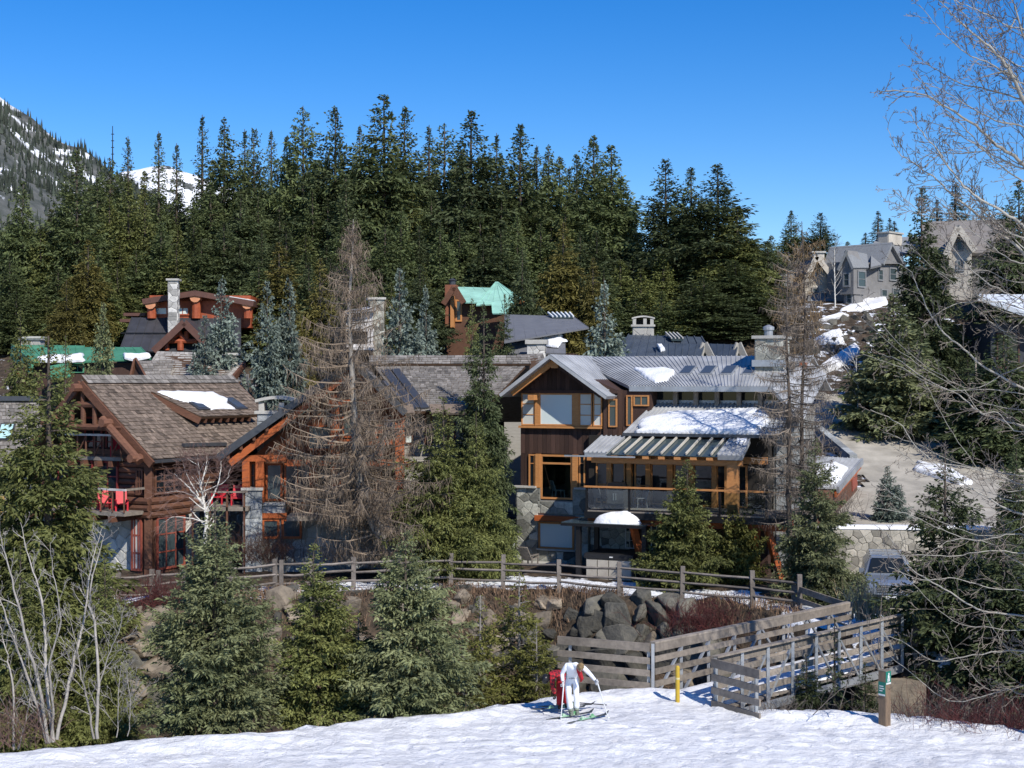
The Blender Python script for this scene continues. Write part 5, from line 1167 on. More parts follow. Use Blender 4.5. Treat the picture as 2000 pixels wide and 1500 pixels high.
# red log house with tall stone chimney
f, t = simple_house('red_log_house', 370, 98, 2, 'red log house with black metal roofs and a tall stone chimney')
Q = lambda px, py, v: f.pt(px, py, v)
ribbed(Q(258, 620, 3), Q(470, 622, 3), Q(470, 686, -1), Q(233, 686, -1), M_bmetal, t, pitch=.6, rib=.05)
q = MB(f); q.beam((f.U(236, 1), .95, f.Z(236, 654, 1) + .12), (f.U(330, 1), .95, f.Z(236, 654, 1) + .12), .08, .08); q.build('snow_guard', M_black, t)
q = MB(f); q.box(f.U(292, 3.2), f.U(490, 3.2), 3.2, 9, f.Z(380, 640, 3.2), f.Z(380, 577, 3.2)); q.build('wall', M_redlog, t)
q = MB(f); q.prism([(f.U(292, 3.2), 3.2, f.Z(292, 588, 3.2)), (f.U(490, 3.2), 3.2, f.Z(490, 588, 3.2)), (f.U(381, 3.2), 3.2, f.Z(381, 570, 3.2))], 4); q.build('gable_wall', M_redlog, t)
pk0, la, ra = (f.U(381, 2.2), 2.2, f.Z(381, 567, 2.2)), (f.U(277, 2.2), 2.2, f.Z(277, 584, 2.2)), (f.U(496, 2.2), 2.2, f.Z(496, 588, 2.2))
for e in (la, ra):
    q = MB(f); q.slab([pk0, (pk0[0], 9, pk0[2] + .02), (e[0], 9, e[2] + .02), e], .38); q.build('gable_roof', mat('brown_fascia', (.13, .062, .045), (.09, .045, .035), rough=.6), t)
q = MB(f); q.slab([(pk0[0] + 2.4, 2.2, pk0[2] + .03 - 2.4 * .18), (pk0[0] + 2.4, 3, pk0[2] + .03 - 2.4 * .18), (ra[0], 3, ra[2] + .06), (ra[0], 2.2, ra[2] + .06)], .05); q.build('drip_edge', M_white, t)
for px, w in ((297, .7), (384, .9), (485, .7)):
    q = MB(f); c = f.U(px, 2.9); q.tube([(c, 2.75, f.Z(px, 622, 2.9)), (c, 2.75, f.Z(px, 588 if px != 384 else 578, 2.9))], .32, 10, raw=False); q.build('log_post', M_redlog, t)
    q = MB(f); q.tube([(c, 2.3, f.Z(px, 594 if px != 384 else 581, 2.9)), (c, 4, f.Z(px, 594 if px != 384 else 581, 2.9))], .38, 10, .9, raw=False); q.build('log_purlin', mat('cut_log_end', (.42, .19, .10)), t)
window(f, t, f.U(302, 3.2), f.U(328, 3.2), f.Z(310, 616, 3.2), f.Z(310, 599, 3.2), 3.17, M_redlog, G_blind, fw=.1)
window(f, t, f.U(344, 3.2), f.U(370, 3.2), f.Z(350, 616, 3.2), f.Z(350, 599, 3.2), 3.17, M_redlog, G_blind, nx=2, fw=.1)
for a, b, y in ((241, 284, 611), (234, 254, 623)): q = MB(f); q.box(f.U(a, 4), f.U(b, 4), 4, 7, f.Z(a, y + 6, 4), f.Z(a, y, 4)); q.build('side_fascia', mat('brown_fascia', (.13, .062, .045)), t)
chimney(f, t, f.U(328, .8), f.U(346, .8), .8, 1.6, f.Z(337, 652, .8), f.Z(337, 548, .8), .28, seed=83, m=mat('pale_chimney_stone', (.52, .50, .46), (.32, .31, .29), scale=6, tint=.5))
pk1 = f.uz(360, 624, -1.6); l1 = f.uz(300, 680, -1.6); r1_ = f.uz(400, 664, -1.6)
for e in (l1, r1_):
    q = MB(f); q.slab([(pk1[0], -1.6, pk1[1]), (pk1[0], 2, pk1[1] + .02), (e[0], 2, e[1] + .02), (e[0], -1.6, e[1])], .3); q.build('entry_roof', M_bmetal, t)
    q = MB(f); q.beam((pk1[0], -1.65, pk1[1] - .2), (e[0], -1.65, e[1] - .2), .1, .45); q.build('entry_fascia', mat('brown_fascia', (.13, .062, .045)), t)
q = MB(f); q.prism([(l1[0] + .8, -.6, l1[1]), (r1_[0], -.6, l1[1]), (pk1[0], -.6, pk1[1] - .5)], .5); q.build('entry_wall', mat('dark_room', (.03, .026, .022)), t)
a0, b0_ = f.U(329, -1), f.U(385, -1)
for (p, q2) in (((a0, f.Z(330, 666, -1)), (b0_, f.Z(330, 666, -1))), ((f.U(336, -1), f.Z(336, 664, -1)), (f.U(352, -1), f.Z(352, 644, -1))), ((f.U(346, -1), f.Z(346, 648, -1)), (f.U(362, -1), f.Z(362, 664, -1))), ((f.U(364, -1), f.Z(364, 664, -1)), (f.U(364, -1), f.Z(364, 647, -1)))):
    q = MB(f); q.tube([(p[0], -.95, p[1]), (q2[0], -.95, q2[1])], .17, 8, .6, raw=False); q.build('truss_log', M_redlog, t)
for px in (324, 352): q = MB(f); c = f.U(px, -1); q.tube([(c, -.95, f.Z(px, 684, -1)), (c, -.95, f.Z(px, 666, -1))], .22, 8, raw=False); q.build('log_post', M_redlog, t)
# shake-roof house with gable just behind the log chalet
f, t = simple_house('shake_gable_house', 360, 82, 0, 'grey shake roofed house with a small dark gable behind the log chalet')
Q = lambda px, py, v: f.pt(px, py, v)
shakes('roof_shakes', Q(308, 686, 4), Q(440, 690, 4), Q(470, 745, -1), Q(270, 745, -1), M_shakep, t, course=.4, w=.34, seed=31)
shakes('gable_shakes', Q(265, 705, -.8), Q(340, 704, 1.5), Q(330, 745, -1.6), Q(287, 745, -2.8), M_shakeg, t, course=.35, w=.3, seed=32)
q = MB(); q.poly([Q(265, 706, -.75), Q(256, 745, -1.5), Q(288, 745, -2.7)], raw=True); q.build('gable_wall', M_siding, t)
q = MB(); q.beam(Q(264, 703, -.9), Q(288, 746, -2.9), .12, .3, raw=True); q.build('barge_board', M_log, t)
q = MB(); q.beam(Q(264, 703, -.9), Q(254, 746, -1.6), .12, .3, raw=True); q.build('barge_board', M_log, t)
q = MB(f); q.box(f.U(290, 0), f.U(455, 0), 1, 5, base_z(t.location.x, 82) - 1, f.Z(360, 730, 0)); q.build('wall', M_grsid, t)
shakes('right_shakes', Q(470, 708, 1), Q(480, 712, 1), Q(452, 745, -2), Q(436, 740, -2), M_shakep, t, course=.35, w=.3, seed=33)
q = MB(); q.beam(Q(478, 712, 1), Q(450, 746, -2.2), .14, .36, raw=True); q.build('barge_board', M_log, t)
chimney(f, t, f.U(445, 1.5), f.U(462, 1.5), 1.5, 2.3, f.Z(450, 735, 1.5), f.Z(450, 694, 1.5), .3, seed=85)
# pale weathered timber house with stone chimney
f, t = simple_house('pale_timber_house', 715, 88, 10, 'pale weathered timber house with a square stone chimney, half hidden by the larch')
Q = lambda px, py, v: f.pt(px, py, v)
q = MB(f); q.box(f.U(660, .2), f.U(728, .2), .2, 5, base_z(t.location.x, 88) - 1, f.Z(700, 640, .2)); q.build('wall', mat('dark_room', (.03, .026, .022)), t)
M_pale = mat('bleached_wood', (.60, .57, .54), (.38, .36, .34), scale=3, rough=.8, tint=.3, stretch=(3, 3, .4), dirt=.3)
r = random.Random(4)
for i in range(9):
    a = 676 + i * 5.8; q = MB(f); q.box(f.U(a, .1), f.U(a + 5.4, .1), .12, .19, f.Z(a, 642, .1), f.Z(a, 617 - i * 1.2, .1), r.uniform(.2, .8)); q.build('siding_board', M_pale, t)
for a, b, y0, y1 in ((676, 730, 642, 647), (718, 722, 647, 672), (724, 729, 647, 672), (676, 730, 672, 678)): q = MB(f); q.box(f.U(a, 0), f.U(b, 0), -.02, .11, f.Z(a, y1, 0), f.Z(a, y0, 0)); q.build('timber_frame', M_pale, t)
q = MB(); q.slab([Q(668, 612, -.4), Q(732, 600, -.4), Q(736, 596, 4), Q(676, 606, 4)], .2, raw=True); q.build('roof', M_pale, t)
q = MB(f); q.box(f.U(686, -1.6), f.U(732, -1.6), -1.6, .1, f.Z(690, 684, -1), f.Z(690, 679, -1)); q.build('balcony', M_pale, t)
chimney(f, t, f.U(722, .6), f.U(750, .6), .6, 1.8, base_z(t.location.x, 88), f.Z(735, 585, .6), .26, seed=87)
# mint roof house
f, t = simple_house('mint_roof_house', 950, 104, -8, 'house with a pale mint green roof, timber gable and brick-red chimney')
Q = lambda px, py, v: f.pt(px, py, v)
ribbed(Q(888, 560, 3), Q(960, 562, 4), Q(985, 592, -.5), Q(906, 590, -.5), M_mint, t, pitch=.6)
ribbed(Q(968, 551, 4), Q(972, 551, 4), Q(1028, 590, 0), Q(930, 596, -1), M_mint, t, pitch=.6)
ribbed(Q(960, 590, -1), Q(1000, 585, -1), Q(1010, 612, -3), Q(962, 612, -3), M_mint, t, pitch=.6)
ribbed(Q(1042, 600, 1), Q(1056, 600, 1), Q(1066, 612, -.5), Q(1036, 612, -.5), M_mint, t, pitch=.6)
q = MB(f); q.prism([(f.U(871, 0), .3, f.Z(871, 590, 0)), (f.U(905, 0), .3, f.Z(905, 590, 0)), (f.U(887, 0), .3, f.Z(887, 564, 0))], 4); q.box(f.U(871, 0), f.U(1040, 0), .35, 7, base_z(t.location.x, 104) - 2, f.Z(900, 590, .3)); q.build('wall', mat('warm_siding', (.13, .065, .04), (.09, .045, .028), scale=5), t)
for a, b, y0, y1 in ((869, 879, 580, 637), ): q = MB(f); q.box(f.U(a, 0), f.U(b, 0), .1, .34, f.Z(a, y1, 0), f.Z(a, y0, 0)); q.build('corner_siding', mat('brick_red_siding', (.26, .10, .055)), t)
q = MB(f); q.box(f.U(880, 0), f.U(887, 0), -.1, .34, f.Z(880, 640, 0), f.Z(880, 578, 0)); q.build('timber_post', M_fir, t)
for e in ((866, 594), (906, 592)): q = MB(f); a = f.uz(887, 561, -.6); b = f.uz(e[0], e[1], -.6); q.beam((a[0], -.6, a[1]), (b[0], -.6, b[1]), .2, .4); q.build('barge_board', M_log, t)
window(f, t, f.U(889, .2), f.U(902, .2), f.Z(890, 628, .2), f.Z(890, 585, .2), .3, M_fir, G_mid, fw=.12, nz=2)
q = MB(f); q.box(f.U(869, 2), f.U(890, 2), 2, 3.2, f.Z(880, 590, 2), f.Z(880, 556, 2)); c = q.build('chimney', mat('brick_red_siding', (.26, .10, .055)), t)
q = MB(f); q.lathe((f.U(881, 2), 2.6, f.Z(880, 556, 2)), [(.25, 0), (.25, .3), (.35, .35), (.1, .5)], 10); q.build('chimney_pot', M_gutter, c)
for e in ((1010, 598), (1050, 600)): q = MB(f); a = f.uz(1030, 577, -.4); b = f.uz(e[0], e[1], -.4); q.beam((a[0], -.4, a[1]), (b[0], -.4, b[1]), .25, .45); q.build('timber_truss', M_fir, t)
q = MB(f); q.box(f.U(1014, 0), f.U(1044, 0), -.2, .34, f.Z(1020, 612, 0), f.Z(1020, 598, 0)); q.build('timber_gable', mat('orange_gable', (.22, .075, .03)), t)
# grey metal roof house with snow and roof glazing
f, t = simple_house('grey_roof_house', 1070, 86, -6, 'house with a plain dark grey roof, ladder-like skylight and patches of snow')
Q = lambda px, py, v: f.pt(px, py, v)
ribbed(Q(985, 614, 5), Q(1120, 618, 5), Q(1150, 640, 1), Q(985, 668, -3), mat('slate_metal', (.17, .172, .18), (.13, .132, .14), scale=1.5, rough=.5, tint=.2), t, pitch=.7, rib=.02)
ribbed(Q(985, 616, 4.9), Q(1100, 620, 4.9), Q(1105, 690, -2.4), Q(990, 690, -2.4), mat('slate_metal', (.17, .172, .18)), t, pitch=.7, rib=.02)
q = MB(f); q.box(f.U(985, 0), f.U(1120, 0), 1, 6, base_z(t.location.x, 86) - 1, f.Z(1050, 690, 0)); q.build('wall', M_siding, t)
sk = MB(f)
gz = [f.pt(1070, 615, 5) + Vector((0, -.3, .1)), f.pt(1112, 615, 5) + Vector((0, -.3, .1)), f.pt(1120, 623, 3.9) + Vector((0, 0, .1)), f.pt(1080, 623, 3.9) + Vector((0, 0, .1))]
q = MB(); q.slab(gz, .1, raw=True); w_ = q.build('roof_glazing', G_mid, t)
for i in range(6):
    q = MB(); q.beam(gz[0].lerp(gz[1], i / 5) + Vector((0, 0, .05)), gz[3].lerp(gz[2], i / 5) + Vector((0, 0, .05)), .09, .09, raw=True); q.build('glazing_bar', M_white, w_)
for i, poly in enumerate((((1040, 645), (1075, 642), (1082, 647), (1060, 652), (1038, 650)), ((1030, 655), (1070, 652), (1100, 662), (1085, 668), (1040, 664)), ((1045, 668), (1090, 664), (1110, 672), (1070, 676)), ((1060, 678), (1098, 674), (1090, 684), (1070, 682)))):
    nR = (Q(1100, 620, 4.9) - Q(985, 616, 4.9)).cross(Q(990, 690, -2.4) - Q(985, 616, 4.9)).normalized()
    snow_slab('roof_snow', [on_plane(a, b, Q(985, 616, 4.9), nR) + Vector((0, -.1, .15)) for a, b in poly], SNOW, ('thin snow streak highest on the plain grey roof', 'long snow streak second from top on the plain grey roof', 'snow streak third from top on the plain grey roof', 'lowest small snow patch on the plain grey roof')[i], .14, 40 + i)
chimney(f, t, f.U(1030, -4), f.U(1064, -4), -4, -2.9, f.Z(1040, 712, -4), f.Z(1040, 672, -4), .28, seed=89, m=mat('pale_chimney_stone', (.52, .50, .46)), cap=.25)
# brown shake roof between the chalets (behind the tall hemlock)
f, t = simple_house('brown_shake_house', 1000, 78, 0, 'brown shake roof glimpsed between the tall hemlock and the metal gable')
Q = lambda px, py, v: f.pt(px, py, v)
shakes('roof_shakes', Q(1010, 693, 2), Q(1060, 690, 2), Q(1080, 740, -2), Q(975, 760, -2), M_shakeg, t, course=.35, w=.28, seed=36)
q = MB(f); q.box(f.U(985, 0), f.U(1060, 0), -1, 3, base_z(t.location.x, 78) - 1, f.Z(1000, 735, 0)); q.build('wall', M_grsid, t)
# dark blue metal roof house
f, t = simple_house('dark_metal_roof_house', 1330, 88, -4, 'house with dark blue-grey standing seam roofs and two small gables')
Q = lambda px, py, v: f.pt(px, py, v)
ribbed(Q(1228, 654, 5), Q(1370, 658, 5), Q(1395, 700, -1), Q(1205, 700, -1), M_dmetal, t, pitch=.55, rib=.07)
q = MB(); q.slab([Q(1228, 654, 5), Q(1200, 680, 2), Q(1196, 700, 0), Q(1210, 700, -.8)], .15, raw=True); q.build('hip_roof', M_dmetal, t)
for (a, b, e0, e1) in (((1280, 670), (1376, 672), (1365, 706), (1284, 706)), ((1376, 671), (1441, 673), (1432, 706), (1382, 706))):
    ribbed(Q(*a, 1.5), Q(*b, -1.2), Q(*e1, -3.4) if False else Q(e0[0], e0[1], -3), Q(e1[0], e1[1], -1), M_dmetal, t, pitch=.55, rib=.03)
for pxx, w in ((1376, 14), (1442, 12)):
    a = Q(pxx, 671, -1.3)
    for dx in (-w, w + 4): q = MB(); q.beam(a, Q(pxx + dx, 706, -1.6), .12, .4, raw=True); q.build('barge_board', M_grsid, t)
    q = MB(); q.poly([Q(pxx, 676, -1.1), Q(pxx - w, 706, -1.1), Q(pxx + w + 3, 706, -1.1)], raw=True); q.build('gable_wall', M_grsid, t)
    window(f, t, f.U(pxx - 4, -1.2), f.U(pxx + 6, -1.2), f.Z(pxx, 706, -1.2), f.Z(pxx, 686, -1.2), -1.2, M_grsid, G_mid, fw=.08)
q = MB(f); q.box(f.U(1240, 0), f.U(1430, 0), -.9, 6, base_z(t.location.x, 88) - 1, f.Z(1300, 696, 0)); q.build('wall', M_grsid, t)
gz = [Q(1300, 655, 4.6) + Vector((0, 0, .15)), Q(1322, 656, 4.6) + Vector((0, 0, .15)), Q(1334, 667, 3) + Vector((0, 0, .15)), Q(1312, 667, 3) + Vector((0, 0, .15))]
q = MB(); q.slab(gz, .12, raw=True); w_ = q.build('skylight', G_mid, t)
for i in range(4): q = MB(); q.beam(gz[0].lerp(gz[1], i / 3) + Vector((0, 0, .06)), gz[3].lerp(gz[2], i / 3) + Vector((0, 0, .06)), .08, .08, raw=True); q.build('glazing_bar', M_conc, w_)
c = chimney(f, t, f.U(1236, 6), f.U(1276, 6), 6, 7.2, f.Z(1250, 668, 6), f.Z(1250, 638, 6), .4, seed=91, m=M_conc)
q = MB(f); u0, u1 = f.U(1234, 6), f.U(1279, 6); kk = 8; z0 = f.Z(1250, 634, 6)
for i in range(kk):
    a, b = u0 + (u1 - u0) * i / kk, u0 + (u1 - u0) * (i + 1) / kk
    za, zb_ = z0 + .36 + .13 * math.sin(math.pi * i / kk), z0 + .36 + .13 * math.sin(math.pi * (i + 1) / kk)
    q.mesh([(a, 5.9, za), (b, 5.9, zb_), (b, 5.9, zb_ + .1), (a, 5.9, za + .1), (a, 7.3, za), (b, 7.3, zb_), (b, 7.3, zb_ + .1), (a, 7.3, za + .1)], [(0, 1, 2, 3), (3, 2, 6, 7), (0, 4, 5, 1)], raw=False)
q.build('arched_cap', M_conc, c)
for a in (u0 + .06, u0 + (u1 - u0) * .5, u1 - .3): q = MB(f); q.box(a, a + .22, 5.95, 7.25, z0 - .05, z0 + .40); q.build('cap_post', M_conc, c)
q = MB(f); q.box(u0 + .1, u1 - .1, 6.9, 7.0, z0 - .05, z0 + .38); q.build('cap_back', M_black, c)
snow_slab('roof_snow', [Q(1282, 683, 1) + Vector((0, -.2, .25)), Q(1292, 683, 1) + Vector((0, -.2, .25)), Q(1299, 693, .2) + Vector((0, -.2, .25)), Q(1290, 695, .2) + Vector((0, -.2, .25))], SNOW, 'single white snow clump on the dark blue metal roof', .18, 51)
# ------------------------------------------------------------------ stucco houses on the hill, top right
f, t = simple_house('pale_stucco_house', 1590, 112, 0, 'pale stucco house with a steep gable on the hill, left of the grey one')
zg = 13.0
pk_, l_, r_ = f.uz(1592, 498, 0), f.uz(1565, 556, 0), f.uz(1638, 556, 0)
q = MB(f); q.box(f.U(1572, .3), f.U(1634, .3), .3, 6, zg, f.Z(1600, 556, .3)); q.prism([(f.U(1568, .3), .3, l_[1]), (f.U(1636, .3), .3, r_[1]), (pk_[0], .3, pk_[1] - .1)], 5); q.build('wall', M_stucco2, t)
for e in (l_, r_):
    q = MB(f); q.slab([(pk_[0], -.5, pk_[1] + .05), (pk_[0], 6, pk_[1] + .05), (e[0], 6, e[1]), (e[0], -.5, e[1])], .22); q.build('roof', M_gshing, t)
    q = MB(f); q.beam((pk_[0], -.55, pk_[1] - .15), (e[0], -.55, e[1] - .2), .12, .4); q.build('barge_board', M_stucco2, t)
window(f, t, f.U(1586, .3), f.U(1597, .3), f.Z(1590, 543, .3), f.Z(1590, 525, .3), .27, M_stucco, G_blind, fw=.12)
window(f, t, f.U(1585, .3), f.U(1598, .3), f.Z(1590, 572, .3), f.Z(1590, 561, .3), .27, M_stucco, G_mid, fw=.12)
q = MB(f); q.slab([(f.U(1580, .3), .2, f.Z(1590, 573, .3)), (f.U(1632, .3), .2, f.Z(1590, 573, .3)), (f.U(1636, -1), -1.2, f.Z(1590, 588, -1)), (f.U(1576, -1), -1.2, f.Z(1590, 588, -1))], .25); q.build('porch_roof', M_gshing, t)
q = MB(f); q.box(f.U(1586, -.8), f.U(1600, -.8), -.9, .2, zg, f.Z(1590, 590, -.8)); q.build('porch_wall', M_stucco2, t)
q = MB(f); q.box(f.U(1506, 2), f.U(1575, 2), 2, 6, zg - 1, f.Z(1530, 558, 2)); q.build('wing_wall', M_stucco2, t)
q = MB(f); q.slab([(f.U(1508, 4), 4, f.Z(1510, 528, 4)), (f.U(1575, 4), 4, f.Z(1510, 528, 4)), (f.U(1575, 1.6), 1.5, f.Z(1510, 561, 1.6)), (f.U(1504, 1.6), 1.5, f.Z(1510, 561, 1.6))], .2); q.build('wing_roof', M_gshing, t)
window(f, t, f.U(1515, 2), f.U(1530, 2), f.Z(1520, 580, 2), f.Z(1520, 566, 2), 1.97, M_stucco, G_mid, nx=2, fw=.1)
chimney(f, t, f.U(1588, 3), f.U(1610, 3), 3, 4.4, f.Z(1600, 530, 3), f.Z(1600, 494, 3), .5, seed=93, m=M_stucco2)
# grey stucco house (front corner turned to the right)
f, t = simple_house('grey_stucco_house', 1665, 108, -46, 'tall grey stucco house with steep shingle roofs above the boulder bank')
Q = lambda px, py, v: f.pt(px, py, v)
zg = 12.6; wv = 0.0
u0, u1 = f.U(1640, 0), f.U(1667, 0)
ze, zp = f.Z(1650, 524, 0), f.Z(1650, 489, 0)
dep = 1.5
wl = MB(f); wl.box(u0, u1, 0, dep, f.Z(1650, 575, 0), ze); wl.prism([(u0, 0, ze), (u1, 0, ze), ((u0 + u1) / 2, 0, zp)], dep)
wl.box(u0 + .2, u1 - .1, .25, dep, zg, f.Z(1650, 575, 0)); wl.build('tower_wall', M_stucco, t)
g2 = Frame(f.w(u1, .0, 0), 44); 
W = lambda px, py, v: g2.pt(px, py, v)
w2 = g2.U(1765, 1.0); z2 = g2.Z(1700, 521, 1.0)
q = MB(g2); q.box(1.6, w2 + 4, .9, 3.4, zg - 1, g2.Z(1720, 515, .9)); q.build('long_wall', M_stucco, t)
for a, b, y0, y1, v, nz in ((1674, 1690, 561, 528, .0, 2), (1714, 1724, 548, 525, .9, 2), (1736, 1750, 548, 522, .9, 2), (1720, 1732, 580, 564, .9, 1), (1742, 1756, 580, 562, .9, 1)):
    window(g2, t, g2.U(a, v), g2.U(b, v), g2.Z(a, y0, v), g2.Z(a, y1, v), v - .03, M_gshing, G_mid, fw=.1, nz=nz)
for a, b, y0, y1, v in ((1647, 1661, 561, 533, 0), (1653, 1666, 595, 572, .25)): window(f, t, f.U(a, v), f.U(b, v), f.Z(a, y0, v), f.Z(a, y1, v), v - .04, M_gshing, G_mid, fw=.12, nz=2)
q = MB(g2); q.slab([Q(1652, 488, 0), Q(1652, 488, 0) + g2.u * 4.2 + g2.v * .8, g2.w(g2.U(1697, -.1), -.1, g2.Z(1690, 522, -.1)), Q(1667, 523, -.2)], .2, raw=True); q.build('tower_roof', M_gshing, t)
q = MB(); q.slab([Q(1652, 488, -.3), Q(1652, 488, 4), Q(1634, 527, 4) , Q(1634, 527, -.3)], .2, raw=True); q.build('tower_roof', M_gshing, t)
zr_ = g2.Z(1740, 472, 3.5)
q = MB(g2); q.slab([g2.w(g2.U(1702, 3), 3, g2.Z(1702, 484, 3)), g2.w(g2.U(1742, 3), 3, g2.Z(1742, 474, 3)), g2.w(g2.U(1722, .6), .5, g2.Z(1722, 516, .6)), g2.w(g2.U(1694, .2), -.1, g2.Z(1694, 522, .2))], .18, raw=True); q.build('middle_roof', M_gshing, t)
pg2, pl2, pr2 = g2.uz(1741, 473, .4), g2.uz(1723, 515, .4), g2.uz(1765, 515, .4)
q = MB(g2); q.prism([(pl2[0], .6, pl2[1]), (pr2[0], .6, pr2[1]), (pg2[0], .6, pg2[1] - .2)], 4); q.build('gable_wall', M_stucco, t)
for e in (pl2, pr2): q = MB(g2); q.slab([(pg2[0], .3, pg2[1]), (pg2[0], 6, pg2[1]), (e[0], 6, e[1]), (e[0], .3, e[1])], .2); q.build('gable_roof', M_gshing, t)
q = MB(g2); q.slab([(g2.U(1712, 9), 9, g2.Z(1712, 465, 9)), (g2.U(1840, 9), 9, g2.Z(1840, 460, 9)), (g2.U(1850, 4), 4, g2.Z(1850, 500, 4)), (g2.U(1696, 4), 4, g2.Z(1696, 490, 4))], .25); q.build('main_roof', M_gshing, t)
chimney(g2, t, g2.U(1736, 6.5), g2.U(1762, 6.5), 6.5, 7.6, g2.Z(1745, 478, 6.5), g2.Z(1745, 456, 6.5), .6, seed=95, m=M_stucco2)
# second grey stucco house with a pale gable, behind the bare branches
f, t = simple_house('hill_stucco_house', 1880, 112, -20, 'big pale gabled stucco house at the upper right behind bare branches')
pk_, l_, r_ = f.uz(1872, 440, 0), f.uz(1845, 500, 0), f.uz(1905, 486, 0)
q = MB(f); q.box(f.U(1830, 1.2), f.U(1990, 1.2), 1.2, 8, 12, f.Z(1900, 490, 1.2)); q.build('wall', M_stucco, t)
q = MB(f); q.box(l_[0] + .3, r_[0] - .3, .2, 6, 12, l_[1] + .3); q.prism([(l_[0] + .2, .2, l_[1] + .3), (r_[0] - .2, .2, l_[1] + .3), (pk_[0], .2, pk_[1] - .2)], 5); q.build('gable_wall', M_stucco2, t)
for e in (l_, r_):
    q = MB(f); q.slab([(pk_[0], -.4, pk_[1]), (pk_[0], 8, pk_[1]), (e[0], 8, e[1]), (e[0], -.4, e[1])], .22); q.build('gable_roof', M_gshing, t)
    q = MB(f); q.beam((pk_[0], -.45, pk_[1] - .2), (e[0], -.45, e[1] - .2), .1, .45); q.build('barge_board', M_stucco2, t)
q = MB(f); q.slab([(f.U(1800, 6), 6, f.Z(1830, 432, 6)), (f.U(1975, 6), 6, f.Z(1960, 428, 6)), (f.U(1995, .5), .5, f.Z(1960, 492, .5)), (f.U(1800, .5), .5, f.Z(1830, 496, .5))], .25); q.build('main_roof', mat('brown_grey_shingle', (.25, .225, .20), (.18, .165, .15), scale=5, tint=.3), t)
window(f, t, f.U(1868, .2), f.U(1881, .2), f.Z(1870, 490, .2), f.Z(1870, 470, .2), .17, M_gshing, G_mid, fw=.12)
window(f, t, f.U(1868, .2), f.U(1884, .2), f.Z(1870, 530, .2), f.Z(1870, 508, .2), .17, M_gshing, G_mid, fw=.12, nx=2)
chimney(f, t, f.U(1815, 7), f.U(1835, 7), 7, 8, f.Z(1820, 450, 7), f.Z(1820, 436, 7), .6, seed=97, m=M_stucco2)
# dark house at the right edge, in shade under a pale mono-pitch roof
f, t = simple_house('dark_edge_house', 1980, 92, 18, 'dark house at the right edge under a pale sloping metal roof')
Q = lambda px, py, v: f.pt(px, py, v)
RA_, RB_, RC_, RD_ = Q(1912, 574, 4), Q(2080, 582, 4), Q(2080, 632, -1), Q(1908, 577, -1)
q = MB(); q.slab([Q(1912, 574, 4), Q(2090, 576, 4), Q(2090, 640, -2), Q(1912, 577, -2)], .3, raw=True); q.build('roof', mat('pale_roof_sheet', (.62, .66, .70), (.5, .54, .58), rough=.5), t)
q = MB(f); q.box(f.U(1935, 0), f.U(2090, 0), 0, 8, base_z(t.location.x, 74) - 2, f.Z(1990, 632, 0)); q.build('wall', mat('shade_dark_wall', (.04, .045, .055), (.03, .033, .04)), t)  # deep shade on this wall is put into its dark grey-blue colour
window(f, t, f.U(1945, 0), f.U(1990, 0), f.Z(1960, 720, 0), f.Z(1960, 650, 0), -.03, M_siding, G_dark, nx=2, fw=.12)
q = MB(f); q.box(f.U(1905, -1.8), f.U(2090, -1.8), -1.8, 0, f.Z(1960, 735, -1), f.Z(1960, 729, -1)); q.build('balcony_floor', M_weather, t)
for i in range(6): q = MB(f); c = f.U(1905, -1.8) + 1.2 * i; q.box(c, c + .1, -1.8, -1.7, f.Z(1960, 735, -1) - .9 + .9, f.Z(1960, 729, -1) + 1.0); q.build('balcony_post', M_weather, t)
# garage roof left of the driveway
f, t = simple_house('stone_garage', 1640, 69, 26, 'small brown garage with a grey metal roof half covered in snow beside the driveway')
Q = lambda px, py, v: f.pt(px, py, v)
zt_ = 5.0
gA, gB, gC, gD = Q(1588, 890, 2.2), Q(1684, 896, 2.2), Q(1636, 952, -1.5), Q(1560, 950, -1.5)
ribbed(gA, gB, gC, gD, M_metal, t, pitch=.3)
nG = (gB - gA).cross(gD - gA).normalized(); nG = nG if nG.z > 0 else -nG
q = MB(); lo = Vector((0, 0, -2.6)); q.mesh([gB + Vector((-.25, 0, -.15)), gC + Vector((-.25, 0, -.15)), gC + lo * .85 + Vector((-.25, 0, 0)), gB + lo + Vector((-.25, 0, 0)), gA + Vector((0, 0, -.15)), gD + Vector((0, 0, -.15)), gD + lo, gA + lo], [(0, 1, 2, 3), (4, 7, 6, 5), (1, 5, 6, 2), (0, 3, 7, 4), (0, 4, 5, 1)], .5); q.build('wall', M_log, t)
q = MB(); q.beam(gB + Vector((0, 0, -.12)), gC + Vector((0, 0, -.12)), .12, .3, raw=True); q.build('barge_board', M_galv, t)
q = MB(); q.beam(gB + Vector((-.1, 0, -.35)), gC + Vector((-.1, 0, -.35)), .1, .25, raw=True); q.build('rafter', M_timber, t)
q = MB(); c = gC.lerp(gB, .75) + Vector((-.22, 0, -.9)); q.beam(c, c + (gB - gC).normalized() * 1.2, .06, .8, raw=True); q.build('garage_door', mat('red_brown_frame', (.30, .085, .06)), t)
snow_slab('roof_snow', [on_plane(a, b, gA, nG) + nG * .04 for a, b in ((1600, 912), (1630, 905), (1656, 918), (1646, 932), (1632, 948), (1600, 946), (1585, 935))], SNOW, 'white snow patch on the small garage roof by the driveway', .16, 53)
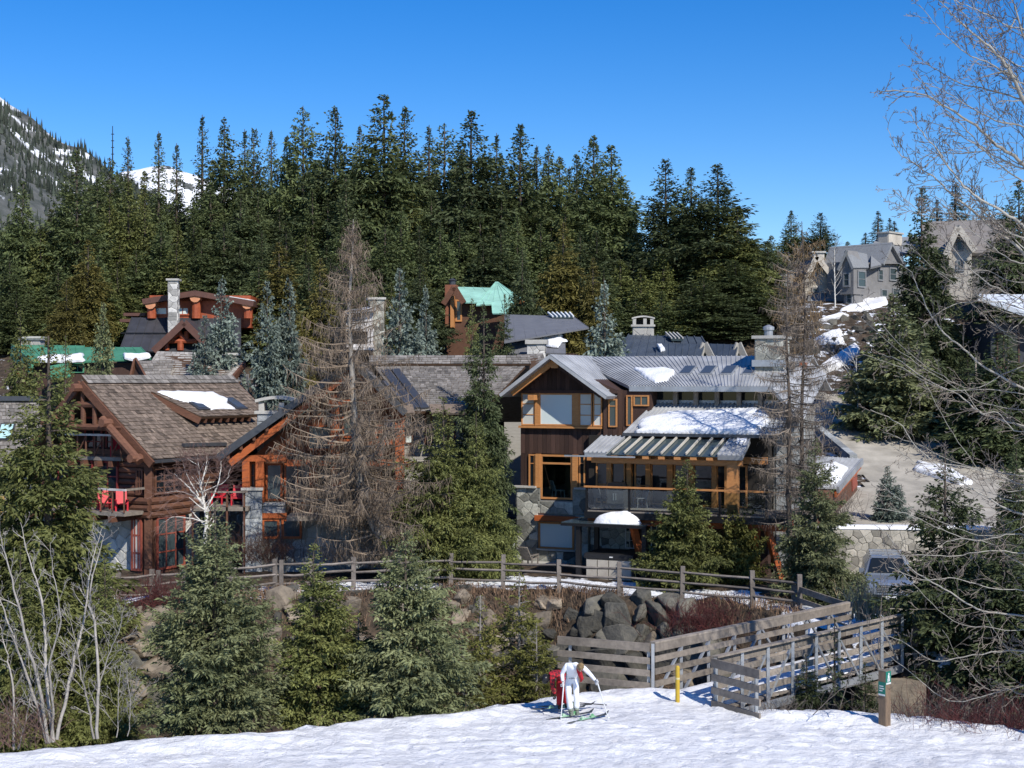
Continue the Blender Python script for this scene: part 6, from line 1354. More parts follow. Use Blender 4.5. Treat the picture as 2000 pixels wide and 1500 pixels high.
# ------------------------------------------------------------------ split rail fence along the bank
def bank_pt(px, py, dz=0.0):
    """walk the sight line until it meets the ground sheet behind the ravine"""
    c = np.array([0, 0, CZ]); d = np.array([(px - 1000) / F, 1, -(py - YH) / F])
    for Y in np.arange(46, 75, .05):
        x, z = d[0] * Y, CZ + d[2] * Y
        if Y > np.interp(x, _e2[:, 0], _e2[:, 1]) - .4 and z < float(terrain_z(x, Y)) + .02: return Vector((x, Y, z))
    return Vector((d[0] * 58, 58, CZ + d[2] * 58))
fence_px = [(150, 1158, 53.5), (232, 1152, 54), (297, 1150, 54.6), (361, 1146, 55.2), (450, 1140, 56.5), (538, 1136, 57.4), (610, 1136, 57.8), (690, 1136, 58.2), (780, 1133, 58.6), (880, 1130, 58.8), (982, 1136, 58.4), (1092, 1150, 57.6), (1210, 1165, 56.4), (1332, 1180, 55.2), (1470, 1200, 53.8), (1562, 1215, 52.6)]
fe = thing('split_rail_fence', P(880, 1130, 58.8), 'weathered split rail fence running along the top of the bank', 'fence')
prev = None; rr = random.Random(12)
for px, py, Y in fence_px:
    p = P(px, py, Y); p.z = float(terrain_z(p.x, p.y)) + .02
    hgt = 1.28 * rr.uniform(.95, 1.07); lean = Vector((rr.uniform(-.04, .04), rr.uniform(-.04, .04), 0))
    q = MB(); q.beam(p - Vector((0, 0, .4)), p + lean + Vector((0, 0, hgt)), .17, .15, rr.uniform(.3, .8), raw=True); q.build('post', M_rail, fe)
    if px in (297, 538): q = MB(); q.beam(p + Vector((.24, 0, -.3)), p + Vector((.24, 0, hgt * .97)), .15, .14, rr.uniform(.3, .8), raw=True); q.build('post', M_rail, fe)
    if prev is not None:
        for h in (.34, .70, 1.04):
            a = prev + Vector((0, -.04, h + rr.uniform(-.05, .05))); b = p + Vector((0, -.04, h + rr.uniform(-.05, .05)))
            q = MB(); q.tube([a, a.lerp(b, .5) + Vector((0, 0, rr.uniform(-.05, .02))), b], [.045, .058, .05], 5, rr.uniform(.2, .85)); q.build('rail', M_rail, fe)
    prev = p
def ground_hit(px, py, y0=44.0, y1=125.0, step=.1):
    d0, d2 = (px - 1000) / F, -(py - YH) / F; Y = y0
    ys_ = np.arange(y0, y1, step); X_ = d0 * ys_; Z_ = CZ + d2 * ys_; h = np.nonzero(Z_ <= zt(X_, ys_))[0]
    Y = ys_[h[0]] if len(h) else y1
    return Vector((d0 * Y, Y, CZ + d2 * Y))
# ------------------------------------------------------------------ boulder retaining wall under the fence
rock_meshes = [rock(100 + i, 1, rr.uniform(.7, .9), rr.uniform(.62, .95), M_boulder, n=7 + i % 6) for i in range(16)]
tan_meshes = [rock(200 + i, 1, rr.uniform(.7, .9), rr.uniform(.6, .9), M_rock2, n=7 + i % 5) for i in range(8)]
def put_rock(me, px, py, Y, w, parent=None, name='boulder', hh=None):
    o = link_mesh(name, me); p = ground_hit(px, py, 47.5 if Y < 80 else 92) if Y is not None else P(px, py, 50); Y = p.y; s = w / 2 / F * Y; p.y += s * .15
    o.scale = (s, s * .9, (hh / 2 / F * Y) / .8 if hh else s); o.rotation_euler = (rr.uniform(-.3, .3), rr.uniform(-.3, .3), rr.uniform(0, 6.28))
    if parent: o.parent = parent; o.location = p - root_of(parent).location
    else: o.location = p
    return o
bw = thing('boulder_wall', P(1200, 1260, 54.5), 'dry retaining wall of dark grey boulders below the fence', 'retaining wall')
listed = [(1125, 1205, 40, 34), (1125, 1237, 44, 34), (1150, 1228, 50, 40), (1140, 1265, 46, 40), (1160, 1190, 60, 44), (1170, 1212, 58, 50), (1200, 1182, 50, 38), (1212, 1215, 56, 70), (1240, 1196, 62, 46), (1215, 1258, 88, 60), (1258, 1240, 40, 40), (1285, 1215, 60, 62), (1275, 1262, 62, 46), (1310, 1182, 60, 44), (1340, 1208, 76, 60), (1300, 1235, 44, 40), (1180, 1290, 90, 60), (1245, 1300, 80, 60), (1300, 1290, 70, 50), (1115, 1300, 80, 60), (1345, 1250, 70, 56), (1100, 1260, 50, 50), (1130, 1345, 90, 60), (1200, 1340, 100, 64), (1270, 1345, 90, 60), (1330, 1330, 80, 60), (1185, 1250, 50, 46), (1255, 1172, 44, 34), (1380, 1225, 60, 50), (1390, 1270, 80, 60), (1360, 1300, 70, 60), (1420, 1310, 80, 60), (1095, 1345, 80, 60), (1060, 1330, 80, 60), (1040, 1290, 60, 50)]
for i, (px, py, w, h) in enumerate(listed):
    m_ = tan_meshes[i % 8] if i in (12, 25) else rock_meshes[(i * 5) % 16]
    put_rock(m_, px, py, 55.4 - (py - 1170) / 170 * 2.2 - max(0, (px - 1300)) * .012, w * 1.22, bw, 'boulder', h * 1.25)
# the bank continues left: scattered boulders and slabs
bl = thing('boulder_bank', P(290, 1290, 50), 'steep bank of tan and grey boulders between the spruces at left', 'retaining wall')
for i, (px, py, w, h) in enumerate([(285, 1210, 60, 40), (300, 1245, 70, 46), (330, 1215, 50, 40), (280, 1270, 70, 40), (255, 1300, 80, 56), (300, 1320, 90, 70), (250, 1360, 80, 70), (290, 1380, 70, 60), (220, 1400, 70, 40), (330, 1290, 50, 40), (335, 1350, 50, 60), (190, 1360, 60, 50), (545, 1180, 64, 56), (560, 1160, 66, 24), (520, 1260, 60, 50), (620, 1170, 70, 40), (690, 1165, 66, 30), (680, 1190, 60, 36), (540, 1300, 50, 60), (640, 1290, 60, 50), (700, 1270, 60, 60), (905, 1170, 40, 40), (935, 1185, 40, 36), (960, 1205, 50, 40), (900, 1205, 44, 40), (990, 1230, 50, 40), (930, 1230, 50, 40), (970, 1260, 60, 40), (1010, 1200, 44, 36), (880, 1320, 66, 50), (970, 1300, 50, 40), (1000, 1280, 60, 50), (860, 1185, 40, 30), (1060, 1215, 60, 40), (1040, 1240, 50, 40), (840, 1230, 50, 40), (780, 1200, 60, 40), (420, 1190, 60, 40), (450, 1250, 60, 50)]):
    m_ = tan_meshes[i % 8] if i % 3 != 1 else rock_meshes[i % 16]
    put_rock(m_, px, py, (55.6 if px > 400 else 51.5) - (py - 1170) / 170 * 2.2, w * 1.15, bl, 'boulder', h * 1.2)
for i in range(75):
    px = rr.uniform(470, 1090); py = rr.uniform(1155, 1330); w = rr.uniform(20, 52)
    put_rock(tan_meshes[i % 8] if i % 2 else rock_meshes[i % 16], px, py, 50, w * 1.2, bl, 'boulder', w * rr.uniform(.6, .95))
for i in range(26):
    px = rr.uniform(190, 345); py = rr.uniform(1195, 1400); w = rr.uniform(24, 60)
    put_rock(tan_meshes[i % 8] if i % 3 else rock_meshes[i % 16], px, py, 50, w * 1.2, bl, 'boulder', w * rr.uniform(.6, .95))
# dark rock bank on the hill under the grey stucco house
hb = thing('hill_rock_bank', P(1680, 650, 100), 'dark rocky embankment with snow below the grey stucco house', 'retaining wall')
for i in range(60):
    px, py = rr.uniform(1560, 1760), rr.uniform(612, 690)
    if py < 612 + (1700 - px) * .25 and px < 1640: continue
    put_rock(rock_meshes[i % 16], px, py, 104 - (py - 612) * .10, rr.uniform(14, 30), hb, 'boulder')
for i, poly in enumerate((((1580, 672), (1610, 655), (1640, 645), (1648, 655), (1650, 672), (1620, 674)), ((1580, 732), (1620, 705), (1672, 672), (1682, 690), (1650, 715), (1600, 735)), ((1600, 628), (1640, 615), (1660, 618), (1630, 626)), ((1640, 608), (1690, 588), (1730, 580), (1735, 596), (1680, 610)))):
    Yc = (99, 95, 104, 106)[i]; c = P(poly[0][0], poly[0][1], Yc)
    snow_slab('hill_snow', [ground_hit(a, b, 88) for a, b in poly], SNOW, ('upper snowfield beside the dark rocks on the right hillside', 'long snow tongue above the driveway, lowest on the hillside', 'thin snow ledge under the pale stucco house', 'snow heap at the foot of the grey stucco house')[i], .3, 60 + i)
# ------------------------------------------------------------------ stone walls by the driveway
f = Frame(P(1650, 1060, 62.1), -4); f.o.z = 0
sw_ = thing('stone_wall', f.w(2, 0, .6), 'pale stone retaining wall behind the parked car with snow on top', 'retaining wall')
L_ = 9.5; q = MB(f); q.box(-1.5, L_, .02, .5, 0, 2.5); q.build('wall_core', M_mortar, sw_)
stones(f, sw_, -1.5, L_, .2, 2.45, .02, .30, mat('pale_wall_stone', (.38, .345, .285), (.25, .235, .195), scale=5, tint=.5, bump=.4), 99)
snow_slab('wall_snow', [f.w(-1.2, .0, 2.5), f.w(4, -.05, 2.5), f.w(6.5, .0, 2.5), f.w(6.4, .6, 2.5), f.w(-1.0, .7, 2.5)], SNOW, 'snow ridge lying along the pale stone wall behind the car', .14, 70)
cw = thing('concrete_wall', P(1700, 800, 88), 'low grey concrete wall at the top bend of the driveway', 'retaining wall')
a, b = P(1590, 815, 88), P(1790, 806, 88)
q = MB(); q.box(a.x, b.x, 88, 88.4, a.z - 1, P(1600, 790, 88).z); q.build('wall_panel', M_conc, cw)
q = MB(); q.box(P(1678, 0, 87.9).x, P(1720, 0, 87.9).x, 87.6, 87.98, a.z - 1, P(1600, 778, 88).z); q.build('wall_pier', M_slab, cw)
ew = thing('driveway_edge_wall', P(1620, 870, 80), 'low stone edging wall on the left side of the driveway', 'kerb')
for i in range(12):
    a = P(1595 + i * 6, 838 + i * 5, 84 - i * .75); q = MB(); q.beam(a, P(1601 + i * 6, 842.5 + i * 5, 83.3 - i * .75), .4, .5, rr.random(), raw=True); q.build('edge_stone', M_slab, ew)
for i, poly in enumerate((((1790, 910), (1850, 920), (1900, 950), (1880, 955), (1820, 938), (1785, 925)), ((1950, 1040), (2010, 1050), (2010, 1075), (1960, 1062)), ((1862, 795), (1890, 795), (1892, 835), (1858, 832)))):
    snow_slab('roadside_snow', [ground_hit(a, b, 60) + Vector((0, 0, .1)) for a, b in poly], SNOW, ('snow bank along the inner bend of the driveway', 'snow pile at the right edge beside the lower driveway', 'shaded blue snow heap among the dark firs right of the driveway')[i], .3, 75 + i)
snow_slab('bridge_end_snow', [Vector(p) for p in ((11.2, 49.3, .1), (13, 47.2, .1), (16, 48, .1), (17.5, 50.5, .1), (14, 52.5, .1), (12, 51.5, .1))], SNOW, 'bright snow patch at the far end of the footbridge', .22, 78)
# ------------------------------------------------------------------ footbridge
bN = Vector((4.09, 41.65, .0)); bR = Vector((5.6, 39.5, .0)); bd = Vector((.707, .707, 0)); bn = Vector((.707, -.707, 0)); bl_len = 10.6
fb = thing('footbridge', bN + bd * 5, 'wooden plank footbridge with galvanised truss railings over the ravine', 'bridge')
def bridge_side(o, L, nm, sgn):
    top, H = .02, 1.32; rr2 = random.Random(3 if sgn > 0 else 4)
    nseg = 3
    for lvl, (z, h) in enumerate(((H - .13, .24), (.86, .17), (.50, .17), (.14, .17))):
        for s_ in range(nseg):
            a = o + bd * (L * s_ / nseg + .01) + Vector((0, 0, z)) + bn * (.06 * sgn); b = o + bd * (L * (s_ + 1) / nseg - .01) + Vector((0, 0, z)) + bn * (.06 * sgn)
            q = MB(); q.beam(a, b, .06, h, rr2.uniform(.2, .85), raw=True); q.build('rail_plank', M_weather, fb)
    a, b = o + Vector((0, 0, H + .02)), o + bd * L + Vector((0, 0, H + .02))
    q = MB(); q.beam(a, b, .20, .05, .75, raw=True); q.build('cap_rail', M_weather, fb)
    n = 8
    for i in range(n + 1):
        p = o + bd * (L * i / n); q = MB(); q.beam(p - Vector((0, 0, .45)), p + Vector((0, 0, H - .01)), .09, .09, .5, raw=True); q.build('truss_post', M_galv, fb)
        if i < n:
            p2 = o + bd * (L * (i + 1) / n); lo, hi = (p, p2) if i < n / 2 else (p2, p)
            q = MB(); q.beam(lo + Vector((0, 0, -.35)) + bn * .05 * sgn, hi + Vector((0, 0, H - .2)) + bn * .05 * sgn, .07, .07, .5, raw=True); q.build('truss_diagonal', M_galv, fb)
    q = MB(); q.beam(o - Vector((0, 0, .4)), o + bd * L - Vector((0, 0, .4)), .12, .22, raw=True); q.build('girder', M_galv, fb)
bridge_side(bN, bl_len, 'left', 1); bridge_side(bR, bl_len - .6, 'right', -1)
for i in range(52):
    f0 = .1 + (bl_len - .4) * i / 52; a = bN + bd * f0 + bn * .12; b = bR + bd * (f0 - .55) - bn * .12
    q = MB(); q.beam(a + Vector((0, 0, -.20)), b + Vector((0, 0, -.20)), .185, .06, rr.uniform(.2, .8), raw=True, up=(0, 0, 1)); q.build('deck_plank', M_weather, fb)
mid0, mid1 = bN.lerp(bR, .5), bN.lerp(bR, .5) + bd * bl_len
def bp(f0, side, z=-.165): return bN + bd * f0 + bn * (1.35 + side) + Vector((0, 0, z))
snow_slab('bridge_snow', [bp(0, -1.0), bp(2.5, -.95), bp(5, -1.05), bp(8, -.9), bp(10.4, -1.0), bp(10.3, 1.0), bp(7.5, .95), bp(5, 1.05), bp(2.4, .9), bp(-.3, 1.0)], SNOW, 'trodden snow covering the deck of the footbridge', .13, 80, rings=(1, .96, .9, .7, .4), sub=5)
# wing railing left of the bridge
wl_ = thing('wing_railing', bN + Vector((-1.4, .5, 0)), 'four plank wooden railing behind the skiers, left of the bridge', 'railing')
wa, wb = Vector((1.37, 42.9, .0)), bN + Vector((-.08, .03, 0))
for z, h in ((1.19, .24), (.80, .18), (.44, .18), (.07, .18)):
    q = MB(); q.beam(wa + Vector((0, 0, z)), wb + Vector((0, 0, z)), .06, h, rr.uniform(.3, .8), raw=True); q.build('rail_plank', M_weather, wl_)
for f0 in (.12, .97):
    p = wa.lerp(wb, f0) + Vector((.05, .08, 0)); q = MB(); q.beam(p - Vector((0, 0, .7)), p + Vector((0, 0, 1.26)), .09, .09, raw=True); q.build('post', M_galv, wl_)
wr_ = thing('wing_railing', bR + Vector((.5, -1, 0)), 'short plank railing flaring forward at the right bridge end', 'railing')
wa, wb = bR + Vector((-.03, .0, 0)), Vector((6.62, 37.9, .0))
for z, h in ((1.19, .24), (.80, .18), (.44, .18), (.07, .18)):
    q = MB(); q.beam(wa + Vector((-.07, -.05, z)), wb + Vector((-.07, -.05, z)), .06, h, rr.uniform(.3, .8), raw=True); q.build('rail_plank', M_weather, wr_)
for f0 in (.04, .88):
    p = wa.lerp(wb, f0); q = MB(); q.beam(p - Vector((0, 0, .7)), p + Vector((0, 0, 1.24)), .09, .09, raw=True); q.build('post', M_galv, wr_)
wf = thing('wing_railing', bN + bd * bl_len, 'dark plank railing at the far left end of the bridge, in shade', 'railing')
wa, wb = bN + bd * bl_len + Vector((0, .1, 0)), Vector((10.4, 53.0, .1))
for z, h in ((1.19, .22), (.80, .17), (.44, .17)):
    q = MB(); q.beam(wa + Vector((0, 0, z)), wb + Vector((0, 0, z)), .06, h, .4, raw=True); q.build('rail_plank', M_weather, wf)
q = MB(); q.beam(wb - Vector((0, 0, .5)), wb + Vector((0, 0, 1.25)), .14, .14, .4, raw=True); q.build('post', M_weather, wf)
# right-hand landing fence, in shade
rf = thing('landing_railing', P(1940, 1220, 46), 'weathered rail fence half hidden by branches at the right edge', 'fence')
for i in range(4):
    a = Vector((13.1 + i * 1.7, 46.6 - i * .15, .05)); q = MB(); q.beam(a - Vector((0, 0, .5)), a + Vector((0, 0, 1.25)), .15, .15, raw=True); q.build('post', M_rail, rf)
    if i < 3:
        for z in (.45, .85, 1.2): q = MB(); q.beam(a + Vector((0, -.1, z)), a + Vector((1.7, -.25, z)), .05, .15, rr.random(), raw=True); q.build('rail', M_rail, rf)
ab = thing('bridge_abutment', P(1700, 1340, 43.5), 'tan concrete abutment block under the right end of the bridge', 'bridge abutment')
q = MB(); q.box(11.0, 13.0, 45.0, 46.0, -3.6, -.6); q.build('block', M_rock2, ab)
# yellow bollard
p = Vector((4.62, 40.0, 0)); yb = thing('bollard', p, 'yellow painted bollard on the snow at the bridge entrance', 'bollard')
q = MB(); q.lathe(p - Vector((0, 0, .3)), [(.062, 0), (.062, 1.22), (.055, 1.27), (.03, 1.30)], 14); q.build('post', M_yellow, yb, smooth=False)
q = MB(); q.lathe(p + Vector((0, 0, .62)), [(.064, 0), (.064, .05), (.063, .051)], 14); q.build('worn_band', mat('worn_yellow', (.70, .60, .30), rough=.6), yb)
# sign post with two green trail signs
p = Vector((9.68, 37.25, 0)); sp_ = thing('sign_post', p, 'square wooden post with two small green trail signs at the edge of the snow', 'sign post')
Sg = Frame((p.x, p.y, 0), 40)
q = MB(Sg); q.box(-.11, .11, -.11, .11, -.4, 1.42); q.build('post', mat('sign_post_wood', (.24, .165, .105), (.13, .095, .07), scale=5, tint=.3, stretch=(3, 3, .5), bump=.3), sp_)
M_sgn = mat('sign_green', (.015, .17, .125), (.012, .15, .11), rough=.5, tint=.1); M_sw = mat('sign_white', (.75, .77, .76), rough=.5, tint=.0)
for nm, zlo, zhi, face in (('trail_sign', 1.08, 1.42, 'r'), ('trail_sign', .78, 1.14, 'l')):
    q = MB(Sg)
    if face == 'r': q.box(-.108, .108, -.122, -.112, zlo, zhi); fr_ = lambda u0, u1, z0, z1, q: q.box(u0, u1, -.127, -.1225, z0, z1)
    else: q.box(-.122, -.112, -.108, .108, zlo, zhi); fr_ = lambda u0, u1, z0, z1, q: q.box(-.127, -.1225, -u1, -u0, z0, z1)
    s_ = q.build(nm, M_sgn, sp_)
    q = MB(Sg); fr_(-.1, .1, zlo + .006, zlo + .05, q)
    if face == 'r':                                  # walking figure with a pole
        fr_(-.01, .035, zhi - .09, zhi - .045, q); fr_(-.03, .03, zhi - .18, zhi - .098, q); fr_(-.045, -.012, zhi - .27, zhi - .185, q); fr_(.004, .034, zhi - .265, zhi - .185, q); fr_(.045, .058, zhi - .26, zhi - .13, q)
    else:
        for i, (a, b) in enumerate(((-.07, .05), (-.07, .07), (-.07, .02))): fr_(a, b, zhi - .12 - i * .06, zhi - .095 - i * .06, q)
    q.build('sign_print', M_sw, s_)
# flat capped post top
q = MB(Sg); q.box(-.115, .115, -.115, .115, 1.421, 1.44); q.build('post_cap', M_weather, sp_)
# ------------------------------------------------------------------ parked pickup / SUV (silver blue)
V_ = Frame((15.05, 57.6, .14), -12); car = thing('parked_car', V_.o.copy(), 'silver blue car with a roof rack parked nose out by the stone wall', 'car')
def section(pts, halfw):                              # mirrored cross sections: list of (v, z-low, z-high, half width low, half width high)
    mb = MB(V_); vs = []; fs = []
    for v, z0, z1, w0, w1 in pts:
        zc = z0 + (z1 - z0) * .55
        vs += [(-w0, v, z0), (-w0 * 1.02, v, zc), (-w1, v, z1 - .03), (-w1 + .06, v, z1), (w1 - .06, v, z1), (w1, v, z1 - .03), (w0 * 1.02, v, zc), (w0, v, z0)]
    n = 8
    for j in range(len(pts) - 1):
        for i in range(n): fs.append((j * n + i, j * n + (i + 1) % n, (j + 1) * n + (i + 1) % n, (j + 1) * n + i))
    fs.append(tuple(range(n))); fs.append(tuple(range((len(pts) - 1) * n + n - 1, (len(pts) - 1) * n - 1, -1)))
    mb.mesh(vs, fs, raw=False); return mb
M_car = mat('car_paint', (.30, .34, .40), (.28, .32, .38), rough=.22, metal=.5, tint=.05, spec=.6)
section([(-2.45, .45, .80, .78, .72), (-2.38, .32, .98, .90, .84), (-2.0, .28, 1.06, .95, .90), (-1.2, .28, 1.13, .96, .91), (-.95, .28, 1.16, .96, .91), (1.4, .28, 1.18, .96, .92), (2.2, .30, 1.15, .95, .90), (2.4, .4, 1.0, .90, .85)], 0).build('body', M_car, car, smooth=False)
section([(-1.05, 1.10, 1.17, .86, .84), (-.35, 1.10, 1.70, .86, .68), (.1, 1.10, 1.77, .87, .67), (1.7, 1.10, 1.75, .87, .67), (2.3, 1.10, 1.2, .86, .80)], 0).build('cabin', M_car, car, smooth=False)
q = MB(V_); q.slab([(-.60, -.40, 1.69), (.60, -.40, 1.69), (.76, -1.01, 1.19), (-.76, -1.01, 1.19)], .03)
for v in q.v: v += V_.v * -.035 + Vector((0, 0, .028))
q.build('windscreen', G_dark, car)
for sx in (-1, 1):
    q = MB(V_); q.mesh([(sx * .885, -.75, 1.2), (sx * .885, 1.9, 1.2), (sx * .715, 1.55, 1.66), (sx * .715, -.2, 1.66)], [(0, 1, 2, 3)], raw=False); q.build('side_window', G_dark, car)
    q = MB(V_); q.mesh([(sx * .85, -2.36, .72), (sx * .50, -2.44, .74), (sx * .52, -2.40, .93), (sx * .86, -2.28, .96), (sx * .84, -2.2, .74), (sx * .50, -2.3, .74), (sx * .5, -2.3, .95), (sx * .86, -2.2, .97)], [(0, 1, 2, 3), (3, 2, 6, 7), (0, 3, 7, 4), (0, 4, 5, 1), (1, 5, 6, 2)], raw=False); q.build('headlight', glass('headlight_glass', (.6, .64, .68), .1), car)
    q = MB(V_); q.box(sx * 1.0 - .1, sx * 1.0 + .1, -.72, -.6, 1.14, 1.32); q.build('mirror', M_car, car)
    q = MB(V_); q.beam((sx * .62, -.2, 1.83), (sx * .62, 1.5, 1.82), .05, .05); q.build('roof_rail', M_galv, car)
    for v in (-1.55, 1.45):
        q = MB(V_); q.tube([(sx * .74, v, .37), (sx * .985, v, .37)], .37, 18, raw=False); w_ = q.build('wheel', mat('tyre', (.02, .02, .02), rough=.9), car)
        q = MB(V_); q.tube([(sx * .94, v, .37), (sx * 1.0, v, .37)], .22, 12, raw=False); q.build('rim', M_galv, w_)
for v in (.1, 1.1): q = MB(V_); q.beam((-.66, v, 1.86), (.66, v, 1.86), .07, .04); q.build('rack_bar', M_galv, car)
q = MB(V_); q.box(-.47, .47, -2.475, -2.42, .62, .90); gr_ = q.build('grille', M_black, car)
for i in range(4): q = MB(V_); q.box(-.46, .46, -2.49, -2.478, .65 + i * .065, .675 + i * .065); q.build('grille_bar', M_galv, gr_)
q = MB(V_); q.box(-.85, .85, -2.50, -2.41, .34, .54); q.build('bumper', M_black, car)
q = MB(V_); q.box(-.26, .26, -2.52, -2.505, .38, .50); q.build('number_plate', M_white, car)
# metal antenna mast on the skyline and the timber clutter
an = thing('antenna_mast', P(220, 330, 150), 'thin lattice antenna mast rising above the trees in front of the mountain', 'mast')
q = MB(); q.tube([P(220, 360, 150), P(220, 246, 150)], [.09, .04], 5, .3); q.build('mast', M_black, an)
for y in (262, 275, 288, 301, 314): q = MB(); q.beam(P(217, y, 150), P(223, y, 150), .07, .07, raw=True); q.build('crossarm', M_black, an)
# ------------------------------------------------------------------ people
def skin_body(name, joints, bones, radii, m, parent, lv=2):
    me = bpy.data.meshes.new(name); names = list(joints); idx = {k: i for i, k in enumerate(names)}
    me.from_pydata([tuple(joints[k]) for k in names], [(idx[a], idx[b]) for a, b in bones], [])
    me.materials.append(m); o = bpy.data.objects.new(name, me); COL.objects.link(o); o.parent = parent
    sk = o.modifiers.new('skin', 'SKIN'); sk.use_smooth_shade = True
    if not me.skin_vertices: me.skin_vertices.new(name='')
    for k, i in idx.items():
        rr_ = radii[k]; me.skin_vertices[0].data[i].radius = rr_ if isinstance(rr_, tuple) else (rr_, rr_)
        me.skin_vertices[0].data[i].use_root = (k == 'pelvis')
    ss = o.modifiers.new('sub', 'SUBSURF'); ss.levels = lv; ss.render_levels = lv
    return o
def ellipsoid(c, rx, ry, rz, rot=None, n=14, k=10, cut=None):
    vs, fs = [], []
    for j in range(k + 1):
        th = math.pi * j / k
        for i in range(n):
            a = 2 * math.pi * i / n; p = Vector((rx * math.sin(th) * math.cos(a), ry * math.sin(th) * math.sin(a), rz * math.cos(th)))
            if rot: p.rotate(rot)
            vs.append(Vector(c) + p)
    for j in range(k):
        for i in range(n): fs.append((j * n + i, j * n + (i + 1) % n, (j + 1) * n + (i + 1) % n, (j + 1) * n + i))
    return vs, fs
M_wsuit = mat('white_ski_suit', (.80, .82, .86), (.74, .76, .80), scale=6, rough=.7, bump=.3, bscale=12, tint=.0)
M_skinp = mat('skin_tone', (.55, .33, .24), rough=.6, tint=0); M_hair = mat('blond_hair', (.36, .25, .12), (.17, .11, .055), scale=30, rough=.6, tint=.1, bump=.8, bscale=60)
M_rscarf = mat('red_fabric', (.42, .02, .03), (.30, .015, .02), scale=8, rough=.8, tint=.1)
M_boot = mat('grey_green_boot', (.22, .25, .19), (.15, .17, .14), rough=.5, tint=.1); M_glove = mat('grey_glove', (.32, .33, .34), (.55, .56, .57), scale=12, rough=.7)
J = Vector
def hand(parent, wrist, d, side, m, s=1.0, curl=1.0):
    """palm with four unequal fingers and a thumb, curled around a pole"""
    d = Vector(d).normalized(); sd = Vector(side).normalized(); sd = (sd - d * sd.dot(d)).normalized(); nn = d.cross(sd)
    pal = MB(); pal.beam(wrist, wrist + d * .085 * s, .085 * s, .035 * s, raw=True, up=nn)
    for i in range(4):
        L = (.07, .08, .078, .06)[i] * s; b = wrist + d * .085 * s + sd * ((i - 1.5) * .021 * s)
        k1 = b + (d * .6 + nn * .7 * curl).normalized() * L * .45; k2 = k1 + (d * -.3 + nn * .9 * curl).normalized() * L * .35; k3 = k2 + (d * -.9 + nn * .1).normalized() * L * .3
        pal.tube([b, k1, k2, k3], [.0115 * s, .011 * s, .010 * s, .008 * s], 6)
    b = wrist + d * .025 * s + sd * .045 * s; pal.tube([b, b + (sd * .7 + d * .6 + nn * .4).normalized() * .035 * s, b + (sd * .1 + d * .6 + nn * .9).normalized() * .065 * s], [.015 * s, .013 * s, .010 * s], 6)
    o = bpy.data.objects.new('hand', pal.data('hand', m)); COL.objects.link(o); o.parent = parent; return o
# --- skier in white: bending over, looking down at the skis, a pole in each hand
s0 = P(1117, 1397, 38.3); s0.z = .03
w1 = thing('person', s0, 'person in a white ski suit with short blond hair bending over two white poles', 'person')
jt = {'pelvis': J((0, .08, .95)), 'waist': J((-.01, .0, 1.07)), 'chest': J((.04, -.18, 1.26)), 'neck': J((.10, -.33, 1.38)), 'nape': J((.13, -.39, 1.405)),
      'shL': J((-.15, -.24, 1.36)), 'shR': J((.27, -.27, 1.33)), 'elL': J((-.27, -.14, 1.12)), 'wrL': J((-.25, -.24, .93)), 'elR': J((.47, -.36, 1.15)), 'wrR': J((.60, -.52, 1.02)),
      'hpL': J((-.10, .06, .90)), 'hpR': J((.10, .07, .90)), 'knL': J((-.09, -.06, .50)), 'knR': J((.12, .00, .50)), 'anL': J((-.03, .02, .12)), 'anR': J((.13, .08, .12)), 'cuL': J((-.06, -.01, .28)), 'cuR': J((.13, .05, .28))}
bn_ = [('pelvis', 'waist'), ('waist', 'chest'), ('chest', 'neck'), ('neck', 'nape'), ('chest', 'shL'), ('chest', 'shR'), ('shL', 'elL'), ('elL', 'wrL'), ('shR', 'elR'), ('elR', 'wrR'), ('pelvis', 'hpL'), ('pelvis', 'hpR'), ('hpL', 'knL'), ('hpR', 'knR'), ('knL', 'cuL'), ('cuL', 'anL'), ('knR', 'cuR'), ('cuR', 'anR')]
rd = {'pelvis': (.16, .13), 'waist': (.14, .115), 'chest': (.165, .13), 'neck': .07, 'nape': .062, 'shL': .082, 'shR': .082, 'elL': .060, 'elR': .058, 'wrL': .046, 'wrR': .044, 'hpL': .108, 'hpR': .108, 'knL': .080, 'knR': .080, 'cuL': .085, 'cuR': .085, 'anL': .10, 'anR': .10}
skin_body('body', jt, bn_, rd, M_wsuit, w1)
hc = J((.20, -.50, 1.36)); rot = Matrix.Rotation(1.15, 3, 'X') @ Matrix.Rotation(.3, 3, 'Y')
vs, fs = ellipsoid(hc, .078, .098, .118, rot); q = MB(); q.mesh(vs, fs)
fd = Vector((0, -1, 0)); fd.rotate(rot); up_ = Vector((0, 0, 1)); up_.rotate(rot); rt_ = fd.cross(up_)
nv, nf = ellipsoid(hc + fd * .10 - up_ * .01, .014, .022, .026, rot, 8, 6); q.mesh(nv, nf)
for sx in (-1, 1): nv, nf = ellipsoid(hc + rt_ * .079 * sx - up_ * .01, .012, .022, .034, rot, 8, 6); q.mesh(nv, nf)
q.tube([hc - up_ * .06, jt['nape'] + J((0, .02, -.02))], [.05, .055], 8); q.build_local('head', M_skinp, w1)
q = MB()
for sx in (-1, 1): nv, nf = ellipsoid(hc + fd * .088 + rt_ * .032 * sx + up_ * .012, .011, .008, .007, rot, 8, 6); q.mesh(nv, nf)
nv, nf = ellipsoid(hc + fd * .088 - up_ * .055, .024, .008, .006, rot, 8, 6); q.mesh(nv, nf); q.build_local('face_detail', mat('dark_lips_and_eyes', (.09, .04, .035), rough=.5), w1)
vs, fs = ellipsoid(hc + up_ * .022 - fd * .018, .092, .104, .118, rot, 18, 14); r = random.Random(2)
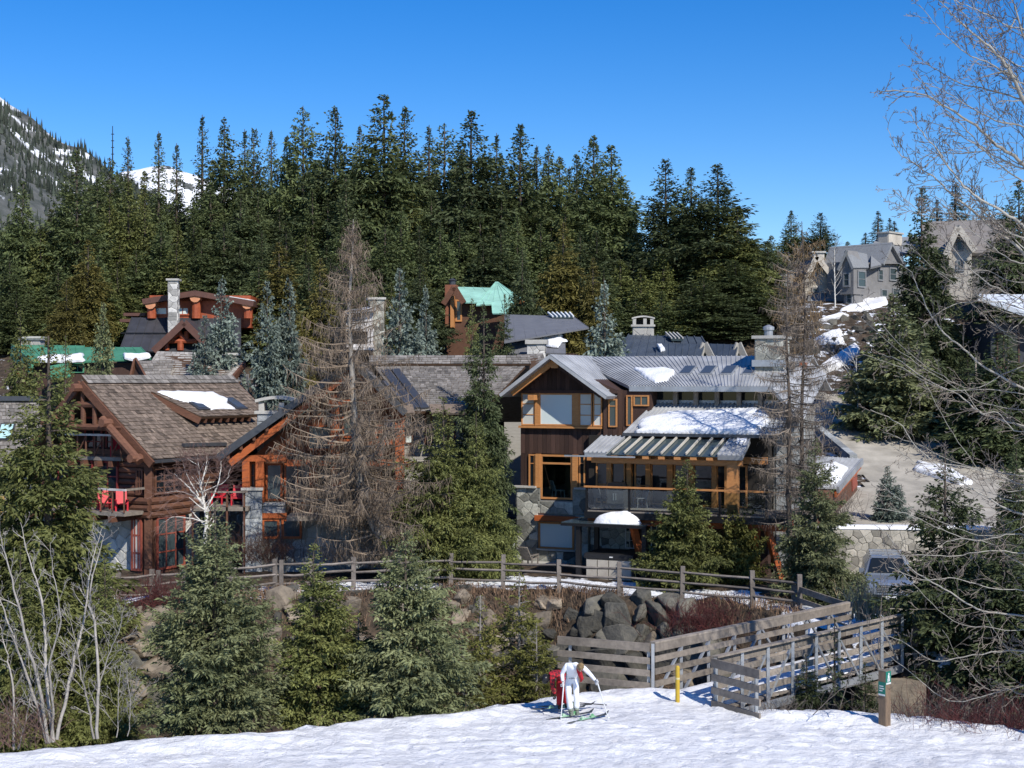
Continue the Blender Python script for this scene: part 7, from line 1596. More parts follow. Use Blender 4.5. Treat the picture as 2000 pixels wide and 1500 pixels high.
vs = [v + (v - hc).normalized() * r.uniform(-.008, .012) for v in vs]; q = MB(); q.mesh(vs, fs); o = q.build_local('hair', M_hair, w1); o.data.shade_smooth()
q = MB(); q.tube([jt['neck'] + J((-.09, .03, .02)), jt['neck'] + J((0, -.07, .0)), jt['neck'] + J((.09, .0, -.01)), jt['neck'] + J((.0, .08, .03)), jt['neck'] + J((-.09, .03, .02))], .045, 8); q.build_local('collar', M_wsuit, w1)
q = MB(); q.tube([jt['neck'] + J((.05, -.08, -.06)), J((.20, -.36, 1.16)), J((.25, -.32, 1.02)), J((.22, -.30, .94))], [.055, .065, .05, .02], 8); q.build_local('scarf', M_rscarf, w1)
q = MB()
for i in range(16):
    a = i / 16 * 6.283; b = (i + 1) / 16 * 6.283; q.beam((.165 * math.cos(a), .045 + .14 * math.sin(a), 1.0), (.165 * math.cos(b), .045 + .14 * math.sin(b), 1.0), .02, .05)
q.build_local('belt', mat('white_belt', (.62, .60, .56), rough=.5), w1)
q = MB(); q.box(-.02, .05, -.115, -.095, .975, 1.025); q.build_local('belt_buckle', M_galv, w1)
hand(w1, jt['wrL'], (.02, -.1, -1), (0, -1, 0), M_glove, 1.15); hand(w1, jt['wrR'], (.5, -.6, -.5), (0, 0, 1), M_glove, 1.15)
for a, f_ in (('anL', (-.03, .0)), ('anR', (.13, .06))):
    q = MB(); x, y = f_; q.tube([(x, y + .04, .34), (x, y + .02, .20), (x, y - .02, .10)], [.075, .072, .07], 10); q.tube([(x, y + .11, .055), (x, y, .06), (x + .02, y - .12, .05), (x + .03, y - .2, .045)], [.05, .06, .055, .042], 8); q.build_local('ski_boot', M_boot, w1)
def ski_pole(hand_w, tip_w, label, m=None):
    a, b = Vector(hand_w), Vector(tip_w); t = thing('ski_pole', b, label, 'ski pole', 'ski poles'); d = (b - a).normalized(); m = m or M_white
    q = MB(); q.tube([a - d * .02, b], [.018, .012], 8); q.build('shaft', m, t)
    q = MB(); q.tube([a - d * .10, a + d * .06], [.018, .016], 8); q.build('grip', M_glove, t)
    q = MB(); q.tube([b - d * .07, b - d * .055], [.04, .045], 10); q.build('basket', m, t)
L0 = s0
ski_pole(L0 + jt['wrL'] + J((.02, -.04, -.07)), (1.29, 37.85, .02), 'white ski pole in the lowered left-hand side glove of the white skier')
ski_pole(L0 + jt['wrR'] + J((.05, -.06, -.05)), (2.55, 37.75, .02), 'white ski pole planted to the right of the white skier')
def ski(c, ang, L, label, top, group='skis on the snow'):
    t = thing('ski', c, label, 'ski', group); fr = Frame((c[0], c[1], 0), ang); z = c[2]
    q = MB(fr); n = 14; rows = []
    for i in range(n + 1):
        s = -L / 2 + L * i / n; f0 = abs(s) / (L / 2); w = .048 + .014 * f0 ** 2 if f0 < .88 else .06 * max(.15, (1 - (f0 - .88) / .13))
        up = max(0, (s - L * .40)) ** 2 * 3.2 + max(0, (-s - L * .45)) ** 2 * 2.0; rows.append((s, w, z + .012 + up))
    vs = []
    for s, w, zz in rows: vs += [(s, -w, zz), (s, w, zz), (s, w, zz + .014), (s, -w, zz + .014)]
    fs = []
    for i in range(n):
        for k in range(4): fs.append((i * 4 + k, i * 4 + (k + 1) % 4, i * 4 + 4 + (k + 1) % 4, i * 4 + 4 + k))
    fs += [(3, 2, 1, 0), tuple(n * 4 + k for k in range(4))]; q.mesh(vs, fs, raw=False); q.build('ski_body', top, t)
    q = MB(fr); q.box(-.34, .30, -.047, .047, z + .028, z + .031); q.build('green_graphic', mat('green_graphic', (.04, .38, .14), (.55, .7, .58), scale=14, rough=.4, tint=.1), t)
    for s, nm in ((-.22, 'heel_binding'), (.14, 'toe_binding')):
        q = MB(fr); q.box(s - .07, s + .07, -.04, .04, z + .032, z + .075); q.prism([(s - .05, -.03, z + .076), (s + .05, -.03, z + .076), (s + (.02 if s > 0 else -.02), -.03, z + .125)], .06); q.build(nm, mat('green_binding', (.05, .30, .10), (.5, .6, .5), scale=9, rough=.4), t)
M_skib = mat('black_ski', (.03, .033, .036), (.10, .11, .11), scale=6, rough=.4, tint=.1)
ski((1.55, 38.22, .0), 36, 1.62, 'dark ski with green binding under the boots of the white skier', M_skib)
ski((2.02, 37.92, .0), 44, 1.60, 'dark ski with green binding lying free to the right', M_skib)
# --- companion in red plaid bending behind
r0 = P(1092, 1393, 38.95); r0.z = .05
w2 = thing('person', r0, 'person in a red plaid jacket stooping behind the white skier', 'person')
def plaid():
    m = bpy.data.materials.new('red_plaid'); m.use_nodes = True; n = m.node_tree.nodes; l = m.node_tree.links; b = n['Principled BSDF']; b.inputs['Roughness'].default_value = .8
    tc = n.new('ShaderNodeTexCoord'); ch = n.new('ShaderNodeTexChecker'); ch.inputs['Scale'].default_value = 13
    ch.inputs['Color1'].default_value = (.48, .015, .025, 1); ch.inputs['Color2'].default_value = (.10, .008, .012, 1)
    mp = n.new('ShaderNodeMapping'); mp.inputs['Rotation'].default_value = (.5, .6, .4); l.new(tc.outputs['Object'], mp.inputs[0]); l.new(mp.outputs[0], ch.inputs['Vector']); l.new(ch.outputs['Color'], b.inputs['Base Color']); return m
M_plaid = plaid()
jt2 = {'pelvis': J((.10, .10, .78)), 'waist': J((.06, .02, .92)), 'chest': J((-.10, -.08, 1.00)), 'neck': J((-.24, -.16, .95)), 'nape': J((-.28, -.18, .92)), 'shL': J((-.20, -.26, .93)), 'shR': J((-.16, .06, .96)), 'elL': J((-.18, -.30, .66)), 'wrL': J((-.12, -.30, .44)), 'elR': J((-.2, .1, .68)), 'wrR': J((-.16, .02, .44)),
       'hpL': J((.06, -.02, .74)), 'hpR': J((.12, .2, .74)), 'knL': J((.02, -.08, .44)), 'knR': J((.16, .14, .44)), 'anL': J((.02, .0, .12)), 'anR': J((.2, .2, .12))}
bn2 = [('pelvis', 'waist'), ('waist', 'chest'), ('chest', 'neck'), ('neck', 'nape'), ('chest', 'shL'), ('chest', 'shR'), ('shL', 'elL'), ('elL', 'wrL'), ('shR', 'elR'), ('elR', 'wrR'), ('pelvis', 'hpL'), ('pelvis', 'hpR'), ('hpL', 'knL'), ('hpR', 'knR'), ('knL', 'anL'), ('knR', 'anR')]
rd2 = {'pelvis': (.17, .14), 'waist': (.16, .14), 'chest': (.18, .15), 'neck': .075, 'nape': .06, 'shL': .085, 'shR': .085, 'elL': .062, 'elR': .062, 'wrL': .047, 'wrR': .047, 'hpL': .115, 'hpR': .115, 'knL': .085, 'knR': .085, 'anL': .075, 'anR': .075}
skin_body('body', jt2, bn2, rd2, M_plaid, w2)
q = MB()
for a, b, c in (('hpL', 'knL', 'anL'), ('hpR', 'knR', 'anR')): q.tube([jt2[a], jt2[b], jt2[c]], [.135, .10, .09], 10)
q.build_local('red_trousers', mat('red_trouser', (.40, .012, .02), (.28, .01, .015), scale=4, rough=.7, tint=.1), w2)
hc = J((-.37, -.20, .83)); rot = Matrix.Rotation(1.9, 3, 'X') @ Matrix.Rotation(-.5, 3, 'Y')
vs, fs = ellipsoid(hc, .08, .1, .118, rot); q = MB(); q.mesh(vs, fs); fd = Vector((0, -1, 0)); fd.rotate(rot); nv, nf = ellipsoid(hc + fd * .1, .014, .02, .024, rot, 8, 6); q.mesh(nv, nf); q.tube([hc, jt2['nape']], [.05, .05], 8); q.build_local('head', M_skinp, w2)
vs, fs = ellipsoid(hc - fd * .015, .112, .13, .135, rot); q = MB(); q.mesh(vs, fs); o = q.build_local('black_helmet', mat('helmet_black', (.02, .02, .022), rough=.3), w2); o.data.shade_smooth()
hand(w2, jt2['wrL'], (.1, 0, -1), (0, -1, 0), M_black, 1.1); hand(w2, jt2['wrR'], (.1, -.2, -1), (0, -1, 0), M_black, 1.1)
for x, y in ((.02, .0), (.2, .2)):
    q = MB(); q.tube([(x, y, .34), (x, y, .2), (x, y - .02, .10)], [.08, .075, .075], 10); q.tube([(x, y + .1, .05), (x, y, .06), (x - .02, y - .16, .045)], [.05, .06, .045], 8); q.build_local('ski_boot', M_black, w2)
ski((1.28, 39.0, .03), 12, 1.6, 'dark ski behind, under the boots of the person in red plaid', M_skib)
ski((1.50, 39.25, .04), 10, 1.6, 'second dark ski behind the white skier, farther from the camera', M_skib)
ski_pole((1.55, 39.4, .12), (2.6, 39.3, .06), 'dark ski pole lying flat on the snow behind the white skier', M_black)
# ------------------------------------------------------------------ conifers
FOR = []
for i in range(8):                                     # forest firs and hemlocks, 18 m class
    m = [L_for, L_hem, L_dark, L_for, L_hem, L_for, L_dark, L_for][i]
    kw = [dict(droop=.25, up=.7, curve=-.05, pw=.80), dict(droop=.45, up=.5, curve=-.22, pw=.85), dict(droop=.15, up=.9, curve=.08, pw=.75), dict(droop=.3, up=.6, curve=-.12, pw=.7),
          dict(droop=.35, up=.6, curve=-.15, pw=.95), dict(droop=.1, up=.9, curve=.10, pw=.85), dict(droop=.3, up=.8, curve=-.05, pw=.72), dict(droop=.2, up=.8, curve=.0, pw=1.05)][i]
    FOR.append((18.0, 4.0, conifer('forest_conifer', 50 + i, 18, 4.0, 430, .48, .15, m, base=.06, sp=.24, tw=.36, rag=[.5, .35, .6, .4, .35, .55, .6, .4][i], gaps=.05, **kw)))
FY = (18.0, 3.6, conifer('yellow_cedar', 71, 18, 3.6, 380, .5, .13, L_yell, base=.05, droop=.4, up=.5, curve=-.2, sp=.2, rag=.4))
FS = (18.0, 1.0, conifer('spire_conifer', 72, 18, 1.0, 300, .34, .09, L_dark, base=.1, droop=.3, up=.5, curve=-.1, sp=.13, rag=.5, pw=.55))
FO = (18.0, 4.0, conifer('open_crown_fir', 73, 18, 4.0, 190, .5, .15, L_for, base=.25, droop=.1, up=.5, curve=.12, sp=.16, rag=.55, pw=.55, gaps=.2))
FT = (18.0, 3.2, conifer('thin_top_fir', 74, 18, 3.2, 380, .42, .11, L_for, base=.1, droop=.3, up=.9, curve=.05, sp=.17, rag=.6, pw=1.25, gaps=.15))
tr_r = random.Random(21)
def place(proto, px, top, Y, wpx, label, group=None, name='conifer', cat='tree', sink=0.3, basez=None, rz=None):
    p = P(px, top, Y); zb_ = (float(terrain_z(p.x, Y)) if basez is None else basez) - sink; h = p.z - zb_
    s = wpx * (1.38 if Y > 98 else 1.3 if Y > 76 else 1.08) / F * Y / proto[1]
    return plant_conifer(name, proto[2], (p.x, Y, zb_), s, tr_r.uniform(0, 6.28) if rz is None else rz, label, cat, group, szf=h / proto[0] / s)
GF = 'conifers of the dense forest behind the houses'
ordn = ['first', 'second', 'third', 'fourth', 'fifth', 'sixth', 'seventh', 'eighth', 'ninth', 'tenth', 'eleventh', 'twelfth', 'thirteenth', 'fourteenth', 'fifteenth', 'sixteenth', 'seventeenth', 'eighteenth', 'nineteenth', 'twentieth',
        'twenty-first', 'twenty-second', 'twenty-third', 'twenty-fourth', 'twenty-fifth', 'twenty-sixth', 'twenty-seventh', 'twenty-eighth', 'twenty-ninth', 'thirtieth', 'thirty-first', 'thirty-second', 'thirty-third', 'thirty-fourth', 'thirty-fifth', 'thirty-sixth', 'thirty-seventh', 'thirty-eighth', 'thirty-ninth', 'fortieth']; ordn += ['forty-' + o for o in ordn[:9]] + ['fiftieth'] + ['fifty-' + o for o in ordn[:9]]
sky_trees = [(45, 350, 48, 3, 112), (100, 405, 50, 1, 114), (150, 290, 62, 5, 112), (190, 345, 50, 0, 122), (215, 303, 52, 'O', 124), (250, 262, 46, 'T', 124), (282, 330, 44, 1, 128), (310, 252, 46, 'T', 126), (345, 276, 44, 'T', 128), (395, 220, 52, 'T', 124), (438, 228, 60, 0, 122),
             (478, 248, 44, 'T', 128), (496, 250, 50, 2, 124), (530, 250, 46, 'T', 128), (560, 262, 46, 7, 126), (592, 202, 56, 'O', 124), (655, 208, 66, 2, 122), (703, 240, 50, 'T', 128), (750, 180, 84, 3, 120), (790, 208, 66, 2, 122), (838, 240, 56, 'T', 124), (868, 236, 64, 'O', 126), (920, 212, 84, 6, 120), (970, 256, 46, 'T', 128), (1016, 240, 72, 5, 120),
             (1048, 280, 50, 'T', 126), (1072, 282, 58, 0, 124), (1112, 322, 46, 'T', 126), (1126, 298, 50, 7, 124), (1160, 262, 66, 5, 118), (1194, 280, 74, 3, 119), (1228, 420, 50, 1, 120), (1300, 310, 66, 2, 114), (1350, 325, 58, 7, 113), (1402, 320, 80, 2, 112), (1440, 400, 66, 1, 110)]
where_ = [(0, 'left of the mountain foot'), (110, 'before the wooded mountain'), (230, 'before the snowy peak'), (370, 'above the red log house'), (520, 'left of the tall larch top'), (640, 'above the pale timber house'), (730, 'tallest cluster mid forest'), (840, 'above the mint roof'), (1000, 'right of the mint roof'), (1140, 'at the right edge of the main forest'), (1260, 'in the clump above the dark metal roof')]
for i, (px, top, w, k, Y) in enumerate(sky_trees):
    pr = {'O': FO, 'T': FT}.get(k) or FOR[k]
    wh = [t for x, t in where_ if px >= x][-1]; ds = {'O': 'open crowned', 'T': 'thin topped'}.get(k, 'dense dark')
    place(pr, px, top, Y, w * 1.05, '%s conifer %s, %s tip from the left' % (ds, wh, ordn[i]), GF)
fr_ = random.Random(77)
def land(px): return [t for x, t in ((-99, 'near the left edge'), (120, 'above the green roof'), (250, 'above the red log house'), (500, 'left of the larch tip'), (700, 'above the square stone chimney'), (850, 'above the mint roof'), (1080, 'right of the mint roof'), (1200, 'above the dark metal roof'), (1400, 'left of the pale stucco house')) if px >= x][-1]
for row, (Y, y0, y1, step) in enumerate(((131, 295, 345, 30), (118, 330, 430, 34), (113, 400, 490, 40), (108, 455, 545, 46), (104, 500, 580, 54))):
    x = -20 + row * 13; kk = 0
    while x < 1500:
        top = fr_.uniform(y0, y1) + max(0, abs(x - 800) - 350) * (.16 if row == 0 else .10)
        if x > 1235: top = max(top, 430 + (40 if x > 1420 else 0))
        if 1225 < x < 1262: top = max(top, 500)
        if x < 120: top = max(top, 440)
        if row == 0 and 215 < x < 390: top = max(top, 375)
        ok = not (Y < 110 and (230 < x < 500 or 860 < x < 1090)) and not (row == 0 and x > 1215)
        if ok:
            place(FOR[fr_.randrange(8)], x, top, Y + fr_.uniform(-2, 2), fr_.uniform(40, 62), '%s-row forest conifer %s, %s from the left' % (('hindmost', 'upper', 'middle', 'lower', 'front')[row], land(x), ordn[kk]), GF); kk += 1
        x += step * fr_.uniform(.75, 1.25)
for px, top, w, Y, pr, lb in ((545, 470, 60, 103, FY, 'yellow-green cedar in the forest left of the larch tip'), (1100, 430, 58, 101, FY, 'olive yellow conifer right of the mint roof house'), (1158, 500, 40, 99, FY, 'smaller yellowish cedar right of the olive one'), (172, 465, 50, 104, FY, 'yellowish cedar low in the forest at left'), (625, 500, 56, 92, FY, 'yellow-green conifer just behind the larch tip at its left'),
                             (130, 545, 46, 98, FY, 'yellowish small conifer behind the green roof'), (575, 560, 40, 90, FY, 'small olive tree between blue spruce and larch')):
    place(pr, px, top, Y, w, lb, 'yellowish conifers at the forest edge')
# right hand skyline above the hill
for px, top, w, k, Y, lb in ((1506, 458, 36, 4, 122, 'rounded dark conifer left of the pale stucco house'), (1545, 410, 34, 5, 124, 'pointed conifer above the pale stucco wing roof'), (1566, 448, 26, 'T', 124, 'thin conifer tip beside the pale stucco chimney'), (1603, 415, 44, 2, 124, 'broad dark conifer above the pale stucco gable'), (1655, 470, 30, 4, 126, 'low dull conifer between the two stucco houses'), (1690, 453, 15, 'S', 126, 'narrow dark spire left of the grey stucco chimney'), (1715, 410, 17, 'S', 126, 'tall narrow dark spire above the grey stucco roof'), (1738, 424, 14, 'S', 128, 'narrow spire just left of the grey stucco chimney top'), (1747, 430, 14, 'S', 129, 'hindmost narrow spire by the grey stucco chimney'),
                           (1866, 355, 22, 'S', 124, 'columnar dark conifer above the pale gabled hill house'), (1830, 388, 20, 'S', 125, 'slim conifer behind the bare branches at upper right'), (1920, 400, 26, 4, 126, 'dull conifer behind the brown hill roof'), (1990, 350, 60, 6, 104, 'large dark conifer at the upper right edge'), (1960, 440, 40, 4, 118, 'dark conifer between the hill roof and the right edge')):
    place(FS if k == 'S' else FT if k == 'T' else FOR[k], px, top, Y, w, lb, 'conifers on the right hand skyline')
# mid-distance specimens, each its own mesh family
SG = [(8.0, 2.0, conifer('green_spruce', 94 + i, 8, 2.0, 230, .27, .09, L_spr, base=.03, droop=.15, up=.7, curve=.04, sp=.10, tw=.42, rag=.35, pw=.85)) for i in range(2)]
SB = [(8.0, 2.0, conifer('blue_spruce', 90 + i, 8, 2.0, 230, .26, .10, L_blue, base=.03, droop=.12, up=.75, curve=.06, sp=.10, tw=.40, rag=.28, pw=.85)) for i in range(2)]
for px, top, w, k, Y, lb in ((522, 545, 48, 0, 80, 'blue-grey spruce left of its twin behind the arched chimney'), (566, 540, 46, 1, 81, 'blue-grey spruce right of its twin, next to the larch'), (432, 542, 52, 1, 84, 'blue spruce in front of the red log house'), (400, 612, 46, 0, 81, 'shorter green-blue spruce below the red log house gable'), (780, 520, 56, 0, 83, 'dense blue spruce right of the square stone chimney'), (832, 560, 40, 1, 85, 'greener spruce behind the right side of the blue spruce'),
                            (1181, 552, 68, 1, 79, 'silvery blue spruce above the metal roof ridge'), (1733, 908, 37, 0, 66, 'small blue spruce standing by the driveway'), (1745, 572, 84, 1, 84, 'big grey-green spruce below the grey stucco house')):
    place(SG[0] if px == 1745 else SB[k], px, top, Y, w, lb, 'blue spruces between the houses', 'blue_spruce')
place(SG[0], 202, 588, 80, 44, 'silver-green spruce in front of the green metal roof', None, 'spruce')
HM = [(12.0, 2.5, conifer('hemlock', 110 + i, 12, 2.5, 330, .21, .06, [L_hem, L_spr, L_dark][i], base=.03, droop=.35, up=.6, curve=-.12, sp=.085, tw=.48, rag=.45, pw=.8, gaps=.08)) for i in range(3)]
DG = (12.0, 2.5, conifer('dark_fir', 116, 12, 2.5, 360, .34, .10, L_dark, base=.05, droop=.3, up=.6, curve=-.05, sp=.12, tw=.45, rag=.5, pw=.8, gaps=.1))
place(FOR[1], 40, 600, 77, 56, 'dark conifer in front of the left end of the green roof', None, 'conifer')
place(HM[0], 128, 650, 74, 50, 'green hemlock between the green roof and the log chalet', None, 'hemlock')
place(HM[2], 945, 585, 63.4, 84, 'tall dark hemlock between the timber chalet and the dark wood house', None, 'hemlock')
place(HM[0], 922, 578, 82, 36, 'green hemlock before the mint roof, left of the pair', None, 'hemlock')
place(HM[2], 985, 570, 84, 38, 'dark hemlock before the mint roof, right of the pair', None, 'hemlock')
place(DG, 1020, 480, 96, 40, 'thin dark conifer with a bare grey top right of the mint roof', None, 'fir')
place(DG, 1800, 362, 93, 62, 'tall ragged dark conifer before the hill houses at right', None, 'fir')
for px, top, w, Y, lb in ((1960, 640, 92, 78, 'large dark fir in shade at the right edge above the driveway'), (1890, 700, 70, 84, 'dark fir left of the larger one above the driveway'), (1800, 640, 50, 88, 'dark fir beside the grey-green spruce on the slope'), (1985, 850, 50, 60, 'dark fir cut by the right edge over the lower driveway'), (1690, 700, 44, 90, 'dark bushy fir at the top bend of the driveway'), (1840, 745, 50, 86, 'low dark fir behind the inner bend of the driveway'), (1925, 770, 56, 80, 'squat dark fir overhanging the driveway at right')):
    place(DG if w != 44 else FOR[4], px, top, Y, w, lb, 'dark firs in shade on the right', 'fir')
# specimens close to the houses
def own(name, seed, h, R, m, **kw):
    d = dict(nb=170, blade=.16, bw=.05, base=.03, droop=.2, up=.6, curve=0, sp=.06, tw=.42, rag=.4, pw=.8); d.update(kw)
    nb, bl, bw_ = d.pop('nb'), d.pop('blade'), d.pop('bw'); return (h, R, conifer(name, seed, h, R, nb, bl, bw_, m, **d))
pr = own('hemlock', 121, 11, 2.5, L_hem, nb=420, blade=.20, bw=.052, droop=.35, up=.5, curve=-.10, sp=.085, tw=.5, rag=.5, gaps=.06)
place(pr, 95, 648, 49, 195, 'big green hemlock in front of the log chalet at left', None, 'hemlock', basez=-2.6, rz=1.0)
place(HM[0], 205, 1085, 46.5, 80, 'low hemlock behind the alder stems at lower left', None, 'hemlock', basez=-3.0)
place(HM[0], 40, 1060, 45, 90, 'hemlock filling the lower left corner behind the alders', None, 'hemlock', basez=-3.0)
pr = own('fir', 122, 7.5, 2.3, L_hem, nb=240, blade=.19, bw=.052, droop=.25, up=.55, curve=.03, sp=.08, tw=.5, rag=.4)
place(pr, 866, 770, 60.6, 100, 'bushy green fir between the timber chalet and the stone corner, left one', None, 'fir', rz=.4)
place(pr, 930, 800, 61.4, 70, 'bushy green fir touching the stone corner of the dark wood house', None, 'fir', rz=2.4)
pr = own('spruce', 123, 5.5, 1.7, L_hem, nb=210, blade=.17, bw=.06, droop=.18, up=.6, curve=.06, sp=.065, rag=.35)
place(pr, 1342, 893, 58.6, 74, 'dark green spruce in front of the deck of the dark wood house', None, 'spruce')
pr2 = own('yew', 124, 3, 1.3, L_oliv, nb=150, blade=.16, bw=.06, droop=.1, up=1.0, curve=.0, sp=.06, rag=.3, pw=.45)
place(pr2, 1436, 1005, 59.5, 44, 'rounded olive shrub right of the spruce before the deck', None, 'evergreen_shrub', 'shrub')
pr = own('spruce', 125, 6.5, 2.0, L_spr, nb=240, blade=.17, bw=.05, droop=.22, up=.55, curve=.05, sp=.065, rag=.35, pw=.9)
place(pr, 1592, 852, 55.0, 92, 'layered dark spruce between the deck and the driveway', None, 'spruce')
pr = own('spruce', 126, 8, 2.0, L_dark, nb=230, blade=.19, bw=.065, droop=.28, up=.5, curve=.02, sp=.06, rag=.45, pw=.7, gaps=.1)
place(pr, 1846, 880, 47.5, 125, 'tall open dark spruce beside the parked car, bare lower trunk', None, 'spruce', basez=-1.2)
# the row of spruces in the ravine in front
pr = own('spruce', 131, 6.3, 1.6, L_spr, nb=230, blade=.135, bw=.042, droop=.05, up=.7, curve=.10, sp=.05, tw=.42, rag=.3, pw=.72)
place(pr, 420, 975, 38.6, 122, 'large grey-green spruce at the snow edge, leftmost of the ravine row', 'young spruces along the ravine', 'spruce', basez=-.72, sink=0)
pr = own('spruce', 132, 5.2, 1.5, L_hem, nb=200, blade=.13, bw=.042, droop=.15, up=.65, curve=.05, sp=.052, tw=.44, rag=.35, pw=.85)
place(pr, 612, 1058, 40.2, 108, 'olive green spruce, second of the ravine row', 'young spruces along the ravine', 'spruce', basez=-.8, sink=0)
pr = own('spruce', 133, 5.2, 1.9, L_spr, nb=220, blade=.14, bw=.045, droop=.2, up=.6, curve=-.02, sp=.055, tw=.48, rag=.45, pw=.8)
place(pr, 792, 1030, 40.0, 140, 'broad silver-green spruce in the middle of the ravine row', 'young spruces along the ravine', 'spruce', basez=-.75, sink=0)
pr = own('fir', 134, 4, 1.0, L_oliv, nb=95, blade=.12, bw=.04, droop=.1, up=.5, curve=.05, sp=.055, tw=.5, rag=.4, pw=.7, gaps=.15, barkm=M_barkg)
place(pr, 938, 1160, 43, 66, 'sparse yellowish young fir with pale trunk, left of a pair', 'young spruces along the ravine', 'fir', basez=-1.4, sink=0)
place(pr, 1014, 1112, 43.6, 72, 'sparse yellow-green young fir with pale trunk, beside the skiers', 'young spruces along the ravine', 'fir', basez=-1.2, sink=0, rz=2.0)
place(pr, 905, 1250, 42, 66, 'low yellowish fir between the broad spruce and the pair', 'young spruces along the ravine', 'fir', basez=-.9, sink=0, rz=4.0)
place(pr, 1048, 1215, 42.8, 50, 'small yellow-green fir just left of the skiers', 'young spruces along the ravine', 'fir', basez=-.9, sink=0, rz=5.0)
place(pr, 700, 1190, 41.0, 70, 'low olive fir filling the gap between the ravine spruces', 'young spruces along the ravine', 'fir', basez=-.8, sink=0, rz=3.0)
place(HM[2], 1575, 1275, 42.0, 70, 'low dark hemlock under the near side of the footbridge', None, 'hemlock', basez=-2.4)
place(HM[2], 1690, 1290, 42.5, 60, 'dark hemlock bush behind the sign post under the bridge', None, 'hemlock', basez=-2.6)
place(DG, 1960, 1010, 45, 110, 'large dark fir at the right edge beside the landing fence', None, 'fir', basez=-1.0)
place(own('fir', 135, 2.5, .5, L_dark, nb=60, blade=.11, bw=.035, gaps=.3, sp=.06), 1630, 1205, 41.5, 40, 'thin dark half dead fir in front of the bridge truss', None, 'fir', basez=-1.6)
# ------------------------------------------------------------------ leafless larch, leaning trunk (centre)
def larch(name, label, trunk, r0, nb, Rfun, seed, hang, tw_per_m, mtw, mtr, wtw=.016, zmin=0):
    rg = random.Random(seed); t = thing(name, trunk[0], label, 'tree'); T = Twigs(seed); pts = T.smoothpath(trunk, 6)
    T.path(pts, r0, .012, 8)
    n = len(pts); quads = []; tint = []
    for i in range(nb):
        f = rg.random() ** .85 * .97 + .02; x = f * (n - 1); k = min(n - 2, int(x)); o = pts[k].lerp(pts[k + 1], x - k)
        L = Rfun(o.z) * rg.uniform(.55, 1.1)
        if L < .12: continue
        a = rg.uniform(0, 6.283); d = Vector((math.cos(a), math.sin(a), rg.uniform(-.25, .15) + .5 * f ** 3)); bp_ = [o]; p = o.copy()
        for s in range(6):
            d2 = d + Vector((0, 0, -.20 + .11 * s)) + Vector((rg.gauss(0, .12), rg.gauss(0, .12), rg.gauss(0, .06))); p = p + d2.normalized() * L / 6; bp_.append(p.copy())
        T.tw.tube(bp_, [max(.008, .022 * L ** .7) * (1 - .8 * j / 6) for j in range(7)], 3, rg.uniform(.35, .9), cap=False)
        m_ = int(L * tw_per_m)
        for j in range(m_):
            s = rg.uniform(.08, 1) * 6; q0 = min(5, int(s)); b = bp_[q0].lerp(bp_[q0 + 1], s - q0)
            l = hang * rg.uniform(.3, 1.2) * min(1, .4 + L * .5)
            dirv = Vector((rg.gauss(0, .45), rg.gauss(0, .45), -1 if rg.random() < .8 else rg.uniform(-.4, .7))).normalized()
            c = b + dirv * l * .5 + Vector((rg.gauss(0, .06), rg.gauss(0, .06), 0)); e = c + (dirv + Vector((rg.gauss(0, .2), rg.gauss(0, .2), -.35))).normalized() * l * .5
            wv = Vector((rg.gauss(0, 1), rg.gauss(0, 1), 0)).normalized() * wtw * rg.uniform(.6, 1.3)
            quads.append((b - wv * .5, b + wv * .5, c + wv * .5, c - wv * .5)); quads.append((c - wv * .5, c + wv * .5, e + wv * .1, e - wv * .1))
            tt = min(1, max(0, rg.gauss(.5, .25))); tint += [tt, tt]
    org = np.array(trunk[0]); V = np.array([[tuple(p) for p in q] for q in quads]) - org
    o_ = link_mesh('hanging_twigs', quads_mesh('hanging_twigs', V, np.array(tint), mtw), t); o_['kind'] = 'stuff'
    T.build(t, mtr, mtw, 'trunk', 'branches'); return t
YL = 60.0
def Rl(z):
    py = YH - (z - CZ) / YL * F
    return np.interp(py, [430, 500, 620, 720, 800, 900, 1010, 1070], [.2, .95, 2.0, 3.0, 3.6, 4.0, 3.7, 2.0])
larch('larch', 'tall leafless brown larch with drooping twigs and a bent trunk, centre', [P(x, y, YL) for x, y in ((778, 1092), (745, 1045), (722, 1000), (706, 950), (696, 880), (691, 800), (686, 700), (682, 600), (688, 500), (690, 428))], .30, 340, Rl, 5, .58, 34, M_larch, M_barkg, wtw=.017)
def Rl2(z):
    py = YH - (z - CZ) / 58 * F
    return np.interp(py, [430, 520, 650, 800, 1000, 1080], [.25, .75, 1.3, 1.8, 1.8, .8])
larch('larch', 'slender leafless larch with two dark stems in front of the right house end, left stem', [P(x, y, 58) for x, y in ((1545, 1120), (1540, 950), (1542, 800), (1536, 650), (1540, 490))], .13, 175, Rl2, 6, .38, 28, M_larch2, M_bark, wtw=.016)
larch('larch', 'slender leafless larch, right stem of the pair by the house end', [P(x, y, 59) for x, y in ((1575, 1120), (1568, 960), (1566, 800), (1572, 620), (1566, 432))], .13, 185, Rl2, 7, .38, 28, M_larch2, M_bark, wtw=.016)
larch('larch', 'brown leafless larch farther back, left of the grey stucco house', [P(x, y, 92) for x, y in ((1560, 700), (1558, 600), (1562, 480))], .12, 130, lambda z: 1.8, 8, .6, 16, mat('yellow_larch_twig', (.25, .17, .09), (.17, .12, .07), tint=.5), M_bark, wtw=.03)
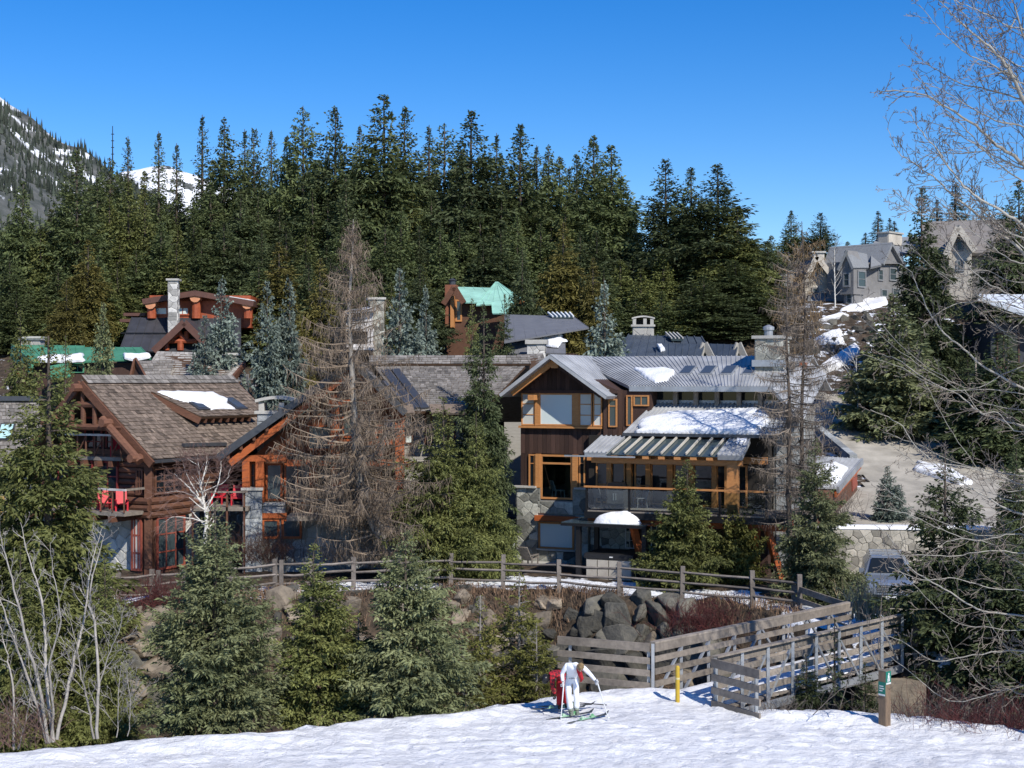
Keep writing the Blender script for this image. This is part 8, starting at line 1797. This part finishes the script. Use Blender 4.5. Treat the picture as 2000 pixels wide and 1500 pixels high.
# ------------------------------------------------------------------ bare deciduous trees
def px_path(lst, Y, dY=0.0): return [P(x, y, Y + dY * i) for i, (x, y) in enumerate(lst)]
def bare_tree(name, label, paths, Y, seed, r0, m, mt, n_side=26, L=.9, base_z_=-2.0, kids=4, depth=2, trunk=None, up=.35, group=None, tr=.2, wig=.16, minr=.0045):
    loc_ = P(trunk[0][0], trunk[0][1], Y) if trunk else P(paths[0][0][0][0], paths[0][0][0][1], Y)
    t = thing(name, loc_, label, 'tree', group); T = Twigs(seed)
    if trunk:
        T.path(T.smoothpath(px_path(trunk, Y), 5), tr, tr * .35, 10)
    for i, (lst, rr_) in enumerate([(p, r0) if not isinstance(p, tuple) else p for p in paths]):
        pts = T.smoothpath(px_path(lst, Y, T.r.uniform(-.25, .25)), 5, .012); T.path(pts, rr_, .006, 7)
        T.along(pts, L, rr_ * .42, depth, n_side, bend=Vector((0, 0, up)), kids=kids, wig=wig, minr=minr)
    T.build(t, m, mt, 'limbs', 'twigs'); return t
YR = 35.0
def tangle(seed, n):
    r = random.Random(seed); out = []
    for i in range(n):
        y = 480 + (i + r.random()) / n * 860; L = r.uniform(150, 400); sag = r.uniform(-30, 90); rise = r.uniform(0, 170); x0 = r.uniform(2040, 2090)
        out.append(([(x0 - L * f, y + sag * math.sin(f * 3.1) - rise * f * f + r.uniform(-14, 14)) for f in (0, .2, .4, .6, .8, 1)], r.uniform(.010, .020)))
    return out
def rising(seed, n):
    r = random.Random(seed); out = []
    for i in range(n):
        y = 60 + (i + r.random()) / n * 560; L = r.uniform(130, 330); rise = r.uniform(90, 260); x0 = r.uniform(2010, 2070)
        out.append(([(x0 - L * f ** .9, y - rise * f ** 1.25 + r.uniform(-9, 9)) for f in (0, .2, .4, .6, .8, 1)], r.uniform(.012, .024)))
    return out
bare_tree('cottonwood', 'big bare pale barked tree reaching in from the upper right corner', [
    ([(2075, 420), (2000, 322), (1955, 291), (1915, 255), (1853, 212), (1800, 185), (1740, 176), (1716, 185)], .050),
    ([(2060, 300), (2000, 196), (1979, 153), (1964, 129), (1933, 92), (1896, 61), (1866, 34), (1830, -5)], .060),
    ([(2060, 300), (2010, 120), (1988, 31), (1967, -20)], .045),
    ([(2085, 640), (2010, 460), (1964, 417), (1915, 390), (1884, 365), (1847, 319), (1832, 294), (1801, 261), (1775, 215)], .042),
    ([(2085, 700), (2005, 505), (1948, 455), (1899, 411), (1853, 374), (1829, 350), (1792, 325), (1755, 297), (1732, 250)], .040),
    ([(2000, 196), (1930, 175), (1870, 160), (1820, 130), (1790, 110)], .022), ([(1988, 31), (1960, 60), (1920, -10)], .018),
    *rising(43, 12), ([(1955, 291), (1880, 300), (1820, 300), (1770, 330)], .016), ([(1964, 417), (1880, 430), (1800, 420), (1745, 395)], .016)],
    YR, 31, .05, M_cotton, M_twig, n_side=24, L=.9, minr=.0065, trunk=[(2110, 1650), (2100, 1100), (2090, 700), (2070, 350), (2040, 60), (2020, -200)], tr=.24, depth=2, kids=3)
bare_tree('cottonwood', 'bare arching pale branches low at the right edge in front of the driveway', [
    ([(2090, 820), (1995, 757), (1922, 718), (1883, 682), (1844, 650), (1815, 609), (1792, 562), (1774, 526), (1727, 505)], .034),
    ([(2080, 860), (2000, 833), (1920, 808), (1873, 772), (1812, 743), (1762, 707), (1715, 690)], .028),
    ([(2080, 1040), (2000, 1006), (1956, 988), (1884, 945), (1841, 916), (1790, 873), (1754, 826), (1700, 800)], .030),
    ([(2090, 1230), (2000, 1204), (1920, 1193), (1866, 1164), (1812, 1132), (1776, 1107), (1740, 1053), (1690, 1010)], .030),
    ([(2080, 960), (2000, 946), (1930, 925), (1850, 905), (1790, 905), (1730, 860)], .020), ([(2080, 640), (1990, 600), (1912, 588), (1850, 600), (1800, 640)], .018),
    ([(2080, 1120), (2000, 1105), (1930, 1060), (1860, 1055), (1800, 1090)], .016), *tangle(41, 20), ([(2070, 1300), (1990, 1270), (1900, 1280), (1820, 1290), (1760, 1250), (1700, 1240)], .022)],
    36.5, 33, .03, M_cotton, M_twig, n_side=17, L=.95, minr=.0065, trunk=[(2120, 1600), (2115, 1200), (2105, 900), (2095, 700)], tr=.16, depth=2, kids=3, up=.15)
bare_tree('alder', 'bare pale multi-stemmed alder clump at the lower left corner', [
    ([(92, 1452), (76, 1390), (42, 1292), (17, 1217), (-2, 1164), (-20, 1090)], .045), ([(95, 1452), (76, 1340), (48, 1234), (28, 1150), (6, 1068), (-4, 1010)], .050), ([(104, 1450), (90, 1312), (87, 1228), (78, 1158), (56, 1088), (40, 1020)], .052),
    ([(110, 1445), (134, 1340), (146, 1276), (165, 1206), (174, 1130), (185, 1077), (200, 1030)], .048), ([(28, 1465), (25, 1340), (11, 1267), (0, 1220)], .035), ([(100, 1450), (104, 1380), (96, 1300), (118, 1210), (104, 1120), (98, 1060)], .036), ([(36, 1465), (52, 1400), (60, 1330), (52, 1250)], .024)],
    36.2, 35, .05, M_alder, M_alder, n_side=18, L=.85, depth=2, kids=3, up=.6, wig=.09)
bare_tree('alder', 'bare forked alder beside the boulders, right of the corner clump', [
    ([(188, 1444), (193, 1340), (185, 1217), (174, 1172), (190, 1090), (205, 1040)], .046), ([(184, 1444), (171, 1368), (157, 1312), (150, 1260), (130, 1190)], .032), ([(193, 1340), (215, 1270), (235, 1230), (240, 1190)], .020), ([(228, 1440), (232, 1360), (236, 1300)], .014), ([(250, 1436), (254, 1370), (246, 1310)], .014)],
    36.6, 36, .05, M_alder, M_alder, n_side=18, L=.85, depth=2, kids=3, up=.6, wig=.09)
bare_tree('birch', 'small white-barked birch with a fan of twigs in front of the log chalet', [
    ([(401, 1062), (403, 1010), (398, 980), (392, 950), (388, 905)], .10), ([(398, 985), (380, 965), (362, 945), (340, 925)], .05), ([(400, 1000), (420, 960), (430, 925), (432, 900)], .05), ([(402, 1020), (370, 1012), (340, 1010), (318, 1020)], .03), ([(392, 950), (402, 915), (404, 890)], .035), ([(388, 968), (366, 930), (356, 900)], .03), ([(394, 975), (352, 960), (322, 962)], .025), ([(398, 960), (440, 940), (450, 915)], .02)],
    59.0, 37, .05, M_birch, mat('birch_twig', (.22, .135, .11), (.15, .09, .075), tint=.4), n_side=22, L=1.35, depth=2, kids=4, up=.25, wig=.10)
bare_tree('birch', 'small dead white birch at the top bend of the driveway', [([(1676, 810), (1676, 760), (1672, 720), (1674, 690)], .07), ([(1674, 750), (1655, 725), (1640, 700)], .03), ([(1672, 735), (1650, 712), (1632, 700)], .02), ([(1673, 720), (1664, 695), (1655, 676)], .02)], 84, 38, .06, M_birch, M_birch, n_side=9, L=.8, depth=1, kids=3, up=.4)
bare_tree('birch', 'thin bare white trunk between the two stucco houses', [([(1631, 600), (1630, 540), (1630, 490), (1634, 470)], .06)], 106, 39, .06, M_birch, M_twig, n_side=26, L=1.6, depth=1, kids=4, up=.5)
bare_tree('shrub', 'bare brown sapling in front of the sign post', [([(1722, 1400), (1722, 1330), (1716, 1250), (1722, 1170), (1720, 1120)], .018), ([(1722, 1330), (1700, 1240), (1690, 1200)], .014), ([(1640, 1380), (1665, 1310), (1690, 1270), (1740, 1250)], .012), ([(1590, 1395), (1640, 1350), (1700, 1330)], .012)], 37.4, 40, .02, M_twig, M_twig, n_side=12, L=.5, depth=1, kids=3, up=.3)
# ------------------------------------------------------------------ shrubs, brush and grass
def shrub(label, px, py, Y, w, h, n, m, seed, cat='shrub', red=False, depth=1, basez=None, group=None):
    p = P(px, py, Y); r = random.Random(seed)
    if basez is not None: p.z = basez
    t = thing('bare_shrub', p, label, cat, group); T = Twigs(seed)
    for i in range(n):
        o = p + Vector((r.gauss(0, w * .28), r.gauss(0, w * .22), -.1)); d = Vector((r.gauss(0, .45), r.gauss(0, .45), 1)).normalized()
        T.grow(o, d, h * r.uniform(.55, 1.1), .010, depth, Vector((r.gauss(0, .3), r.gauss(0, .3), .05)), .7, 5, .16, .5, .004)
    o_ = T.tw.build('stems', m, t, kind='stuff'); return t
def brush(name, label, m, poly, n, h, w, seed, lean=.6, cat=None, lift=0.0):
    """ground cover: thin blades standing on the ground inside a world-space rectangle list [(x0,x1,y0,y1)]"""
    r = np.random.default_rng(seed); P_ = []
    for x0, x1, y0, y1, k in poly:
        x = r.uniform(x0, x1, k); y = r.uniform(y0, y1, k); ok = y > np.interp(x, _e1[:, 0], _e1[:, 1]) + .75; x, y = x[ok], y[ok]; P_.append(np.stack([x, y, zt(x, y) + lift], 1))
    return blades(name, np.concatenate(P_), h, w, m, lean=lean, seed=seed, label=label)
shrub('dark red osier bushes spilling over the boulder wall by the bridge', 1372, 1232, 53.6, 2.9, 1.4, 230, M_redtw, 51)
shrub('red stemmed shrub against the rail fence below the log chalet', 320, 1180, 54.0, 1.8, 1.3, 110, M_redtw, 52)
shrub('red brown shrub between the spruces and the fence at left', 250, 1190, 53.0, 1.5, 1.0, 60, M_redtw, 53)
shrub('red twig thicket in the lower right corner, left part', 1850, 1400, 37.6, 2.2, 1.5, 120, M_redtw, 54, basez=-.6)
shrub('red twig thicket in the lower right corner, right part', 1970, 1410, 37.0, 2.0, 1.6, 120, M_redtw, 55, basez=-.6)
shrub('dark twiggy bush below the right bridge girder', 1620, 1370, 39.8, 2.2, 1.1, 90, M_twig, 56, basez=-1.1)
shrub('brown twiggy bush right of the sign post', 1780, 1390, 38.4, 2.2, 1.4, 110, M_twig, 57, basez=-.9)
shrub('tangled brown bush behind the landing rail fence', 1930, 1300, 42.0, 3.0, 1.7, 150, M_twig, 58, basez=-1.6)
shrub('dry reddish hedge at the foot of the stone pier', 520, 1092, 62.5, 2.4, 1.5, 130, mat('dark_hedge_twig', (.085, .045, .032), (.06, .03, .022), tint=.5), 59)
shrub('brown leafless hedge under the leaning larch', 670, 1095, 61.2, 2.2, 1.0, 90, M_larch, 60)
shrub('grey twiggy bushes around the base of the leaning larch', 800, 1100, 60.5, 2.0, 1.2, 80, M_twig, 61)
shrub('bare bush left of the sign post at the snow edge', 1520, 1392, 38.6, 1.0, .7, 30, M_twig, 62, basez=-.1)
shrub('reddish tangle of brush beside the alder clump', 30, 1440, 36.0, 1.6, 1.3, 70, mat('red_brown_twig', (.20, .12, .09), (.13, .08, .065), tint=.5), 63, basez=-.1)
shrub('brown brush between driveway wall and larch pair', 1620, 1010, 64, 2.4, 1.5, 90, M_twig, 64)
shrub('brown leafless bushes on the slope above the driveway', 1600, 770, 90, 4.5, 2.6, 110, M_twig, 65)
shrub('grey brown bushes below the hill snowfields', 1580, 700, 95, 4.5, 2.6, 90, M_twig, 66)
gt = shrub('clump of tall tan ornamental grass beside the bridge end', 1690, 1205, 50.6, 1.0, 1.5, 10, M_tan, 67)
r_ = np.random.default_rng(3); c = gt.location
pts = np.stack([c.x + r_.normal(0, .38, 260), c.y + r_.normal(0, .3, 260), np.full(260, c.z - .1)], 1)
blades('grass_blades', pts, 1.5, .03, M_tan, parent=gt, lean=.22, seed=4)
brush('dead_brush', 'brown dead grass and stems covering the bank below the fence', M_grass, [(-11, 2.0, 53.8, 57.6, 4200), (-3, 4.5, 56.2, 57.9, 2200), (4.5, 10.5, 50.8, 55.2, 1800)], 0, .42, .026, 71)
brush('dead_brush', 'brown weeds and twigs on the ravine floor between the spruces', mat('brown_weed', (.11, .075, .055), (.07, .05, .036), scale=1, tint=.6), [(-13, 4.5, 38.6, 46, 4200), (5.5, 15, 39.6, 45.5, 5200)], 0, .8, .018, 72, lean=.5)
brush('dead_brush', 'short brown stubble along the lip of the snow field', M_grass, [(-12.5, -4, 35, 38.5, 400), (-4, 1, 38.6, 41, 500)], 0, .45, .016, 73)
